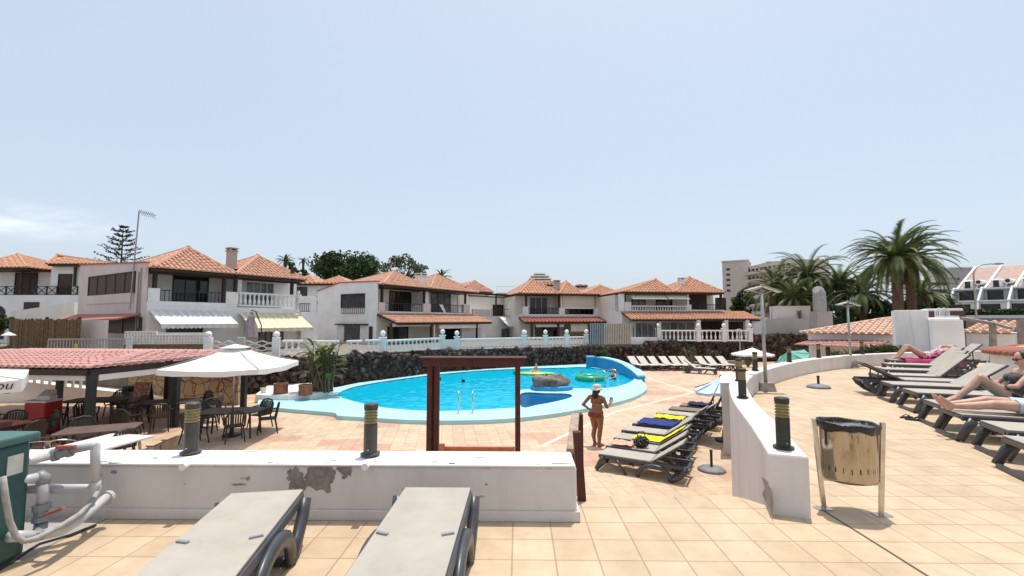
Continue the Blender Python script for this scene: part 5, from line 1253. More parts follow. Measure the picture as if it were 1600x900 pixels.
def palm_at(px, pyc, d, rpx, label, seed, nf=60, tr=.3, **k):
    c = D(px, pyc, d); return palm((c.x, d, HG), label, seed, rpx*d/FPX*1.12, nf, c.z-HG, tr, **k)
palm_at(1399, 402, 33, 66, 'biggest tall palm with a thick trunk at the right, front of the pair', 1, 88, .30, lw=.048)
palm_at(1420, 404, 34.5, 64, 'tall palm standing close behind the biggest palm', 2, 70, .27, lw=.048)
palm_at(1262, 430, 44, 58, 'middle palm rising above the pink hotel end', 3, 60, .32, lw=.05)
palm_at(1312, 444, 42, 54, 'palm between the middle palm and the biggest palm', 4, 54, .32, lw=.05)
palm_at(1212, 448, 46, 52, 'lower palm in front of the pink hotel balconies', 5, 54, .32, lw=.05)
palm_at(1240, 464, 42, 44, 'short full palm right behind the thatched hut', 6, 46, .32, lw=.05)
palm_at(1348, 458, 40, 50, 'short palm filling the gap left of the biggest palm', 7, 46, .32, lw=.05)
palm_at(1440, 462, 38, 46, 'young palm with arching fronds right of the double trunk', 8, 44, .25, lw=.045)
palm_at(1288, 464, 45, 46, 'small dark palm behind the ventilation duct', 12, 40, .28, lw=.05)
palm_at(446, 408, 80, 14, 'small distant fan palm behind the nearest villa roof', 9, 34, .22, lw=.10, dead=6)
palm_at(474, 408, 85, 9, 'tiny far palm top beside the small distant fan palm', 10, 26, .2, lw=.10, dead=0)
palm_at(690, 434, 60, 18, 'small palm crown peeping over the left central chimney roof', 13, 36, .2, lw=.08, dead=0)
# strelitzia clump in the planter by the pool
sp_ = G(503, 612, LOW+.3); t = empty('bird_of_paradise_plant', (sp_.x, sp_.y, LOW+.2), 'tall clump of broad banana like leaves beside the pool', 'plant')
stm = MB(); lf = MB(); r4 = random.Random(5)
for i in range(74):
    a = r4.uniform(0, 2*pi); lean = r4.uniform(.05,.60); hgt = r4.uniform(.6,2.35); b0 = V((sp_.x+r4.uniform(-.45,.45), sp_.y+r4.uniform(-.3,.3), LOW+.3)); h = V((cos(a), sin(a), 0))
    top = b0+h*lean*hgt*.55+V((0,0,hgt*.85)); stm.tube([b0, b0.lerp(top,.5)+V((0,0,.05)), top], [.035,.026,.015], 5)
    L = r4.uniform(.45,.85); w_ = r4.uniform(.10,.17); el = r4.uniform(.1,1.3); prev = None; p = top; side = h.cross(V((0,0,1)))*1.0; n = 7
    rows = []
    for k in range(n+1):
        f_ = k/n; ww = w_*sin(pi*min(1,.08+f_*.92))**.7; rows.append((p-side*ww, p+V((0,0,-.02)), p+side*ww)); p = p+(h*cos(el)+V((0,0,sin(el))))*L/n; el -= .20
    vs = [q for r_ in rows for q in r_]; fs_ = []
    for k in range(n): b3 = k*3; fs_ += [(b3, b3+1, b3+4, b3+3), (b3+1, b3+2, b3+5, b3+4)]
    lf.add(vs, fs_)
mk('stems', stm, M('dry_plant_stems', (.20,.16,.09), (.11,.085,.05), 5), t); mk('leaves', lf, LF_STREL, t, smooth=True)
# cactus like plants in the bed under the right lava wall
def spiky(px, pyb, pyt, d, label, kind, mat):
    p = G(px, pyb, LOW); p = V((p.x, d, LOW)); h = (pyb-pyt)*d/FPX; t = empty(kind, p, label, 'plant'); mb = MB(); sm = MB(); r = random.Random(int(px)); 
    for i in range(13):
        a = r.uniform(0, 2*pi); l = r.uniform(.1,.9)
        q = p+V((cos(a)*l*h*.6, sin(a)*l*h*.3, h*r.uniform(.6,1.0))); pts = [p, p.lerp(q,.4)+V((0,0,-.08*h)), p.lerp(q,.75)+V((0,0,-.05*h)), q]
        sm.tube(pts, [.05,.045,.04,.02], 5); leaves(mb, q, (.16,.16,.18), 12, .09)
    mk('branches', sm, mat, t); mk('leaf_tufts', mb, LF_OLIVE, t)
spiky(1058, 567, 540, 33.5, 'spiky pale plant with curling arms behind the cream loungers, leftmost', 'aloe_plant', M('tan_stem', (.30,.23,.13), (.18,.14,.08)))
spiky(1085, 567, 541, 33.5, 'bare branching succulent against the lava wall, middle of the bed', 'succulent_plant', M('brown_stem', (.17,.12,.07), (.10,.07,.045)))
spiky(1133, 566, 537, 33.5, 'upright candelabra cactus against the lava wall near the white parasol', 'cactus', M('cactus_green', (.15,.16,.07), (.09,.10,.05)))
tree(940, LOW, 31.8, 545, 565, 26, 'small green bush growing on the lava wall behind the blue pool wall', LF_MID, BARKG, 14, .12, 40, .9, name='wall_bush')
tree(1112, LOW, 33.2, 562, 569, 26, 'low green ground plant in the bed behind the cream loungers', LF_OLIVE, BARKG, 10, .1, 30, .9, name='bed_plant')
# agave / yucca bushes behind the curved parapet
def yucca(px, d, pyb, pyt, label, n, name='yucca_bush', spread=1.0):
    c = D(px, pyb, d); h = (pyb-pyt)*d/FPX; t = empty(name, (c.x, d, LOW), label, 'bush'); mb = MB(); sm = MB(); r = random.Random(int(px*7))
    for j in range(n):
        b0 = V((c.x+r.uniform(-1,1)*spread, d+r.uniform(-.5,.5), c.z-.1+r.uniform(0,h*.55))); sm.tube([(b0.x, b0.y, LOW), b0], .04, 5)
        for i in range(26):
            a = r.uniform(0, 2*pi); el = r.uniform(-.2,1.4); L = r.uniform(.28,.5); dv = V((cos(a)*cos(el), sin(a)*cos(el), sin(el))); s = dv.cross(V((0,0,1)))*.028
            mb.add([b0-s, b0+s, b0+dv*L*.6+s*.9, b0+dv*L+V((0,0,-.08)), b0+dv*L*.6-s*.9], [(0,1,2,3,4)])
    mk('stems', sm, BARKG, t); mk('leaves', mb, LF_YEL if n < 8 else LF_MID, t)
yucca(1375, 18.8, 556, 534, 'spiky green bush behind the curved parapet beside the white block', 26, spread=.85)
yucca(1335, 19.2, 556, 545, 'smaller spiky bush behind the curved parapet beside the lamp post', 9, spread=.7)
# clipped hedge below the apartments
q0, q1 = D(1500, 500, 41.5), D(1640, 500, 38); hd = empty('clipped_hedge', ((q0.x+q1.x)/2, (q0.y+q1.y)/2, -1.0), 'dark clipped hedge in front of the stepped apartments', 'hedge')
cm = MB()
for i in range(40): c = q0.lerp(q1, i/39); leaves(cm, V((c.x, c.y, D(1560, 489, 40).z)), (.5,.4,.34), 60, .14)
mk('foliage', cm, LF_DARK, hd)
# ================================================================ SUN LOUNGERS
HX = 1.15; LL = 1.92; BZ = .35
def band(b, y, pts, r):
    i0 = len(b.v); b.tube(pts, r, 10)
    for i in range(i0, len(b.v)): b.v[i].y = y+(b.v[i].y-y)*.62
def lounger_parts(root, alpha, sling, res, wd=.64):
    kr = 1.35 if wd < .56 else 1.15
    h = wd/2; ca, sa = cos(alpha), sin(alpha); BL = LL-HX
    def rail_pts(y): return [(0, y, BZ-.03), (LL-.02, y, BZ-.03)]
    for s in (-1, 1):
        b = MB(); b.bar((0, s*(h-.03), BZ-.035), (LL-.02, s*(h-.03), BZ-.035), .055, .07); mk('side_rail', b, res, root, bev=.012, world=False)
    for x_, z_, w_ in ((.02,.03,.05),(LL-.05,.05,.05),(HX-.02,.06,.04)): b = MB(); b.bar((x_, -h+.058, BZ-z_), (x_, h-.058, BZ-z_), w_, w_); mk('cross_bar', b, res, root, bev=.01, world=False)
    for s in (-1, 1):
        y = s*(h+.012)
        b = MB(); band(b, y, [(.12, y, BZ-.05), (.05, y, .2), (-.045, y, .028)], [.052*kr,.048*kr,.044*kr]); mk('leg', b, res, root, smooth=True, world=False)
        b = MB(); b.tube([(.42, y, BZ-.06), (.50, y, .18), (.62, y, .02)], [.028,.027,.028], 8); mk('front_strut', b, res, root, smooth=True, world=False)
        b = MB(); band(b, y, [(LL-.05, y, BZ-.03), (LL-.10, y, .22), (LL-.24, y, .10), (LL-.38, y, .030)], [.052*kr,.050*kr,.048*kr,.044*kr]); mk('leg', b, res, root, smooth=True, world=False)
        b = MB(); n = 12; xa, xb = .88, LL-.37
        band(b, y, [((xa+xb)/2-cos(pi*i/n)*(xb-xa)/2, y, .024+sin(pi*i/n)**.8*.25) for i in range(n+1)], .042*kr); mk('arched_strut', b, res, root, smooth=True, world=False)
    for x, nm in ((-.045, 'foot_bar'), (LL-.36, 'foot_bar')):
        b = MB(); b.bar((x, -h+.02, .028), (x, h-.02, .028), .055, .05); mk(nm, b, res, root, bev=.012, world=False)
    b = MB(); xe = HX+(.006 if alpha < .01 else -.008); vs = []; nx_, ny_ = 14, 6
    for i in range(nx_+1):
        for j in range(ny_+1):
            a, c = i/nx_, j/ny_; sg = .016*sin(pi*a)**.6*(1-(2*c-1)**2)+.004*noise.noise(V((a*5, c*3, 1.7)))*sin(pi*a)*sin(pi*c); vs.append((.01+(xe-.01)*a, (-h+.022)+(2*h-.044)*c, BZ+.017-sg))
    k_ = len(vs); fs_ = [(i*(ny_+1)+j, (i+1)*(ny_+1)+j, (i+1)*(ny_+1)+j+1, i*(ny_+1)+j+1) for i in range(nx_) for j in range(ny_)]
    b.add(vs, fs_); b.add([V(p)-V((0,0,.012)) for p in vs], [f_[::-1] for f_ in fs_])
    ed = [j for j in range(ny_+1)]+[i*(ny_+1)+ny_ for i in range(1, nx_+1)]+[nx_*(ny_+1)+j for j in range(ny_-1, -1, -1)]+[i*(ny_+1) for i in range(nx_-1, 0, -1)]
    b.f += [(ed[q], ed[(q+1) % len(ed)], k_+ed[(q+1) % len(ed)], k_+ed[q])[::-1] for q in range(len(ed))]; b.mi += [0]*len(ed)
    mk('seat_sling', b, sling, root, smooth=False, world=False)
    b = MB(); p = V((HX+.01, 0, BZ+.008)); d = V((ca, 0, sa)); n_ = V((-sa, 0, ca))
    def slabq(a0, a1, y0, y1, t0, t1):
        c = [p+d*a0+n_*t0, p+d*a1+n_*t0, p+d*a1+n_*t1, p+d*a0+n_*t1]
        b.add([q+V((0,y0,0)) for q in c]+[q+V((0,y1,0)) for q in c], [(0,1,2,3),(7,6,5,4),(0,4,5,1),(1,5,6,2),(2,6,7,3),(3,7,4,0)])
    slabq(-.003, BL, -h+.022, h-.022, -.004, .0085); bk = mk('backrest', b, sling, root, world=False)
    b = MB()
    for s in (-1, 1):
        y0 = s*(h-.022); slabq(0, BL+.02, min(y0, y0-s*.03), max(y0, y0-s*.03), -.035, -.005)
    slabq(BL-.02, BL+.02, -h+.055, h-.055, -.035, -.005); mk('backrest_frame', b, res, bk, world=False)
    if alpha > .1:
        for s in (-1, 1): q = p+d*BL*.62+V((0, s*(h-.09), -.03)); b = MB(); b.tube([q, V((min(q.x+.02, LL-.1), s*(h-.09), BZ-.06))], .014, 6); mk('prop_stay', b, res, root, world=False)
    for s in (-1, 1): b = MB(); b.bar((HX-.01, s*(h-.11), BZ+.020), (HX+.015, s*(h-.04), BZ+.022), .022, .014); mk('hinge_clip', b, PVCD, root, world=False)
def lounger(key, loc, rz, alpha, label, group, sling=None, res=None, _c={}):
    k = (key, round(alpha, 2))
    if k in _c: return dup(_c[k], loc, rz, label, group)
    t = empty('sun_lounger', (0,0,0), label, 'sun lounger', group); lounger_parts(t, alpha, sling, res, .545 if key == 'near' else .62)
    t.location = V(loc); t.rotation_euler = (0,0,rz); _c[k] = t; return t
R_ = radians
lounger('near', (-.625, 1.70, 0), R_(90), 0, 'flat taupe lounger in the foreground, nearest the middle of the wall', 'foreground loungers', SLING, PLASTIC)
lounger('near', (-1.545, 1.63, 0), R_(100.3), 0, 'flat taupe lounger in the foreground lying slightly askew beside the pipes', 'foreground loungers', SLING, PLASTIC)
gr_ = 'grey loungers on the sun terrace'
ang = R_(-19)
UP = [((5.28,4.85),ang,.0,'grey lounger cut by the right frame edge, nearest the camera in the terrace row'),
 ((5.80,5.62),ang,0,'empty flat grey lounger in front of the outstretched bare legs'),
 ((6.12,6.52),ang,.5,'grey lounger carrying the outstretched bare legs in pale blue shorts'),
 ((6.47,7.20),ang,R_(58),'grey lounger carrying the reading woman with raised knees'),
 ((7.15,8.42),ang,R_(8),'grey lounger just behind the reading woman, nearly flat'),
 ((7.55,9.45),ang,R_(35),'empty grey lounger with its backrest half raised, facing the bin'),
 ((9.45,9.75),R_(161),R_(27),'grey lounger turned round with its backrest raised at the parapet end'),
 ((8.55,11.1),ang,R_(42),'grey lounger with steep backrest behind the reversed lounger'),
 ((9.65,12.3),ang,R_(42),'grey lounger with steep backrest, second behind the reversed lounger'),
 ((10.9,13.7),ang,R_(42),'grey lounger with raised backrest in front of the pink towel'),
 ((12.1,15.1),ang,R_(20),'lounger under the pink towel and sunbather by the curved parapet'),
 ((13.3,15.6),ang,R_(42),'lounger with a steep backrest in front of the white block')]
LGU = []
for (p, a, al, lb) in UP: LGU.append(lounger('up', (*fix(*p), 0), a+R_(rv.uniform(-2.5,2.5)), al, lb, gr_, SLING, PLASTIC))
gl_ = 'grey loungers in the lower row beside the fin wall'
aL = R_(-29.4)
LOWL = [(1.92,10.53,35,'grey lounger nearest the steps in the lower row, empty'),(2.20,11.22,35,'grey lounger with a bag and patterned towel in the lower row'),(2.55,11.95,35,'grey lounger under the first yellow towel in the lower row'),
 (2.92,12.78,35,'empty grey lounger between the yellow and blue towels in the lower row'),(3.42,13.58,35,'grey lounger under the blue towel in the lower row'),(3.96,14.38,35,'grey lounger under the small yellow towel in the lower row'),
 (4.56,15.08,35,'grey lounger just past the small yellow towel in the lower row'),(5.16,15.72,66,'lounger with dark steep backrest near the blue parasol, first of two'),(5.76,16.36,66,'lounger with dark steep backrest and navy towel, last of lower row')]
LGL = []
for (x, y, al, lb) in LOWL:
    k = 'lowb' if al > 60 else 'low'
    LGL.append(lounger(k, (*fix(x, y, LOW), LOW), aL+R_(rv.uniform(-2,2)), R_(al), lb, gl_, SLINGB if al > 60 else SLING, PLASTIC))
gf_ = 'cream loungers below the lava wall'
nm = ['first from the left, beside the blue pool wall','second from the left','third from the left','fourth from the left','fifth from the left','sixth from the left','seventh, apart from the six','eighth, partly behind the black bollard','ninth, nearest the white parasol']
for px, n_ in zip((1008,1025,1041,1060,1076,1092,1118,1136,1154), nm):
    p = G(px, 579.5, LOW); lounger('far', p, R_(108+rv.uniform(-4,4)), R_(38), 'cream lounger under the lava wall, '+n_, gf_, SLINGL, PLASTIC)
p = G(1118, 585, LOW); lounger('far', p, R_(150), R_(38), 'cream lounger with dark legs in front of the far row, near the blue parasol', gf_)
# towels and things on loungers
def towel(lg, alpha, x0, x1, y0, y1, mat, label, name='beach_towel', drape=0, seed=1, nx=26, ny=14, amp=.012):
    r = random.Random(seed); t = lg.matrix_basis.copy(); ca, sa = cos(alpha), sin(alpha); vs = []; fs = []
    for i in range(nx+1):
        for j in range(ny+1):
            x = x0+(x1-x0)*i/nx; y = y0+(y1-y0)*j/ny; dz = .022+amp*(1+noise.noise(V((x*7+seed, y*7, seed))))+amp*.8*noise.noise(V((x*16, y*16+seed, 0)))
            edge = .03*noise.noise(V((x*3, seed, 1))); 
            if x <= HX: q = V((x, y+edge, BZ+dz))
            else: s = x-HX; q = V((HX+s*ca-dz*sa, y+edge, BZ+s*sa+dz*ca))
            over = abs(y)-.33
            if over > 0: q.z -= over*1.6+0; q.y -= (over*.72)*(1 if y > 0 else -1)
            vs.append(t @ q)
    for i in range(nx):
        for j in range(ny): a = i*(ny+1)+j; fs.append((a, a+ny+1, a+ny+2, a+1))
    c = t @ V(((x0+x1)/2, 0, BZ)); root = None
    b = MB(); b.add(vs, fs); o = mk(name, b, mat, None, smooth=True); o.modifiers.new('thick', 'SOLIDIFY').thickness = .012; o.modifiers['thick'].offset = 1
    return tag(o, label, 'towel')
for l in LGU+LGL: l.location = l.location
bpy.context.view_layer.update()
towel(LGL[2], R_(35), .45, 1.80, -.26, .30, TOWY, 'bright yellow towel spread over the third lower lounger, nearest yellow one', seed=2)
towel(LGL[4], R_(35), .15, 1.35, -.34, .30, TOWB, 'royal blue towel on the lower lounger between the two yellow towels', seed=3, amp=.03)
towel(LGL[5], R_(35), .30, 1.15, -.28, .26, TOWY, 'smaller yellow towel behind the royal blue towel', seed=4, amp=.025)
towel(LGL[8], R_(66), .25, 1.10, -.3, .3, TOWN, 'dark navy towel on the last lounger of the lower row', seed=5, amp=.05)
towel(LGL[1], R_(35), .12, .62, -.30, .12, TOWO, 'crumpled orange patterned towel on the second lower lounger', seed=6, amp=.045)
towel(LGU[3], R_(58), .25, 1.15, -.38, .34, TOWT, 'turquoise patterned towel under the reading woman', seed=7)
towel(LGU[10], R_(20), .35, 1.85, -.62, .40, TOWP, 'magenta pink towel draped over the far lounger by the parapet', seed=8, amp=.03)
bgp = LGL[1].matrix_basis @ V((.80, -.08, BZ+.02)); bg = empty('beach_bag', bgp, 'black patterned bag with a handle standing on the second lower lounger', 'bag')
b = MB(); b.ell((bgp.x, bgp.y, bgp.z+.12), (.19,.10,.15), 14, 9)
for i, p in enumerate(b.v): b.v[i] = V((p.x+(p.z-bgp.z)*.12*noise.noise(p*9), p.y, max(p.z, bgp.z)+.02*noise.noise(p*12)))
mk('bag_body', b, M('black_white_print', (.30,.28,.25), (.012,.012,.012), 26, .8, lo=.56, hi=.6), bg, smooth=True)
b = MB(); b.tube([(bgp.x-.10, bgp.y, bgp.z+.22), (bgp.x-.06, bgp.y, bgp.z+.36), (bgp.x+.06, bgp.y, bgp.z+.36), (bgp.x+.10, bgp.y, bgp.z+.22)], .012, 6); mk('handle', b, BLACKC, bg)
# ================================================================ SHOES
def flipflop(p, rz, label, group=None, mat=BLACKC, L=.25):
    t = empty('flip_flop', p, label, 'flip flop', group, rz); b = MB(); pts = [(L*.5*cos(a)*(1), (.045+.008*cos(a))*sin(a)) for a in [2*pi*i/16 for i in range(16)]]
    b.prism(pts, 0.002, .022); mk('sole', b, mat, t, world=False); b = MB(); b.tube([(.07,0,.02),(.03,.025,.055),(-.03,.045,.02)], .008, 5); b.tube([(.07,0,.02),(.03,-.025,.055),(-.03,-.045,.02)], .008, 5); mk('strap', b, mat, t, world=False)
flipflop(G(1416, 653, 0), .2, 'black flip flop on the terrace left of the bare feet, left of the pair'); flipflop(G(1429, 657, 0), -.5, 'black flip flop on the terrace left of the bare feet, right of the pair')
flipflop(G(822, 650.5, LOW), 1.2, 'dark shoe at the pool edge beside the red frame, left of two'); flipflop(G(831, 651.5, LOW), 1.4, 'dark shoe at the pool edge beside the red frame, right of two')
flipflop(G(776, 655.5, LOW), .1, 'tan sandal lying by the pool rim left of the red post, left of two', mat=VALVE); flipflop(G(785, 655, LOW), .8, 'tan sandal lying by the pool rim left of the red post, right of two', mat=VALVE)
# ================================================================ BOLLARDS, LAMPS, BIN
def bollard(loc, label, body, group='bollard lights on the walls', rot=0, tilt=0, _c={}):
    if body.name in _c: return dup(_c[body.name], loc, rot, label, group)
    t = empty('bollard_light', (0,0,0), label, 'bollard light', group)
    b = MB(); b.lathe([(.085,0),(.085,.012),(.062,.018)], (0,0,0), 20); mk('base_plate', b, body, t, world=False)
    b = MB(); b.lathe([(.058,.012),(.058,.262),(.052,.268)], (0,0,0), 20); mk('post', b, body, t, smooth=False, world=False)
    b = MB(); b.lathe([(.048,.268),(.048,.392)], (0,0,0), 20); mk('lamp_glass', b, AMBER, t, world=False)
    b = MB()
    for k in range(5): z = .272+k*.026; b.lathe([(.048,z),(.058,z+.002),(.059,z+.013),(.048,z+.019)], (0,0,0), 20)
    mk('louvre_rings', b, M(body.name+'_louvre', (.30,.25,.12), (.22,.18,.08), 12, .5), t, world=False)
    b = MB(); b.lathe([(.050,.395),(.061,.398),(.061,.435),(.054,.442),(.01,.444)], (0,0,0), 20); mk('cap', b, body, t, world=False)
    b = MB(); b.ell((0,-.06,.05), .008, 8, 5); mk('screw', b, STEEL, t, world=False)
    t.location = V(loc); t.rotation_euler = (0,0,rot); _c[body.name] = t; return t
bollard(D(298, 706.5, 4.17)-V((0,0,.004)), 'grey bollard light with amber louvres on the parapet, left one', BOLLG); bollard(D(578.5, 709, 4.13)-V((0,0,.004)), 'grey bollard light with amber louvres on the parapet, right of the peeling patch', BOLLG)
def oncurve(Y):
    for i in range(len(CS)-1):
        if CS[i][1] <= Y <= CS[i+1][1]:
            t = (Y-CS[i][1])/(CS[i+1][1]-CS[i][1]); return V((CS[i][0]*(1-t)+CS[i+1][0]*t, Y, hts[i]*(1-t)+hts[i+1]*t+.03))
for Y, lb in ((4.24,'black bollard light on the near end of the curved parapet beside the bin'),(7.2,'black bollard light on the curved parapet above the lower loungers'),(9.5,'black bollard light on the curved parapet just before the lamp post'),(11.4,'black bollard light on the curved parapet partly behind the lamp post'),(13.75,'black bollard light on the curved parapet in front of the mint parasol'),(15.3,'black bollard light on the curved parapet in front of the pink canopy'),(16.9,'small black bollard light behind the pink towel')):
    bollard(oncurve(Y), lb, BOLL)
def lamppost(p, ztop, label, hd=0, name='lamp_post', s=1.0):
    t = empty(name, p, label, 'lamp post'); z0 = p.z
    b = MB(); b.add([(p.x+sx*.17*s, p.y+sy*.17*s, z0) for sx, sy in ((-1,-1),(1,-1),(1,1),(-1,1))]+[(p.x+sx*.13*s, p.y+sy*.13*s, z0+.2*s) for sx, sy in ((-1,-1),(1,-1),(1,1),(-1,1))], [(3,2,1,0),(4,5,6,7),(0,1,5,4),(1,2,6,5),(2,3,7,6),(3,0,4,7)]); mk('concrete_base', b, CONC, t, bev=.015)
    b = MB(); b.tube([(p.x, p.y, z0+.19*s), (p.x-.02, p.y, ztop)], [.042,.034], 12); mk('pole', b, GREYMETAL, t, smooth=True)
    for s_ in (-1, 1):
        c = V((p.x+s_*.20, p.y, ztop+.02)); dv = V((.22*s_*.9, -.05, -.09 if s_ > 0 else -.05)); b = MB(); b.bar(c-dv, c+dv, .20, .03); hd_ = mk('lamp_head', b, GREYMETAL, t, bev=.008)
        b = MB(); b.bar(c-dv*.8+V((0,0,-.024)), c+dv*.8+V((0,0,-.024)), .15, .012); mk('diffuser', b, WHITEP, hd_)
    b = MB(); b.tube([(p.x-.28, p.y, ztop-.02), (p.x, p.y, ztop-.12), (p.x+.28, p.y, ztop-.02)], .014, 6); mk('bracket', b, GREYMETAL, t)
p = G(1197, 610.5, 0); lamppost(p, D(1190, 452, p.y).z, 'tall grey lamp post with two flat heads beside the curved parapet, nearer one')
p = G(1330, 574, 0); lamppost(p, D(1324, 475, p.y).z, 'grey lamp post with two flat heads farther along the curved parapet')
p = V((*D(1157, 560, 32)[:2], LOW)); lamppost(p, D(1157, 516, 32).z, 'thin pale lamp post in front of the right balustrade', s=.7)
p = D(1526, 500, 29); p = V((p.x, p.y, -1.8)); t = empty('street_lamp', p, 'tall street lamp with a curved arm in front of the stepped apartments', 'street lamp')
zt = D(1523, 432, 29).z; ar = 30*29/FPX; b = MB(); b.tube([p, (p.x, p.y, zt)]+[(p.x-.02+ar*.62*(1-cos(a)), p.y, zt+.75*sin(a)) for a in (.4,.8,1.2,1.5)]+[(p.x+ar, p.y, zt+.80)], [.065,.045,.04,.035,.035,.03,.03], 8); mk('pole', b, GREYMETAL, t, smooth=True)
b = MB(); b.ell((p.x+ar+.3, p.y, zt+.80), (.42,.14,.07), 12, 7); mk('lamp_head', b, GREYMETAL, t, smooth=True)
# litter bin
bc = V((2.867, 4.139, 0)); bn = empty('litter_bin', bc, 'stainless steel litter bin with black liner standing on two legs', 'litter bin'); e = V((.40,-.126,0)).normalized(); nn = V((.126,.40,0)).normalized()
for s, nmx in ((-1,0),(1,0)):
    b = MB(); b.bar(bc+e*s*.208+V((0,0,.004)), bc+e*s*.256+V((0,0,.775)), .036, .036, up=nn); mk('leg', b, STEEL, bn, bev=.004)
    b = MB(); q = bc+e*s*.215; b.box(q.x-.065, q.x+.065, q.y-.045, q.y+.045, .001, .008); mk('foot_plate', b, STEEL, bn)
b = MB(); b.bar(bc+e*-.232+V((0,0,.262)), bc+e*.232+V((0,0,.262)), .03, .03); mk('cross_bar', b, STEEL, bn)
m, nt, bb = nodes('perforated_steel'); bb.inputs['Metallic'].default_value = 1; bb.inputs['Roughness'].default_value = .16
g_ = pos(nt); mpb = N(nt, 'ShaderNodeMapping'); mpb.inputs['Scale'].default_value = (1,1,.22); nt.links.new(g_, mpb.inputs[0]); st = noisetex(nt, mpb.outputs[0], 24, 6, .7)
sz_ = N(nt, 'ShaderNodeSeparateXYZ'); nt.links.new(g_, sz_.inputs[0]); hz_ = ramp(nt, sz_.outputs[2], [(.42, 0.0), (.62, 1.0)]); sm_ = ramp(nt, st, [(.50, 0.0), (.62, .8)]); mm_ = N(nt, 'ShaderNodeMath', operation='MULTIPLY'); nt.links.new(hz_, mm_.inputs[0]); nt.links.new(sm_, mm_.inputs[1]); nt.links.new(mixrgb(nt, mm_.outputs[0], (.40,.345,.27), (.11,.09,.065)), bb.inputs['Base Color']); nt.links.new(ramp(nt, st, [(.4,.10),(.7,.3)]), bb.inputs['Roughness']); BINM = m
b = MB(); n = 40; rings = [(.205,.275),(.215,.30),(.222,.52),(.228,.70),(.228,.735)]
b.lathe(rings, bc, n, 1, .8); b.k = 1; r5 = random.Random(3)
for row in range(1):
    for k in range(22):
        a = 2*pi*k/22+row*.1; z = .385+row*.13+r5.uniform(-.004,.004); rr = .2175+.012*(z-.3)/.4+.0045; L = .022 if row == 0 else .030
        c = V((bc.x+rr*cos(a), bc.y+rr*.8*sin(a), z)); td = V((-sin(a), cos(a)*.8, 0)).normalized(); b.add([c-td*.003+V((0,0,-L)), c+td*.003+V((0,0,-L)), c+td*.003+V((0,0,L)), c-td*.003+V((0,0,L))], [(0,1,2,3)])
b.k = 0; o = mk('barrel', b, [BINM, IRON], bn)
for p_ in o.data.polygons: p_.use_smooth = p_.material_index == 0 and len(p_.vertices) == 4
b = MB(); pr = []
for r, z in ((.231,.700),(.238,.72),(.246,.752),(.240,.765),(.225,.755),(.21,.70),(.19,.5)): pr.append((r, z))
b.lathe(pr, bc, 44, 1, .82)
for i, p in enumerate(b.v): a = atan2(p.y-bc.y, p.x-bc.x); b.v[i] = V((p.x+.004*sin(a*9), p.y+.004*cos(a*7), p.z+(.012*sin(a*3+1)+.008*sin(a*8+2) if i < 44 else .004*sin(a*6))-.012*cos(a)))
mk('liner_bag', b, M('black_bin_liner', (.012,.012,.013), None, 5, .28, .8, 30, dist=.02), bn, smooth=True)
def ubase(p, label, s=1.0, stub=.26):
    t = empty('umbrella_base', p, label, 'umbrella base'); b = MB(); b.lathe([(.25*s,0),(.26*s,.02),(.22*s,.06),(.10*s,.095),(.05*s,.10)], p, 26); mk('weighted_foot', b, M('grey_cast_base', (.24,.24,.25), (.17,.17,.18), 9, .6), t, smooth=True)
    b = MB(); b.lathe([(.028,.09),(.028,stub),(.034,stub),(.034,stub+.03),(.02,stub+.035)], p, 12); mk('socket_tube', b, PLASTICB, t)
ubase(G(1279, 606, 0), 'round grey umbrella base standing alone on the sun terrace'); ubase(G(1112, 735, LOW), 'round grey umbrella base on the pool terrace beside the fin wall', 1.15, .42)
# ================================================================ PARASOLS
def parasol(p, h, rx, n, zedge, zapex, mat, label, rot=0, pole=STEEL, tilt=None, val=.12, name='parasol', polemat=None, base=True, sag=.06):
    t = empty(name, p, label, 'parasol'); c = V((p.x, p.y, 0)); b = MB(); cor = []
    for i in range(n):
        a = rot+2*pi*i/n; cor.append(V((p.x+rx*cos(a), p.y+rx*sin(a), zedge)))
    ap = V((p.x, p.y, zapex)); K = 6; S = 6
    def TT(q):
        if tilt is None: return q
        o = V((p.x, p.y, zedge)); return Matrix.Rotation(tilt[0], 3, V(tilt[1])) @ (q-o)+o
    for i in range(n):
        a, d = cor[i], cor[(i+1) % n]; vs = []; fs = []
        for r in range(K+1):
            f_ = r/K
            for s in range(S+1):
                g_ = s/S; e_ = a.lerp(d, g_); q = ap.lerp(e_, f_); q.z -= sag*sin(pi*g_)*f_*(1 if n < 6 else .6)+.10*(zapex-zedge)*sin(pi*f_); 
                if n < 6: q.z -= .0
                vs.append(TT(q))
        for s in range(S+1): q = vs[K*(S+1)+s]; vs.append(q+V((0,0,-val-.015*sin(s*2.1)))) 
        for r in range(K+1):
            for s in range(S): x = r*(S+1)+s; fs.append((x, x+S+1, x+S+2, x+1))
        b.add(vs, fs)
    o = mk('canopy', b, mat, t, smooth=False); sm = o.modifiers.new('thick', 'SOLIDIFY'); sm.thickness = .012
    b = MB(); b.tube([(p.x, p.y, p.z), TT(V((p.x, p.y, zedge))), TT(ap-V((0,0,.02)))], .026, 10); mk('pole', b, polemat or pole, t, smooth=True)
    for q in cor: b = MB(); b.tube([TT(ap-V((0,0,.06))), TT(q+V((0,0,.01)))], .010, 5); mk('rib', b, polemat or pole, t)
    b = MB(); q = TT(ap+V((0,0,.0))); b.lathe([(.05,0),(.03,.04),(.008,.07)], q, 10); mk('finial', b, polemat or pole, t)
    if base: b = MB(); b.lathe([(.24,0),(.24,.05),(.06,.09),(.05,.3)], p, 20); mk('base', b, IRON, t)
    return t
UC = V((-8.34, 13.5, LOW))
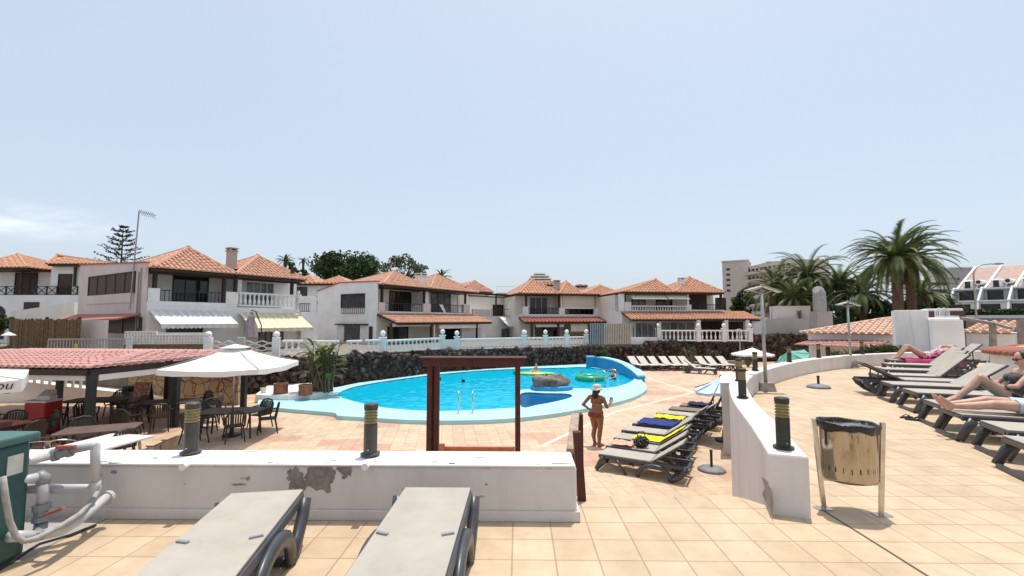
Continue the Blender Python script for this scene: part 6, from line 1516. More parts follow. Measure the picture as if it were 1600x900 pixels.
u1_ = parasol(UC, 0, 1.86, 4, .34, .90, CANVAS, 'large white square parasol over the cafe table beside the pink roof', R_(-41), val=.14, polemat=GREYMETAL)
b = MB(); ap = V((UC.x, UC.y, .90)); 
for i in range(4):
    a = R_(-41)+pi/2*i; a2 = a+pi/2; q0 = ap+V((cos(a)*.42, sin(a)*.42, -.06)); q1 = ap+V((cos(a2)*.42, sin(a2)*.42, -.06)); b.add([ap+V((0,0,.05)), q0, q1], [(0,1,2)])
mk('wind_vent', b, CANVAS, u1_)
ul = V((-12.95, 10.1, LOW)); u2_ = parasol(ul, 0, 2.0, 4, .34, .66, CANVAS, 'white square parasol with black lettering cut by the left edge', R_(0), val=.26, polemat=GREYMETAL)
cu = bpy.data.curves.new('lettering', 'FONT'); cu.body = 'mahou'; cu.size = .26; cu.extrude = .002; cu.align_x = 'RIGHT'; cu.shear = .25
to = bpy.data.objects.new('lettering', cu); C.objects.link(to); bpy.context.view_layer.update()
me = evalmesh(to); bpy.data.objects.remove(to); me.materials.clear(); me.materials.append(BLACKC)
LET = bpy.data.objects.new('lettering', me); C.objects.link(LET); LET.parent = u2_
pw_ = D(20, 602, 9.0)
LET.location = V((-9.05+.0, 0, 0)); 
p = V((*D(1176, 560, 30.5)[:2], LOW)); parasol(p, 0, 1.28, 8, D(1176, 553, 30.5).z, D(1176, 543, 30.5).z, CANVAS, 'round white parasol open beside the cream loungers', .2, val=.10)
p = V((*D(1238, 560, 20.5)[:2], LOW)); parasol(p, 0, .72, 8, D(1238, 560, 20.5).z, D(1238, 550, 20.5).z+.12, GREENU, 'tilted mint green parasol behind the curved parapet', .2, tilt=(R_(32), (.3,-1,0)), val=.08)
p = G(1132, 689, LOW); parasol(p, 0, .78, 8, -.22, .06, BLUEU, 'low pale blue parasol beside the fin wall', .1, val=.07, tilt=(R_(9), (0,-1,0)), polemat=DARKWOOD)
# ================================================================ CAFE PAVILION
pv = empty('cafe_pavilion', (-12.5, 14.5, LOW), 'open cafe pavilion with pink corrugated roof on dark posts', 'pavilion')
FLc, Ac, Bc, BLc = V((-20,13.2,.34)), V((-11.55,12.35,.35)), V((-10.0,17.7,.42)), V((-20,18.6,.42)); md = .55
b = MB(); rid1 = V((-13.4,16.4,.50)); rid0 = V((-20,16.9,.47))
roof_face(b, [FLc, Ac, rid1, rid0], .21); roof_face(b, [Ac, Bc, rid1], .21); roof_face(b, [Bc, BLc, rid0, rid1], .21); mk('roof', b, TERRAP, pv)
b = MB(); b.bar(FLc+V((0,.06,-.12)), Ac+V((-.08,.06,-.12)), .10, .16); b.bar(Ac+V((-.08,.06,-.121)), Bc+V((-.08,-.1,-.121)), .10, .16); b.bar(Bc+V((-.1,-.1,-.122)), BLc+V((0,-.1,-.122)), .10, .16)
for i in range(26): x = -19.6+i*.31; yy = 13.2-(x+20)*.1; b.bar((x, yy+.02, .22), (x, yy+1.2, .27), .05, .07)
mk('eaves_beams', b, DARKWOOD, pv)
for (x, y) in ((-11.62,12.5),(-10.85,14.6),(-13.1,17.2),(-10.35,17.4),(-17.6,17.6)):
    b = MB(); b.box(x-.085, x+.085, y-.085, y+.085, LOW, .24); mk('post', b, M('dark_green_grey_post', (.030,.034,.034), (.022,.025,.025), 6, .5), pv, bev=.008)
b = MB(); b.bar((-16.5,12.92,.08), (-11.75,12.47,.10), .05, .18); mk('canvas_valance', b, CANVAS, pv); b = MB(); b.bar((-11.55,12.62,.10), (-10.9,14.9,.12), .05, .22); mk('canvas_valance', b, CANVAS, pv)
# cafe furniture
def chair_parts(t, res):
    b = MB(); b.box(-.22,.22,-.21,.21,.405,.435); mk('seat', b, res, t, bev=.012, world=False)
    for sx in (-1,1):
        b = MB(); b.tube([(sx*.20,.20,.41),(sx*.235,.27,0)], [.022,.018], 6); mk('leg', b, res, t, world=False)
        b = MB(); b.tube([(sx*.20,-.19,.41),(sx*.235,-.27,0)], [.022,.018], 6); mk('leg', b, res, t, world=False)
        b = MB(); b.tube([(sx*.23,.20,.42),(sx*.255,.20,.62),(sx*.26,.0,.645),(sx*.245,-.22,.66)], .02, 6); mk('armrest', b, res, t, world=False)
    b = MB(); n = 7
    for i in range(n): x = -.17+.34*i/(n-1); b.bar((x*.95,-.205,.43), (x*1.05,-.275,.82-.03*abs(i-3)/3), .042, .014, up=V((0,1,0)))
    b.tube([(-.22,-.20,.42),(-.235,-.26,.72),(-.15,-.285,.83),(0,-.29,.86),(.15,-.285,.83),(.235,-.26,.72),(.22,-.20,.42)], .028, 7); mk('backrest', b, res, t, world=False)
CH = [None]
def chair(x, y, face, label):
    """face: (x,y) the chair looks at"""
    rz = atan2(face[1]-y, face[0]-x)-pi/2
    if CH[0] is None:
        t = empty('cafe_chair', (0,0,0), label, 'chair', 'dark cafe chairs'); chair_parts(t, PLASTICB); CH[0] = t; t.location = (x, y, LOW); t.rotation_euler = (0,0,rz); return t
    return dup(CH[0], (x, y, LOW), rz, label, 'dark cafe chairs')
def table(x, y, sx, sy, label, rz=0, mat=TABLED, h=.74, legs=True, name='cafe_table', rnd=.3):
    t = empty(name, (x, y, LOW), label, 'table', None, rz); b = MB(); pts = []
    for cx_, cy_, a0 in ((1,1,0),(-1,1,pi/2),(-1,-1,pi),(1,-1,1.5*pi)):
        for k in range(5): a = a0+k*pi/8; pts.append((cx_*(sx/2-rnd)+rnd*cos(a), cy_*(sy/2-rnd)+rnd*sin(a)))
    b.prism(pts, h-.035, h); mk('tabletop', b, mat, t, world=False, bev=.008)
    for i in (-1,1):
        for j in (-1,1): b = MB(); b.tube([(i*(sx/2-.2), j*(sy/2-.2), h-.035), (i*(sx/2-.14), j*(sy/2-.14), 0)], [.032,.024], 7); mk('leg', b, PLASTICB if mat is not WHITEP else GREYMETAL, t, world=False)
T1 = (-8.34,13.45); table(T1[0], T1[1], 1.65, 1.0, 'dark oval cafe table with the parasol pole through it', R_(8))
for (dx, dy, lb) in ((.72,.15+.3,'dark cafe chair at the right end of the parasol table'),(.25,1.0,'dark cafe chair behind the parasol table beside the pole'),(-.42,-.82,'dark cafe chair in front of the parasol table, back to the camera'),(-1.0,.55,'dark cafe chair at the left rear of the parasol table'),(.38,-.55,'dark cafe chair at the front right corner of the parasol table')):
    chair(T1[0]+dx*1.15, T1[1]+dy, T1, lb)
T2 = (-11.3,14.9); table(T2[0], T2[1], 1.7, 1.0, 'dark cafe table between the two pavilion posts', R_(12))
for dx, dy, lb in ((-.5,-.85,'dark cafe chair in front of the middle pavilion table, left'),(.45,-.85,'dark cafe chair in front of the middle pavilion table, right'),(.4,.95,'dark cafe chair behind the middle pavilion table'),(1.15,.4,'dark cafe chair at the right end of the middle pavilion table')): chair(T2[0]+dx, T2[1]+dy, T2, lb)
T3 = (-13.9,15.2); table(T3[0], T3[1], 1.7, 1.0, 'dark cafe table at the back of the pavilion with napkins', R_(5))
for dx, dy, lb in ((-.45,-.9,'dark cafe chair in front of the rear pavilion table, left'),(.5,-.9,'dark cafe chair in front of the rear pavilion table, right'),(-.2,.95,'dark cafe chair behind the rear pavilion table'),(1.2,.1,'dark cafe chair between the rear and middle pavilion tables')): chair(T3[0]+dx, T3[1]+dy, T3, lb)
T4 = (-13.4,11.6); table(T4[0], T4[1], 1.7, 1.0, 'dark maroon cafe table near the left edge below the parasol', R_(-6), mat=M('maroon_top', (.10,.03,.028), None, 4, .4))
for dx, dy, lb in ((-.4,.9,'dark cafe chair behind the maroon table, left'),(.5,.9,'dark cafe chair behind the maroon table, right'),(1.15,-.1,'dark cafe chair at the right end of the maroon table'),(-.1,-.95,'dark cafe chair in front of the maroon table'),(-1.2,.3,'dark cafe chair at the left end of the maroon table')): chair(T4[0]+dx, T4[1]+dy, T4, lb)
T5 = (-10.15,11.2); table(T5[0], T5[1], 1.5, .9, 'brown cafe table with metal edge in front of the corner post', R_(25), mat=M('brown_table_top', (.16,.11,.085), (.12,.085,.065), 5, .4), rnd=.05)
for dx, dy, lb in ((-.7,-.75,'dark cafe chair left of the brown metal edged table'),(.9,-.45,'dark cafe chair right of the brown metal edged table'),(-.9,.6,'dark cafe chair behind the brown metal edged table')): chair(T5[0]+dx, T5[1]+dy, T5, lb)
for x, y, fx, fy, lb in ((-12.3,12.9,-13.4,11.6,'dark cafe chair just left of the corner post'),(-11.2,13.2,-11.3,14.9,'dark cafe chair between the corner post and the middle table'),(-15.2,13.3,-14.2,15.2,'dark cafe chair left of the red cooler'),(-9.6,14.6,-8.3,13.5,'dark cafe chair between the second post and the parasol table'),(-12.6,10.6,-13.4,11.6,'dark cafe chair behind the green cabinet')): chair(x, y, (fx, fy), lb)
table(-8.95, 9.75, 1.15, 1.75, 'bright white rectangular table just below the parapet', R_(-8), mat=WHITEP, rnd=.03, name='white_table')
def hoopchair(x, y, rz, label, mat=STEEL, woven=False):
    t = empty('metal_chair', (x, y, LOW), label, 'chair', 'metal framed cafe chairs', rz); b = MB(); b.lathe([(.21,.43),(.21,.45)], (0,0,0), 18); mk('seat', b, PLASTICB if not woven else SLINGB, t, world=False)
    b = MB(); n = 12; b.tube([(-.24,.16,.66)]+[(.27*cos(a), -.02+.27*sin(a), .66+.13*(-sin(a)) if sin(a) < 0 else .66) for a in [pi+pi*i/n for i in range(n+1)]]+[(.24,.16,.66)], .014, 7); mk('hoop_armrest', b, mat, t, world=False)
    for sx in (-1,1):
        for sy in (-1,1): b = MB(); b.tube([(sx*.18, sy*.15, .43), (sx*.22, sy*.2, 0)], .013, 6); b.tube([(sx*.19, sy*.14, .44), (sx*.25, sy*.13-.02, .67)], .012, 6); mk('leg', b, mat, t, world=False)
    if woven:
        b = MB(); n = 10
        for i in range(n): a = pi+pi*(i+.5)/n; b.bar((.215*cos(a), .215*sin(a), .45), (.265*cos(a), -.02+.265*sin(a), .67+.12*(-sin(a))), .06, .012)
        mk('backrest', b, SLINGB, t, world=False)
hoopchair(-9.75, 9.15, .3, 'metal hoop chair partly behind the pipes at the white table'); hoopchair(-10.0, 10.15, .5, 'metal hoop chair between the corner post and the white table'); hoopchair(-7.85, 10.2, R_(95), 'brown woven chair with metal frame at the right of the white table', M('brown_metal', (.12,.08,.055)), True)
# red drinks cooler, menu board, ash bin
p = V((-14.2,13.75,LOW)); t = empty('red_cooler', p, 'bright red drinks cooler with white things on top under the pavilion', 'cooler'); b = MB(); b.box(p.x-.32, p.x+.32, p.y-.25, p.y+.25, LOW, -.78); mk('cabinet', b, REDP, t, bev=.03); b = MB(); b.box(p.x-.34, p.x+.34, p.y-.27, p.y+.27, -.778, -.72); mk('lid', b, WHITEP, t, bev=.015)
t = empty('white_box', (p.x+.1, p.y, -.72), 'white till box standing on the red drinks cooler', 'box'); b = MB(); b.box(p.x-.1, p.x+.3, p.y-.12, p.y+.12, -.719, -.60); mk('box_body', b, WHITEP, t, bev=.01); b = MB(); b.add([(p.x-.08,p.y-.1,-.6),(p.x+.28,p.y-.1,-.6),(p.x+.28,p.y+.1,-.44),(p.x-.08,p.y+.1,-.44),(p.x-.08,p.y+.1,-.6),(p.x+.28,p.y+.1,-.6)], [(0,1,2,3),(3,2,5,4),(0,3,4),(1,5,2),(0,4,5,1)]); mk('sloping_screen', b, PAPER, t)
p = V((-13.35,16.35,LOW)); t = empty('menu_board', p, 'folding menu board with printed pictures beside the stone wall', 'menu board'); b = MB(); b.add([(p.x-.28,p.y-.22,LOW),(p.x+.28,p.y-.22,LOW),(p.x+.28,p.y,LOW+1.15),(p.x-.28,p.y,LOW+1.15),(p.x-.28,p.y-.18,LOW),(p.x+.28,p.y-.18,LOW),(p.x+.28,p.y+.04,LOW+1.15),(p.x-.28,p.y+.04,LOW+1.15)], [(0,1,2,3),(7,6,5,4),(0,4,5,1),(1,5,6,2),(2,6,7,3),(3,7,4,0)]); mk('front_panel', b, MENU, t)
b = MB()
for k in range(4): z0 = LOW+.12+k*.25; yy = p.y-.225+.22*(z0-LOW)/1.15-.006; b.add([(p.x-.22,yy,z0),(p.x+.22,yy,z0),(p.x+.22,yy+.035,z0+.18),(p.x-.22,yy+.035,z0+.18)],[(0,1,2,3)])
mk('printed_panels', b, M('menu_print', (.60,.16,.09), (.62,.50,.35), 11, .5, lo=.48, hi=.52), t); b = MB(); b.add([(p.x-.28,p.y+.28,LOW),(p.x+.28,p.y+.28,LOW),(p.x+.28,p.y+.05,LOW+1.15),(p.x-.28,p.y+.05,LOW+1.15)], [(3,2,1,0)]); mk('rear_panel', b, DARKWOOD, t)
p = V((-14.3,17.0,LOW)); t = empty('round_bin', p, 'grey round bin with a black rim beside the menu board', 'bin'); b = MB(); b.lathe([(.22,0),(.26,.75)], p, 20); mk('bin_body', b, GREYMETAL, t, smooth=True); b = MB(); b.lathe([(.27,.75),(.28,.80),(.26,.92),(.01,.95)], p, 20); mk('lid', b, IRON, t)
# ================================================================ DARK RED FRAME AND HANDRAIL
p0, p1 = D(677, 700, 11), D(809, 700, 11); fr = empty('pergola_gateway', ((p0.x+p1.x)/2, 11, LOW), 'dark red wooden post and beam frame standing in front of the pool', 'frame'); zt = D(740, 572, 11).z
for x, y in ((p0.x-.10,11.0),(p0.x+.07,11.02),(p0.x-.02,11.22),(p1.x,11.0)):
    w_ = .058 if x < p1.x-.1 else .062; b = MB(); b.box(x-w_, x+w_, y-.06, y+.06, LOW, zt+.0); mk('post', b, REDWOOD, fr, bev=.006)
b = MB(); b.box(p0.x-.26, p1.x+.17, 10.9, 10.97-.002+.02, zt+.002, zt+.17); b.box(p0.x-.26, p1.x+.17, 11.14, 11.22, zt+.002, zt+.17); mk('beam', b, REDWOOD, fr, bev=.006)
b = MB(); b.box(p0.x-.34, p1.x+.22, 10.84, 11.30, zt+.172, zt+.215); mk('top_board', b, REDWOOD, fr, bev=.006)
ORG = M('faded_orange_paint', (.56,.20,.09), (.46,.16,.08), 6, .7); b = MB(); zb_ = D(740, 702, 11).z; b.box(p0.x+.15, p1.x-.07, 10.97, 11.05, LOW, zb_+.06); mk('low_board', b, ORG, fr, bev=.006); b = MB(); b.box(p0.x+.14, p0.x+.28, 10.90, 10.968, LOW, D(690,692,11).z); mk('small_box', b, ORG, fr, bev=.01)
hr = empty('stair_handrail', (.62, 4.25, 0), 'brown wooden handrail going down the steps at the end of the parapet', 'handrail')
b = MB(); b.bar((.575,4.37,.0), (.535,4.37,.62), .075, .075); mk('post', b, REDWOOD, hr, bev=.006); b = MB(); q = D(902, 660, 6.2); b.bar((q.x,6.2,-1.0), (q.x,6.2,D(902,646,6.2).z), .14, .14); mk('post', b, REDWOOD, hr, bev=.01)
b = MB(); b.bar(D(893, 705, 4.6), D(899, 648, 6.12), .10, .05); mk('weathered_rail', b, M('bleached_wood', (.42,.33,.25), (.27,.19,.14), 14, .8, .4, 50), hr, bev=.006)
# ================================================================ POOL FILTER AND PIPES
fb = empty('pump_cabinet', (-4.05, 2.8, 0), 'dark green pump cabinet at the left foreground edge', 'cabinet'); b = MB(); b.box(-4.8,-3.445,1.9,3.28,.02,.80); mk('cabinet_body', b, GREENBOX, fb, bev=.03); b = MB(); b.box(-4.84,-3.415,1.86,3.31,.802,.86); mk('lid', b, M('green_lid', (.06,.14,.125), (.045,.11,.10), 4, .45), fb, bev=.015)
b = MB(); b.box(-3.443,-3.439,3.12,3.22,.60,.73); mk('paper_label', b, PAPER, fb); b = MB(); b.box(-3.444,-3.435,2.35,2.92,.42,.72); mk('dark_opening', b, IRON, fb); b = MB(); b.box(-3.433,-3.405,2.4,3.0,.66,.68); mk('red_bar', b, VALVE, fb); b = MB(); b.box(-3.434,-3.415,2.82,2.96,.40,.50); mk('yellow_valve', b, YELP, fb)
def pp_(l): return [D(x, y, d) for x, y, d in l]
pr = empty('upper_pipe', D(100, 706, 3.5), 'grey white plastic pipe with red tap bending down in front of the parapet', 'pipe')
b = MB(); b.tube(pp_([(14,728,3.2),(84,711,3.42)]), .030, 12); mk('straight_pipe', b, PVC, pr, smooth=True); b = MB(); b.tube(pp_([(112,703,3.46),(146,696,3.5),(150,699,3.5)]), .030, 12); mk('straight_pipe', b, PVC, pr, smooth=True)
b = MB(); b.tube(pp_([(149,694,3.5),(149,752,3.58)]), .031, 12); b.tube(pp_([(149,752,3.58),(148,762,3.58),(138,764,3.57),(14,764,3.27)]), [.036,.038,.036,.031], 12); mk('bent_pipe', b, PVC, pr, smooth=True)
b = MB(); b.tube(pp_([(82,711.5,3.42),(90,709.5,3.43)]), .047, 14); b.tube(pp_([(104,706,3.45),(112,703.5,3.46)]), .045, 14); b.tube(pp_([(90,709.5,3.43),(104,706,3.45)]), .036, 14); mk('union_valve', b, PVCD, pr, smooth=False)
b = MB(); b.bar(D(88,699,3.41), D(118,698,3.44), .03, .025); b.bar(D(102,699,3.43), D(101,706,3.44), .025); mk('tap_handle', b, VALVE, pr, bev=.004)
lp = empty('lower_pipe', D(66, 800, 3.4), 'grey plastic pipe with elbow and red tap beside the green cabinet', 'pipe')

for l_, r_ in (([(14,755,3.2),(64,744,3.33)], .030), ([(68,750,3.34),(66,790,3.36)], .034), ([(14,838,3.12),(60,838,3.28)], .036)): b = MB(); b.tube(pp_(l_), r_, 12); mk('straight_pipe', b, PVC, lp, smooth=True)

for l_ in ([(60,745,3.33),(65,743.5,3.335),(68,745,3.34),(68,756,3.34)], [(64,820,3.36),(60,838,3.3),(50,839,3.26)]): b = MB(); b.tube(pp_(l_), .039, 12); mk('elbow', b, PVCD, lp, smooth=True)
b = MB(); b.tube(pp_([(65,787,3.36),(65,797,3.36)]), .052, 14); b.tube(pp_([(64,797,3.36),(64,806,3.36)]), .040, 14); b.tube(pp_([(64,806,3.36),(63.5,814,3.36)]), .050, 14); b.tube(pp_([(63.5,814,3.36),(63,822,3.36)]), .036, 14); mk('union_valve', b, PVCD, lp)
b = MB(); b.bar(D(70,805,3.28), D(100,794,3.28), .026, .022); mk('tap_handle', b, VALVE, lp, bev=.004)
gp = empty('ground_pipe', D(110, 825, 3.4), 'white pipe running from the parapet foot along the tiles', 'pipe')
b = MB(); b.tube(pp_([(172,774,3.79),(164,779,3.72),(120,815,3.42),(96,829,3.28),(68,835,3.2)]), [.036,.034,.034,.036,.036], 12); mk('pipe', b, PVC, gp, smooth=True); b = MB(); q = D(171,777,3.77); b.tube([q, q+V((0,-.03,0))], .055, 16); mk('wall_flange', b, PVC, gp)
hs = [(4,745,2.95),(8,775,2.96),(15,815,3.0),(25,838,3.02),(38,846,3.04),(55,842,3.08),(90,825,3.2),(125,803,3.4),(146,780,3.6),(155,762,3.68),(153,755,3.76)]
b = MB(); b.tube(pp_(hs), .018, 10); tag(mk('flexible_hose', b, M('ribbed_grey_hose', (.38,.36,.33), (.28,.265,.245), 20, .6), smooth=True), 'grey flexible hose looping from the green cabinet to the parapet', 'hose')
b = MB(); b.tube([G(-5, 892, .014), G(20, 878, .014), G(45, 860, .014), G(62, 850, .014), G(110,836,.014), G(150,820,.014)], .010, 6); tag(mk('black_cable', b, IRON), 'thin dark cable lying on the tiles below the pipes', 'cable')
# concrete pad under the cabinet and pipes
b = MB(); b.prism([(-12,1.2),(-4.0,1.9),tuple(G(0,893)[:2]),tuple(G(85,850)[:2]),tuple(G(172,809)[:2]),(-12,3.74)], .0, .008); tag(mk('concrete_pad', b, M('grey_screed', (.42,.38,.34), (.33,.29,.26), 4, .9)), kind='structure')
# ================================================================ PEOPLE
def capsule(mb, p, q, r0, r1, n=12):
    p, q = V(p), V(q); d = (q-p); L = d.length; d.normalize(); pts = []; rr = []
    for a in (-1.35,-.9,-.45): pts.append(p+d*r0*sin(a)); rr.append(r0*cos(a))
    pts.append(p); rr.append(r0); pts.append(q); rr.append(r1)
    for a in (.45,.9,1.35): pts.append(q+d*r1*sin(a)); rr.append(r1*cos(a))
    mb.tube(pts, rr, n)
def body(prims, vox, mat, parent, smooth_it=5, M_=None, name='body'):
    b = MB(M_)
    for p in prims:
        if p[0] == 'c': capsule(b, *p[1:])
        else: b.ell(p[1], p[2], 16, 11, p[3] if len(p) > 3 else None)
    o = mk(name, b, mat, None); r = o.modifiers.new('r', 'REMESH'); r.mode = 'VOXEL'; r.voxel_size = vox
    s = o.modifiers.new('s', 'SMOOTH'); s.factor = .5; s.iterations = smooth_it
    bpy.context.view_layer.update(); me = evalmesh(o); bpy.data.objects.remove(o)
    me.materials.clear(); me.materials.append(mat); off = wloc(parent); me.transform(Matrix.Translation(-off)); me.polygons.foreach_set('use_smooth', [True]*len(me.polygons)); me.update()
    k = bpy.data.objects.new(name, me); C.objects.link(k); k.parent = parent; return k
def garment(bo, parent, name, mat, pred, off=.006, Minv=None):
    """cloth lying on the body where pred(local point) holds"""
    me = bo.data; base = wloc(parent); keep = []
    nv = [v.co+v.normal*off for v in me.vertices]
    loc = [(Minv @ (v.co+base)) if Minv else v.co+base for v in me.vertices]
    ok = [pred(p) for p in loc]; idx = {}; vs = []; fs = []
    for p in me.polygons:
        if all(ok[i] for i in p.vertices):
            f_ = []
            for i in p.vertices:
                if i not in idx: idx[i] = len(vs); vs.append(nv[i]+base)
                f_.append(idx[i])
            fs.append(tuple(f_))
    b = MB(); b.add(vs, fs); return mk(name, b, mat, parent, smooth=True)
def hand(prims, w, dr, side, up, s=1.0, curl=.5):
    """palm with four fingers and a thumb; dr direction of the fingers, side towards the thumb, up out of the back of the hand"""
    w, dr, side, up = V(w), V(dr).normalized(), V(side).normalized(), V(up).normalized()
    for t in (-.024,-.008,.008,.024): prims.append(('c', w, w+dr*.085*s+side*t*s, .017*s, .013*s))
    for t, L in ((-.030,.055),(-.010,.072),(.010,.078),(.030,.068)):
        a = w+dr*.085*s+side*t*s; m_ = a+(dr*cos(curl*.6)-up*sin(curl*.6))*L*.55*s; e_ = m_+(dr*cos(curl*1.5)-up*sin(curl*1.5))*L*.5*s; prims.append(('c', a, m_, .0095*s, .0088*s)); prims.append(('c', m_, e_, .0088*s, .0075*s))
    a = w+dr*.025*s+side*.022*s; m_ = a+(dr*.6+side*.8).normalized()*.045*s; prims.append(('c', a, m_, .013*s, .011*s)); prims.append(('c', m_, m_+(dr*.95+side*.2-up*.2).normalized()*.035*s, .011*s, .009*s))
def foot(prims, ank, fwd, up, s=1.0):
    ank, f_, u = V(ank), V(fwd).normalized(), V(up).normalized(); sd = f_.cross(u)
    heel = ank-u*.05*s-f_*.03*s; ball = ank-u*.06*s+f_*.14*s
    prims += [('c', ank, heel, .036*s, .032*s), ('c', ank-f_*.0, ball, .036*s, .026*s), ('c', heel, ball, .03*s, .030*s)]
    for k, t in enumerate((-.032,-.015,.0,.015,.030)): a = ball+sd*t*s; prims.append(('c', a, a+f_*(.055-.006*abs(k-1))*s-u*.004*s, .013*s, .010*s))
# ---- standing woman, seen from behind, looking at her phone
wp = V((*G(933,697,LOW)[:2], LOW)); W_ = empty('person', wp, 'woman in rust swimwear and pale hat standing by the pool looking at a phone', 'person')
Mw = Matrix.Translation(wp) @ Matrix.Rotation(R_(-38), 4, 'Z') @ Matrix.Diagonal((1.12,1.12,.97,1))
P_ = []
for s in (-1,1):
    hipj = (s*.085, 0, .85); kn = (s*.080, .015 if s > 0 else .04, .46); an = (s*.075, -.03 if s > 0 else .02, .085)
    P_ += [('c', (s*.085,-.01,.80), kn, .100, .060), ('c', kn, (s*.078,-.03,.30), .056, .058), ('c', (s*.078,-.03,.30), an, .056, .036)]; foot(P_, an, (s*.12,1,0), (0,0,1))
    P_.append(('e', (s*.075,-.075,.86), (.105,.10,.105)))
P_ += [('e', (0,.0,.92), (.168,.118,.13)), ('e', (0,.02,1.06), (.138,.108,.14)), ('e', (0,.0,1.22), (.155,.105,.15)), ('c', (-.14,-.005,1.325), (.14,-.005,1.325), .062, .062), ('c', (0,-.01,1.33), (0,.02,1.44), .052, .048),
       ('e', (-.065,.085,1.20), (.062,.06,.06)), ('e', (.065,.085,1.20), (.062,.06,.06)),
       ('e', (0,.045,1.515), (.074,.092,.11)), ('e', (0,.085,1.465), (.05,.052,.05)), ('c', (0,.135,1.52), (0,.150,1.492), .010, .015), ('e', (-.077,.03,1.505), (.012,.02,.03)), ('e', (.077,.03,1.505), (.012,.02,.03))]
LE, LW_ = (-.335,-.06,1.09), (-.185,-.005,.965)
P_ += [('c', (-.175,-.005,1.325), LE, .050, .040), ('c', LE, LW_, .040, .028)]; hand(P_, LW_, (.5,.25,-.55), (0,.6,.5), (-.8,0,-.3), 1, .5)
RE, RW_ = (.235,.07,1.07), (.20,.34,1.15)
P_ += [('c', (.175,-.005,1.325), RE, .050, .040), ('c', RE, RW_, .040, .028)]; hand(P_, RW_, (-.15,1,.35), (-1,0,.2), (.2,-.3,-.9), 1, 1.0)
bo = body(P_, .0075, TANSKIN, W_, 4, Mw); Mi = Mw.inverted()
garment(bo, W_, 'bikini_bottom', ORANGEC, lambda p: .80 < p.z < .925 and p.z > .80+.20*abs(p.x)*(1 if p.y < 0 else 1.6)-.02 and abs(p.x) < .20, .006, Mi)
garment(bo, W_, 'bikini_top', ORANGEC, lambda p: (1.17 < p.z < 1.20 and abs(p.x) < .17) or (p.y > .05 and 1.15 < p.z < 1.27 and abs(p.x) < .125) or (p.y < 0 and 1.19 < p.z < 1.37 and .05 < abs(p.x) < .07), .005, Mi)
b = MB(Mw); b.ell((0,.015,1.545), (.083,.093,.095), 18, 12); capsule(b, (0,-.055,1.52), (-.005,-.085,1.33), .062, .040); capsule(b, (.03,-.05,1.50), (.05,-.075,1.36), .045, .025); capsule(b, (-.03,-.05,1.50), (-.055,-.075,1.35), .045, .025); mk('hair', b, HAIR, W_, smooth=True)
b = MB(Mw); b.lathe([(.165,1.535),(.168,1.545),(.108,1.575),(.104,1.60),(.095,1.655),(.05,1.675),(.001,1.678)], (0,.03,0), 26)
for i, p in enumerate(b.v[:52]): b.v[i] = p+V((0,0,.018*sin(i*.9)))
mk('sun_hat', b, STRAW, W_, smooth=True)
b = MB(Mw)
for s in (-1,1): b.ell((s*.030,.128,1.522), (.013,.008,.008), 8, 6)
mk('eyes', b, BLACKC, W_)
b = MB(Mw)
for s in (-1,1): b.prism([(s*.078+.05*cos(a)*(.8), .05+.135*sin(a)) for a in [2*pi*i/14 for i in range(14)]], .002, .012)
mk('sandals', b, VALVE, W_)
ph = empty('phone', Mw @ V((.16,.44,1.18)), 'dark phone held by the standing woman', 'phone'); b = MB(Mw); b.bar((.16,.425,1.14), (.15,.48,1.265), .075, .010, up=V((0,1,0))); mk('phone_body', b, IRON, ph, bev=.003)
# ---- reading woman on the fourth lounger
def lounge_frame(lg): return lg.matrix_basis.copy()
ML = lounge_frame(LGU[3]) @ Matrix.Translation((.18,0,0)); pz = BZ+.03
Rp = empty('person', ML @ V((1.0,0,BZ)), 'dark haired woman with sunglasses and raised knees reading on a lounger at the right edge', 'person'); P_ = []
z0 = pz
for s in (-1,1):
    hipj = V((.76, s*.09, z0+.11)); kn = V((.40 if s < 0 else .44, s*.075, z0+.40-(.0 if s < 0 else .05))); an = V((.10 if s < 0 else .16, s*.075, z0+.075))
    P_ += [('c', hipj, kn, .088, .058), ('c', kn, kn.lerp(an,.4)+V((.02,0,0)), .055, .056), ('c', kn.lerp(an,.4)+V((.02,0,0)), an, .054, .035)]; foot(P_, an, (-1,s*.05,-.05), (0,0,1))
TK = .90; tA = R_(66); tx, tz_ = cos(tA), sin(tA); H0 = V((.76,0,z0+.12))
def tor(a, y=0, fr_=0): return H0+V((tx*a*TK-tz_*fr_, y, tz_*a*TK+tx*fr_))
P_ += [('e', tor(.02), (.12,.165,.12)), ('e', tor(.16), (.11,.14,.12)), ('e', tor(.32), (.11,.155,.13)), ('c', tor(.44,-.13), tor(.44,.13), .062, .062), ('c', tor(.46), tor(.58,0,.03), .05, .046), ('e', tor(.30,-.065,.085), (.06,.06,.06)), ('e', tor(.30,.065,.085), (.06,.06,.06))]
HC = tor(.66,0,.075); Rh = Matrix.Rotation(R_(-22), 3, 'Y')
P_ += [('e', HC, (.095,.073,.112), Rh), ('e', HC+Rh @ V((-.045,0,-.055)), (.052,.05,.05)), ('c', HC+Rh @ V((-.095,0,.0)), HC+Rh @ V((-.114,0,-.028)), .010, .015), ('e', HC+V((.0,-.076,-.01)), (.02,.012,.03)), ('e', HC+V((.0,.076,-.01)), (.02,.012,.03)), ('c', HC+Rh @ V((-.094,-.018,-.06)), HC+Rh @ V((-.094,.018,-.06)), .009, .009)]
PHN = V((.53, -.03, z0+.34))
for s in (-1,1):
    el = tor(.17, s*.235, .10); wr = V((.63, s*.075, z0+.28)); P_ += [('c', tor(.44, s*.165), el, .046, .037), ('c', el, wr, .037, .026)]; hand(P_, wr, (PHN-wr)+V((0,s*.03,0)), (0,-s*.6,.8), (.5,s*.5,-.4), .95, .9)
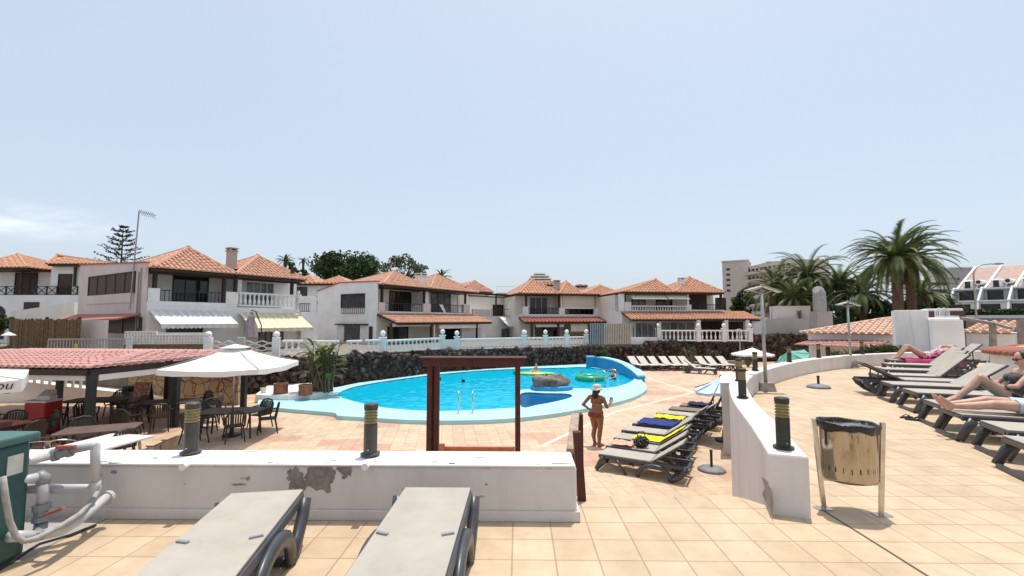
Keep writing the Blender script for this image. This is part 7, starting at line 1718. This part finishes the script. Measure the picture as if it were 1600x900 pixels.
bo = body(P_, .0078, SKIN, Rp, 4, ML); Mi = ML.inverted()
garment(bo, Rp, 'grey_swimsuit', GREYC, lambda p: (abs(p.y) < .165 and (p-H0).dot(V((tx,0,tz_))) > .06 and (p-H0).dot(V((tx,0,tz_))) < .36 and (p-H0).dot(V((-tz_,0,tx))) > -.2 and p.x > .64), .006, Mi)
garment(bo, Rp, 'bikini_bottom', BLACKC, lambda p: abs(p.y) < .18 and (p-H0).dot(V((tx,0,tz_))) < .055 and p.x > .70, .006, Mi)
b = MB(ML); b.ell(HC+V((.022,0,.018)), (.098,.083,.108), 18, 12, Rh); capsule(b, HC+V((.07,0,.0)), HC+V((.10,0,-.17)), .065, .04); mk('hair', b, HAIR, Rp, smooth=True)
for i, v in enumerate(bo.data.vertices): pass
b = MB(ML)
for s in (-1,1): b.ell(HC+Rh @ V((-.088, s*.030, .018)), (.012,.026,.020), 12, 8); b.bar(HC+Rh @ V((-.08, s*.056, .02)), HC+Rh @ V((.01, s*.080, .015)), .008)
mk('sunglasses', b, BLACKC, Rp, smooth=True)
ph = empty('tablet', ML @ PHN, 'dark tablet held up by the reading woman', 'tablet'); b = MB(ML); b.bar(PHN+V((.055,-.0,-.06)), PHN+V((-.055,0,.07)), .19, .010, up=V((1,0,1))); mk('tablet_body', b, IRON, ph, bev=.003)
# ---- outstretched legs on the third lounger
ML = lounge_frame(LGU[2]); Lp = empty('person', ML @ V((1.0,0,BZ)), 'person in pale blue shorts lying with outstretched bare legs at the right edge', 'person'); P_ = []; z0 = BZ+.025
for s in (-1,1):
    hp = V((.90, s*.095, z0+.095)); kn = V((.44, s*.085+(.02 if s < 0 else 0), z0+.10+(.05 if s > 0 else .015))); an = V((.0, s*.075, z0+.065)); P_ += [('c', hp, kn, .092, .060), ('c', kn, kn.lerp(an,.38)+V((0,0,-.012)), .056, .058), ('c', kn.lerp(an,.38)+V((0,0,-.012)), an, .056, .036)]; foot(P_, an+V((0,0,.01)), (-.5,s*.25,.9), (.85,0,.45))
TK = 1.0; ta_ = .5; tx, tz_ = cos(ta_), sin(ta_); H0 = V((.98,0,z0+.11))
P_ += [('e', H0, (.13,.172,.115)), ('e', tor(.18), (.14,.15,.105)), ('e', tor(.36), (.14,.165,.11)), ('c', tor(.48,-.15), tor(.48,.15), .065, .065), ('c', tor(.50), tor(.62), .055, .05), ('e', tor(.73,0,.02), (.11,.077,.10)), ('c', tor(.70,0,.115), tor(.73,0,.12), .014, .01)]
for s in (-1,1): el = tor(.22, s*.27, -.02); wr = tor(.0, s*.23, .06); P_ += [('c', tor(.47, s*.18), el, .048, .038), ('c', el, wr, .038, .028)]; hand(P_, wr, V((-.8,-s*.3,-.1)), (0,-s,.3), (0,0,1), 1, .4)
bo = body(P_, .0085, SKIN, Lp, 4, ML); Mi = ML.inverted()
garment(bo, Lp, 'shorts', PALEBL, lambda p: .68 < p.x and (p-H0).dot(V((tx,0,tz_))) < .10 and abs(p.y) < .2, .010, Mi)
garment(bo, Lp, 'turquoise_top', TOWT, lambda p: (p-H0).dot(V((tx,0,tz_))) > .11 and (p-H0).dot(V((tx,0,tz_))) < .50 and abs(p.y) < .19, .008, Mi)
b = MB(ML); b.ell(tor(.77,0,-.005), (.10,.085,.10), 16, 10); mk('hair', b, HAIR, Lp, smooth=True)
# ---- sunbather on the pink towel
ML = lounge_frame(LGU[10]); Sp = empty('person', ML @ V((1.0,0,BZ)), 'sunbather lying on the pink towel with bent knees near the curved parapet', 'person'); P_ = []; z0 = BZ+.05
for s in (-1,1):
    hp = V((.95, s*.095, z0+.10)); kn = V((.55, s*.09, z0+.40)); an = V((.26, s*.09, z0+.07)); P_ += [('c', hp, kn, .090, .060), ('c', kn, an, .058, .036)]; foot(P_, an, (-1,0,0), (0,0,1))
ta_ = R_(20); tx, tz_ = cos(ta_), sin(ta_); H0 = V((1.02,0,z0+.10))
P_ += [('e', H0, (.13,.17,.115)), ('e', tor(.18), (.14,.15,.105)), ('e', tor(.36), (.14,.165,.11)), ('c', tor(.48,-.15), tor(.48,.15), .065, .065), ('c', tor(.50), tor(.62), .055, .05), ('e', tor(.73,0,.02), (.11,.077,.10)), ('c', tor(.70,0,.115), tor(.73,0,.12), .014, .01)]
for s in (-1,1): el = tor(.60, s*.38, .08); wr = tor(.74, s*.18, .06); P_ += [('c', tor(.47, s*.18), el, .046, .038), ('c', el, wr, .038, .028)]; hand(P_, wr, V((.1,-s,.0)), (1,0,.0), (0,0,1), 1, .3)
bo = body(P_, .012, SKIN, Sp, 3, ML); Mi = ML.inverted()
garment(bo, Sp, 'striped_swimsuit', M('magenta_white_print', (.50,.05,.18), (.66,.56,.54), 14, .8, lo=.48, hi=.52), lambda p: p.x > .88 and (p-H0).dot(V((tx,0,tz_))) < .42 and abs(p.y) < .19, .012, Mi)
b = MB(ML); b.ell(tor(.77,0,-.01), (.10,.086,.10), 14, 9); mk('hair', b, HAIR, Sp, smooth=True)
# ---- swimmers
def swimmer(px, py, label, rz=0, up=.0, mat=SKIN, arms=True, wet=HAIR, top=None):
    p = G(px, py, ZW); t = empty('person', p, label, 'person'); Mx = Matrix.Translation(p+V((0,0,up))) @ Matrix.Rotation(rz, 4, 'Z'); P_ = []
    P_ += [('e', (0,0,-.30), (.16,.11,.2)), ('c', (-.15,0,-.16), (.15,0,-.16), .065, .065), ('c', (0,0,-.15), (0,.01,-.02), .05, .047), ('e', (0,.02,.08), (.076,.093,.112)), ('e', (0,.06,.03), (.05,.05,.05)), ('c', (0,.11,.085), (0,.124,.06), .010, .015)]
    if up > .2: P_ += [('e', (0,0,-.5), (.15,.11,.2)), ('e', (0,0,-.7), (.165,.12,.15))]
    for s in (-1,1): P_ += [('c', (s*.18,0,-.16), (s*.30,.10,-.28), .046, .038), ('c', (s*.30,.10,-.28), (s*.26,.32,-.24 if up < .2 else -.34), .038, .028)]; hand(P_, (s*.26,.32,-.24 if up < .2 else -.34), (-s*.2,1,0), (-s,0,.2), (0,0,1), 1, .3)
    bo = body(P_, .014, mat, t, 3, Mx)
    b = MB(Mx); b.ell((0,-.012,.105), (.085,.098,.108), 14, 9); mk('hair', b, wet, t, smooth=True)
    if top: garment(bo, t, 'swimwear', top, lambda q: -.42 < q.z < -.22 and abs(q.x) < .17, .01, Mx.inverted())
    return t
swimmer(687, 595, 'swimmer head just right of the red post near the lava wall', .4); swimmer(723.5, 597, 'swimmer with only a dark head showing in open water left of centre', 1.0, -.04)
swimmer(852.5, 589, 'swimmer behind the boulder beside the yellow raft', 2.2); swimmer(834, 606, 'dark headed swimmer left of the boulder plinth', 2.6, -.02)
swimmer(908, 584.5, 'child swimmer behind the green ring', 2.8, .05); swimmer(958.5, 592, 'bather standing waist deep by the arched ladder', 2.0, .42, top=BLACKC)
rp_ = G(836, 585, ZW); t = empty('inflatable_raft', rp_, 'yellow inflatable raft floating behind the boulder', 'inflatable'); b = MB(); b.ell((rp_.x, rp_.y, ZW+.06), (1.25,.42,.10), 22, 9); mk('air_bed', b, YELP, t, smooth=True); b = MB(); b.tube([(rp_.x-1.15, rp_.y-.3, ZW+.1), (rp_.x-1.25, rp_.y, ZW+.2), (rp_.x-1.15, rp_.y+.3, ZW+.1)], .11, 10); mk('pillow', b, GREENP, t, smooth=True)
q_ = G(838, 583.5, ZW); t2 = empty('person', q_, 'child riding on the yellow raft', 'person'); Mx = Matrix.Translation(q_+V((0,-.1,.35))) @ Matrix.Rotation(2.6, 4, 'Z'); P_ = [('e', (0,0,-.12), (.12,.09,.16)), ('c', (-.11,0,.0), (.11,0,.0), .05, .05), ('c', (0,0,0), (0,.01,.1), .04, .04), ('e', (0,.015,.19), (.07,.082,.095)), ('c', (0,.095,.19), (0,.105,.17), .009, .012)]
for s in (-1,1): P_ += [('c', (s*.13,0,0), (s*.22,.06,-.14), .036, .03), ('c', (s*.22,.06,-.14), (s*.2,.2,-.2), .03, .022), ('c', (s*.07,.02,-.2), (s*.12,.36,-.14), .06, .045), ('c', (s*.12,.36,-.14), (s*.12,.62,-.22), .042, .03)]; hand(P_, (s*.2,.2,-.2), (0,1,-.1), (-s,0,.2), (0,0,1), .8, .3); foot(P_, (s*.12,.62,-.2), (0,1,.3), (0,-.3,1), .8)
body(P_, .012, SKIN, t2, 3, Mx); b = MB(Mx); b.ell((0,-.012,.215), (.077,.088,.092), 14, 9); mk('hair', b, HAIR, t2, smooth=True)
gp_ = G(922, 594, ZW); t = empty('inflatable_ring', gp_, 'green inflatable ring floating in front of the blue wall', 'inflatable'); b = MB(); n = 30; b.tube([(gp_.x+.62*cos(2*pi*i/n), gp_.y+.62*sin(2*pi*i/n), ZW+.11) for i in range(n)], .19, 12, closed=True); mk('ring', b, GREENP, t, smooth=True)
# lettering on the left parasol: lay it along the near valance
c0_ = V((ul.x+2.0, ul.y, .34)); dl = V((1,1,0)).normalized()
LET.location = c0_-dl*.13+V((1,-1,0)).normalized()*.035+V((0,0,-.185))-V(u2_.location)
LET.rotation_euler = (pi/2, 0, pi/4)
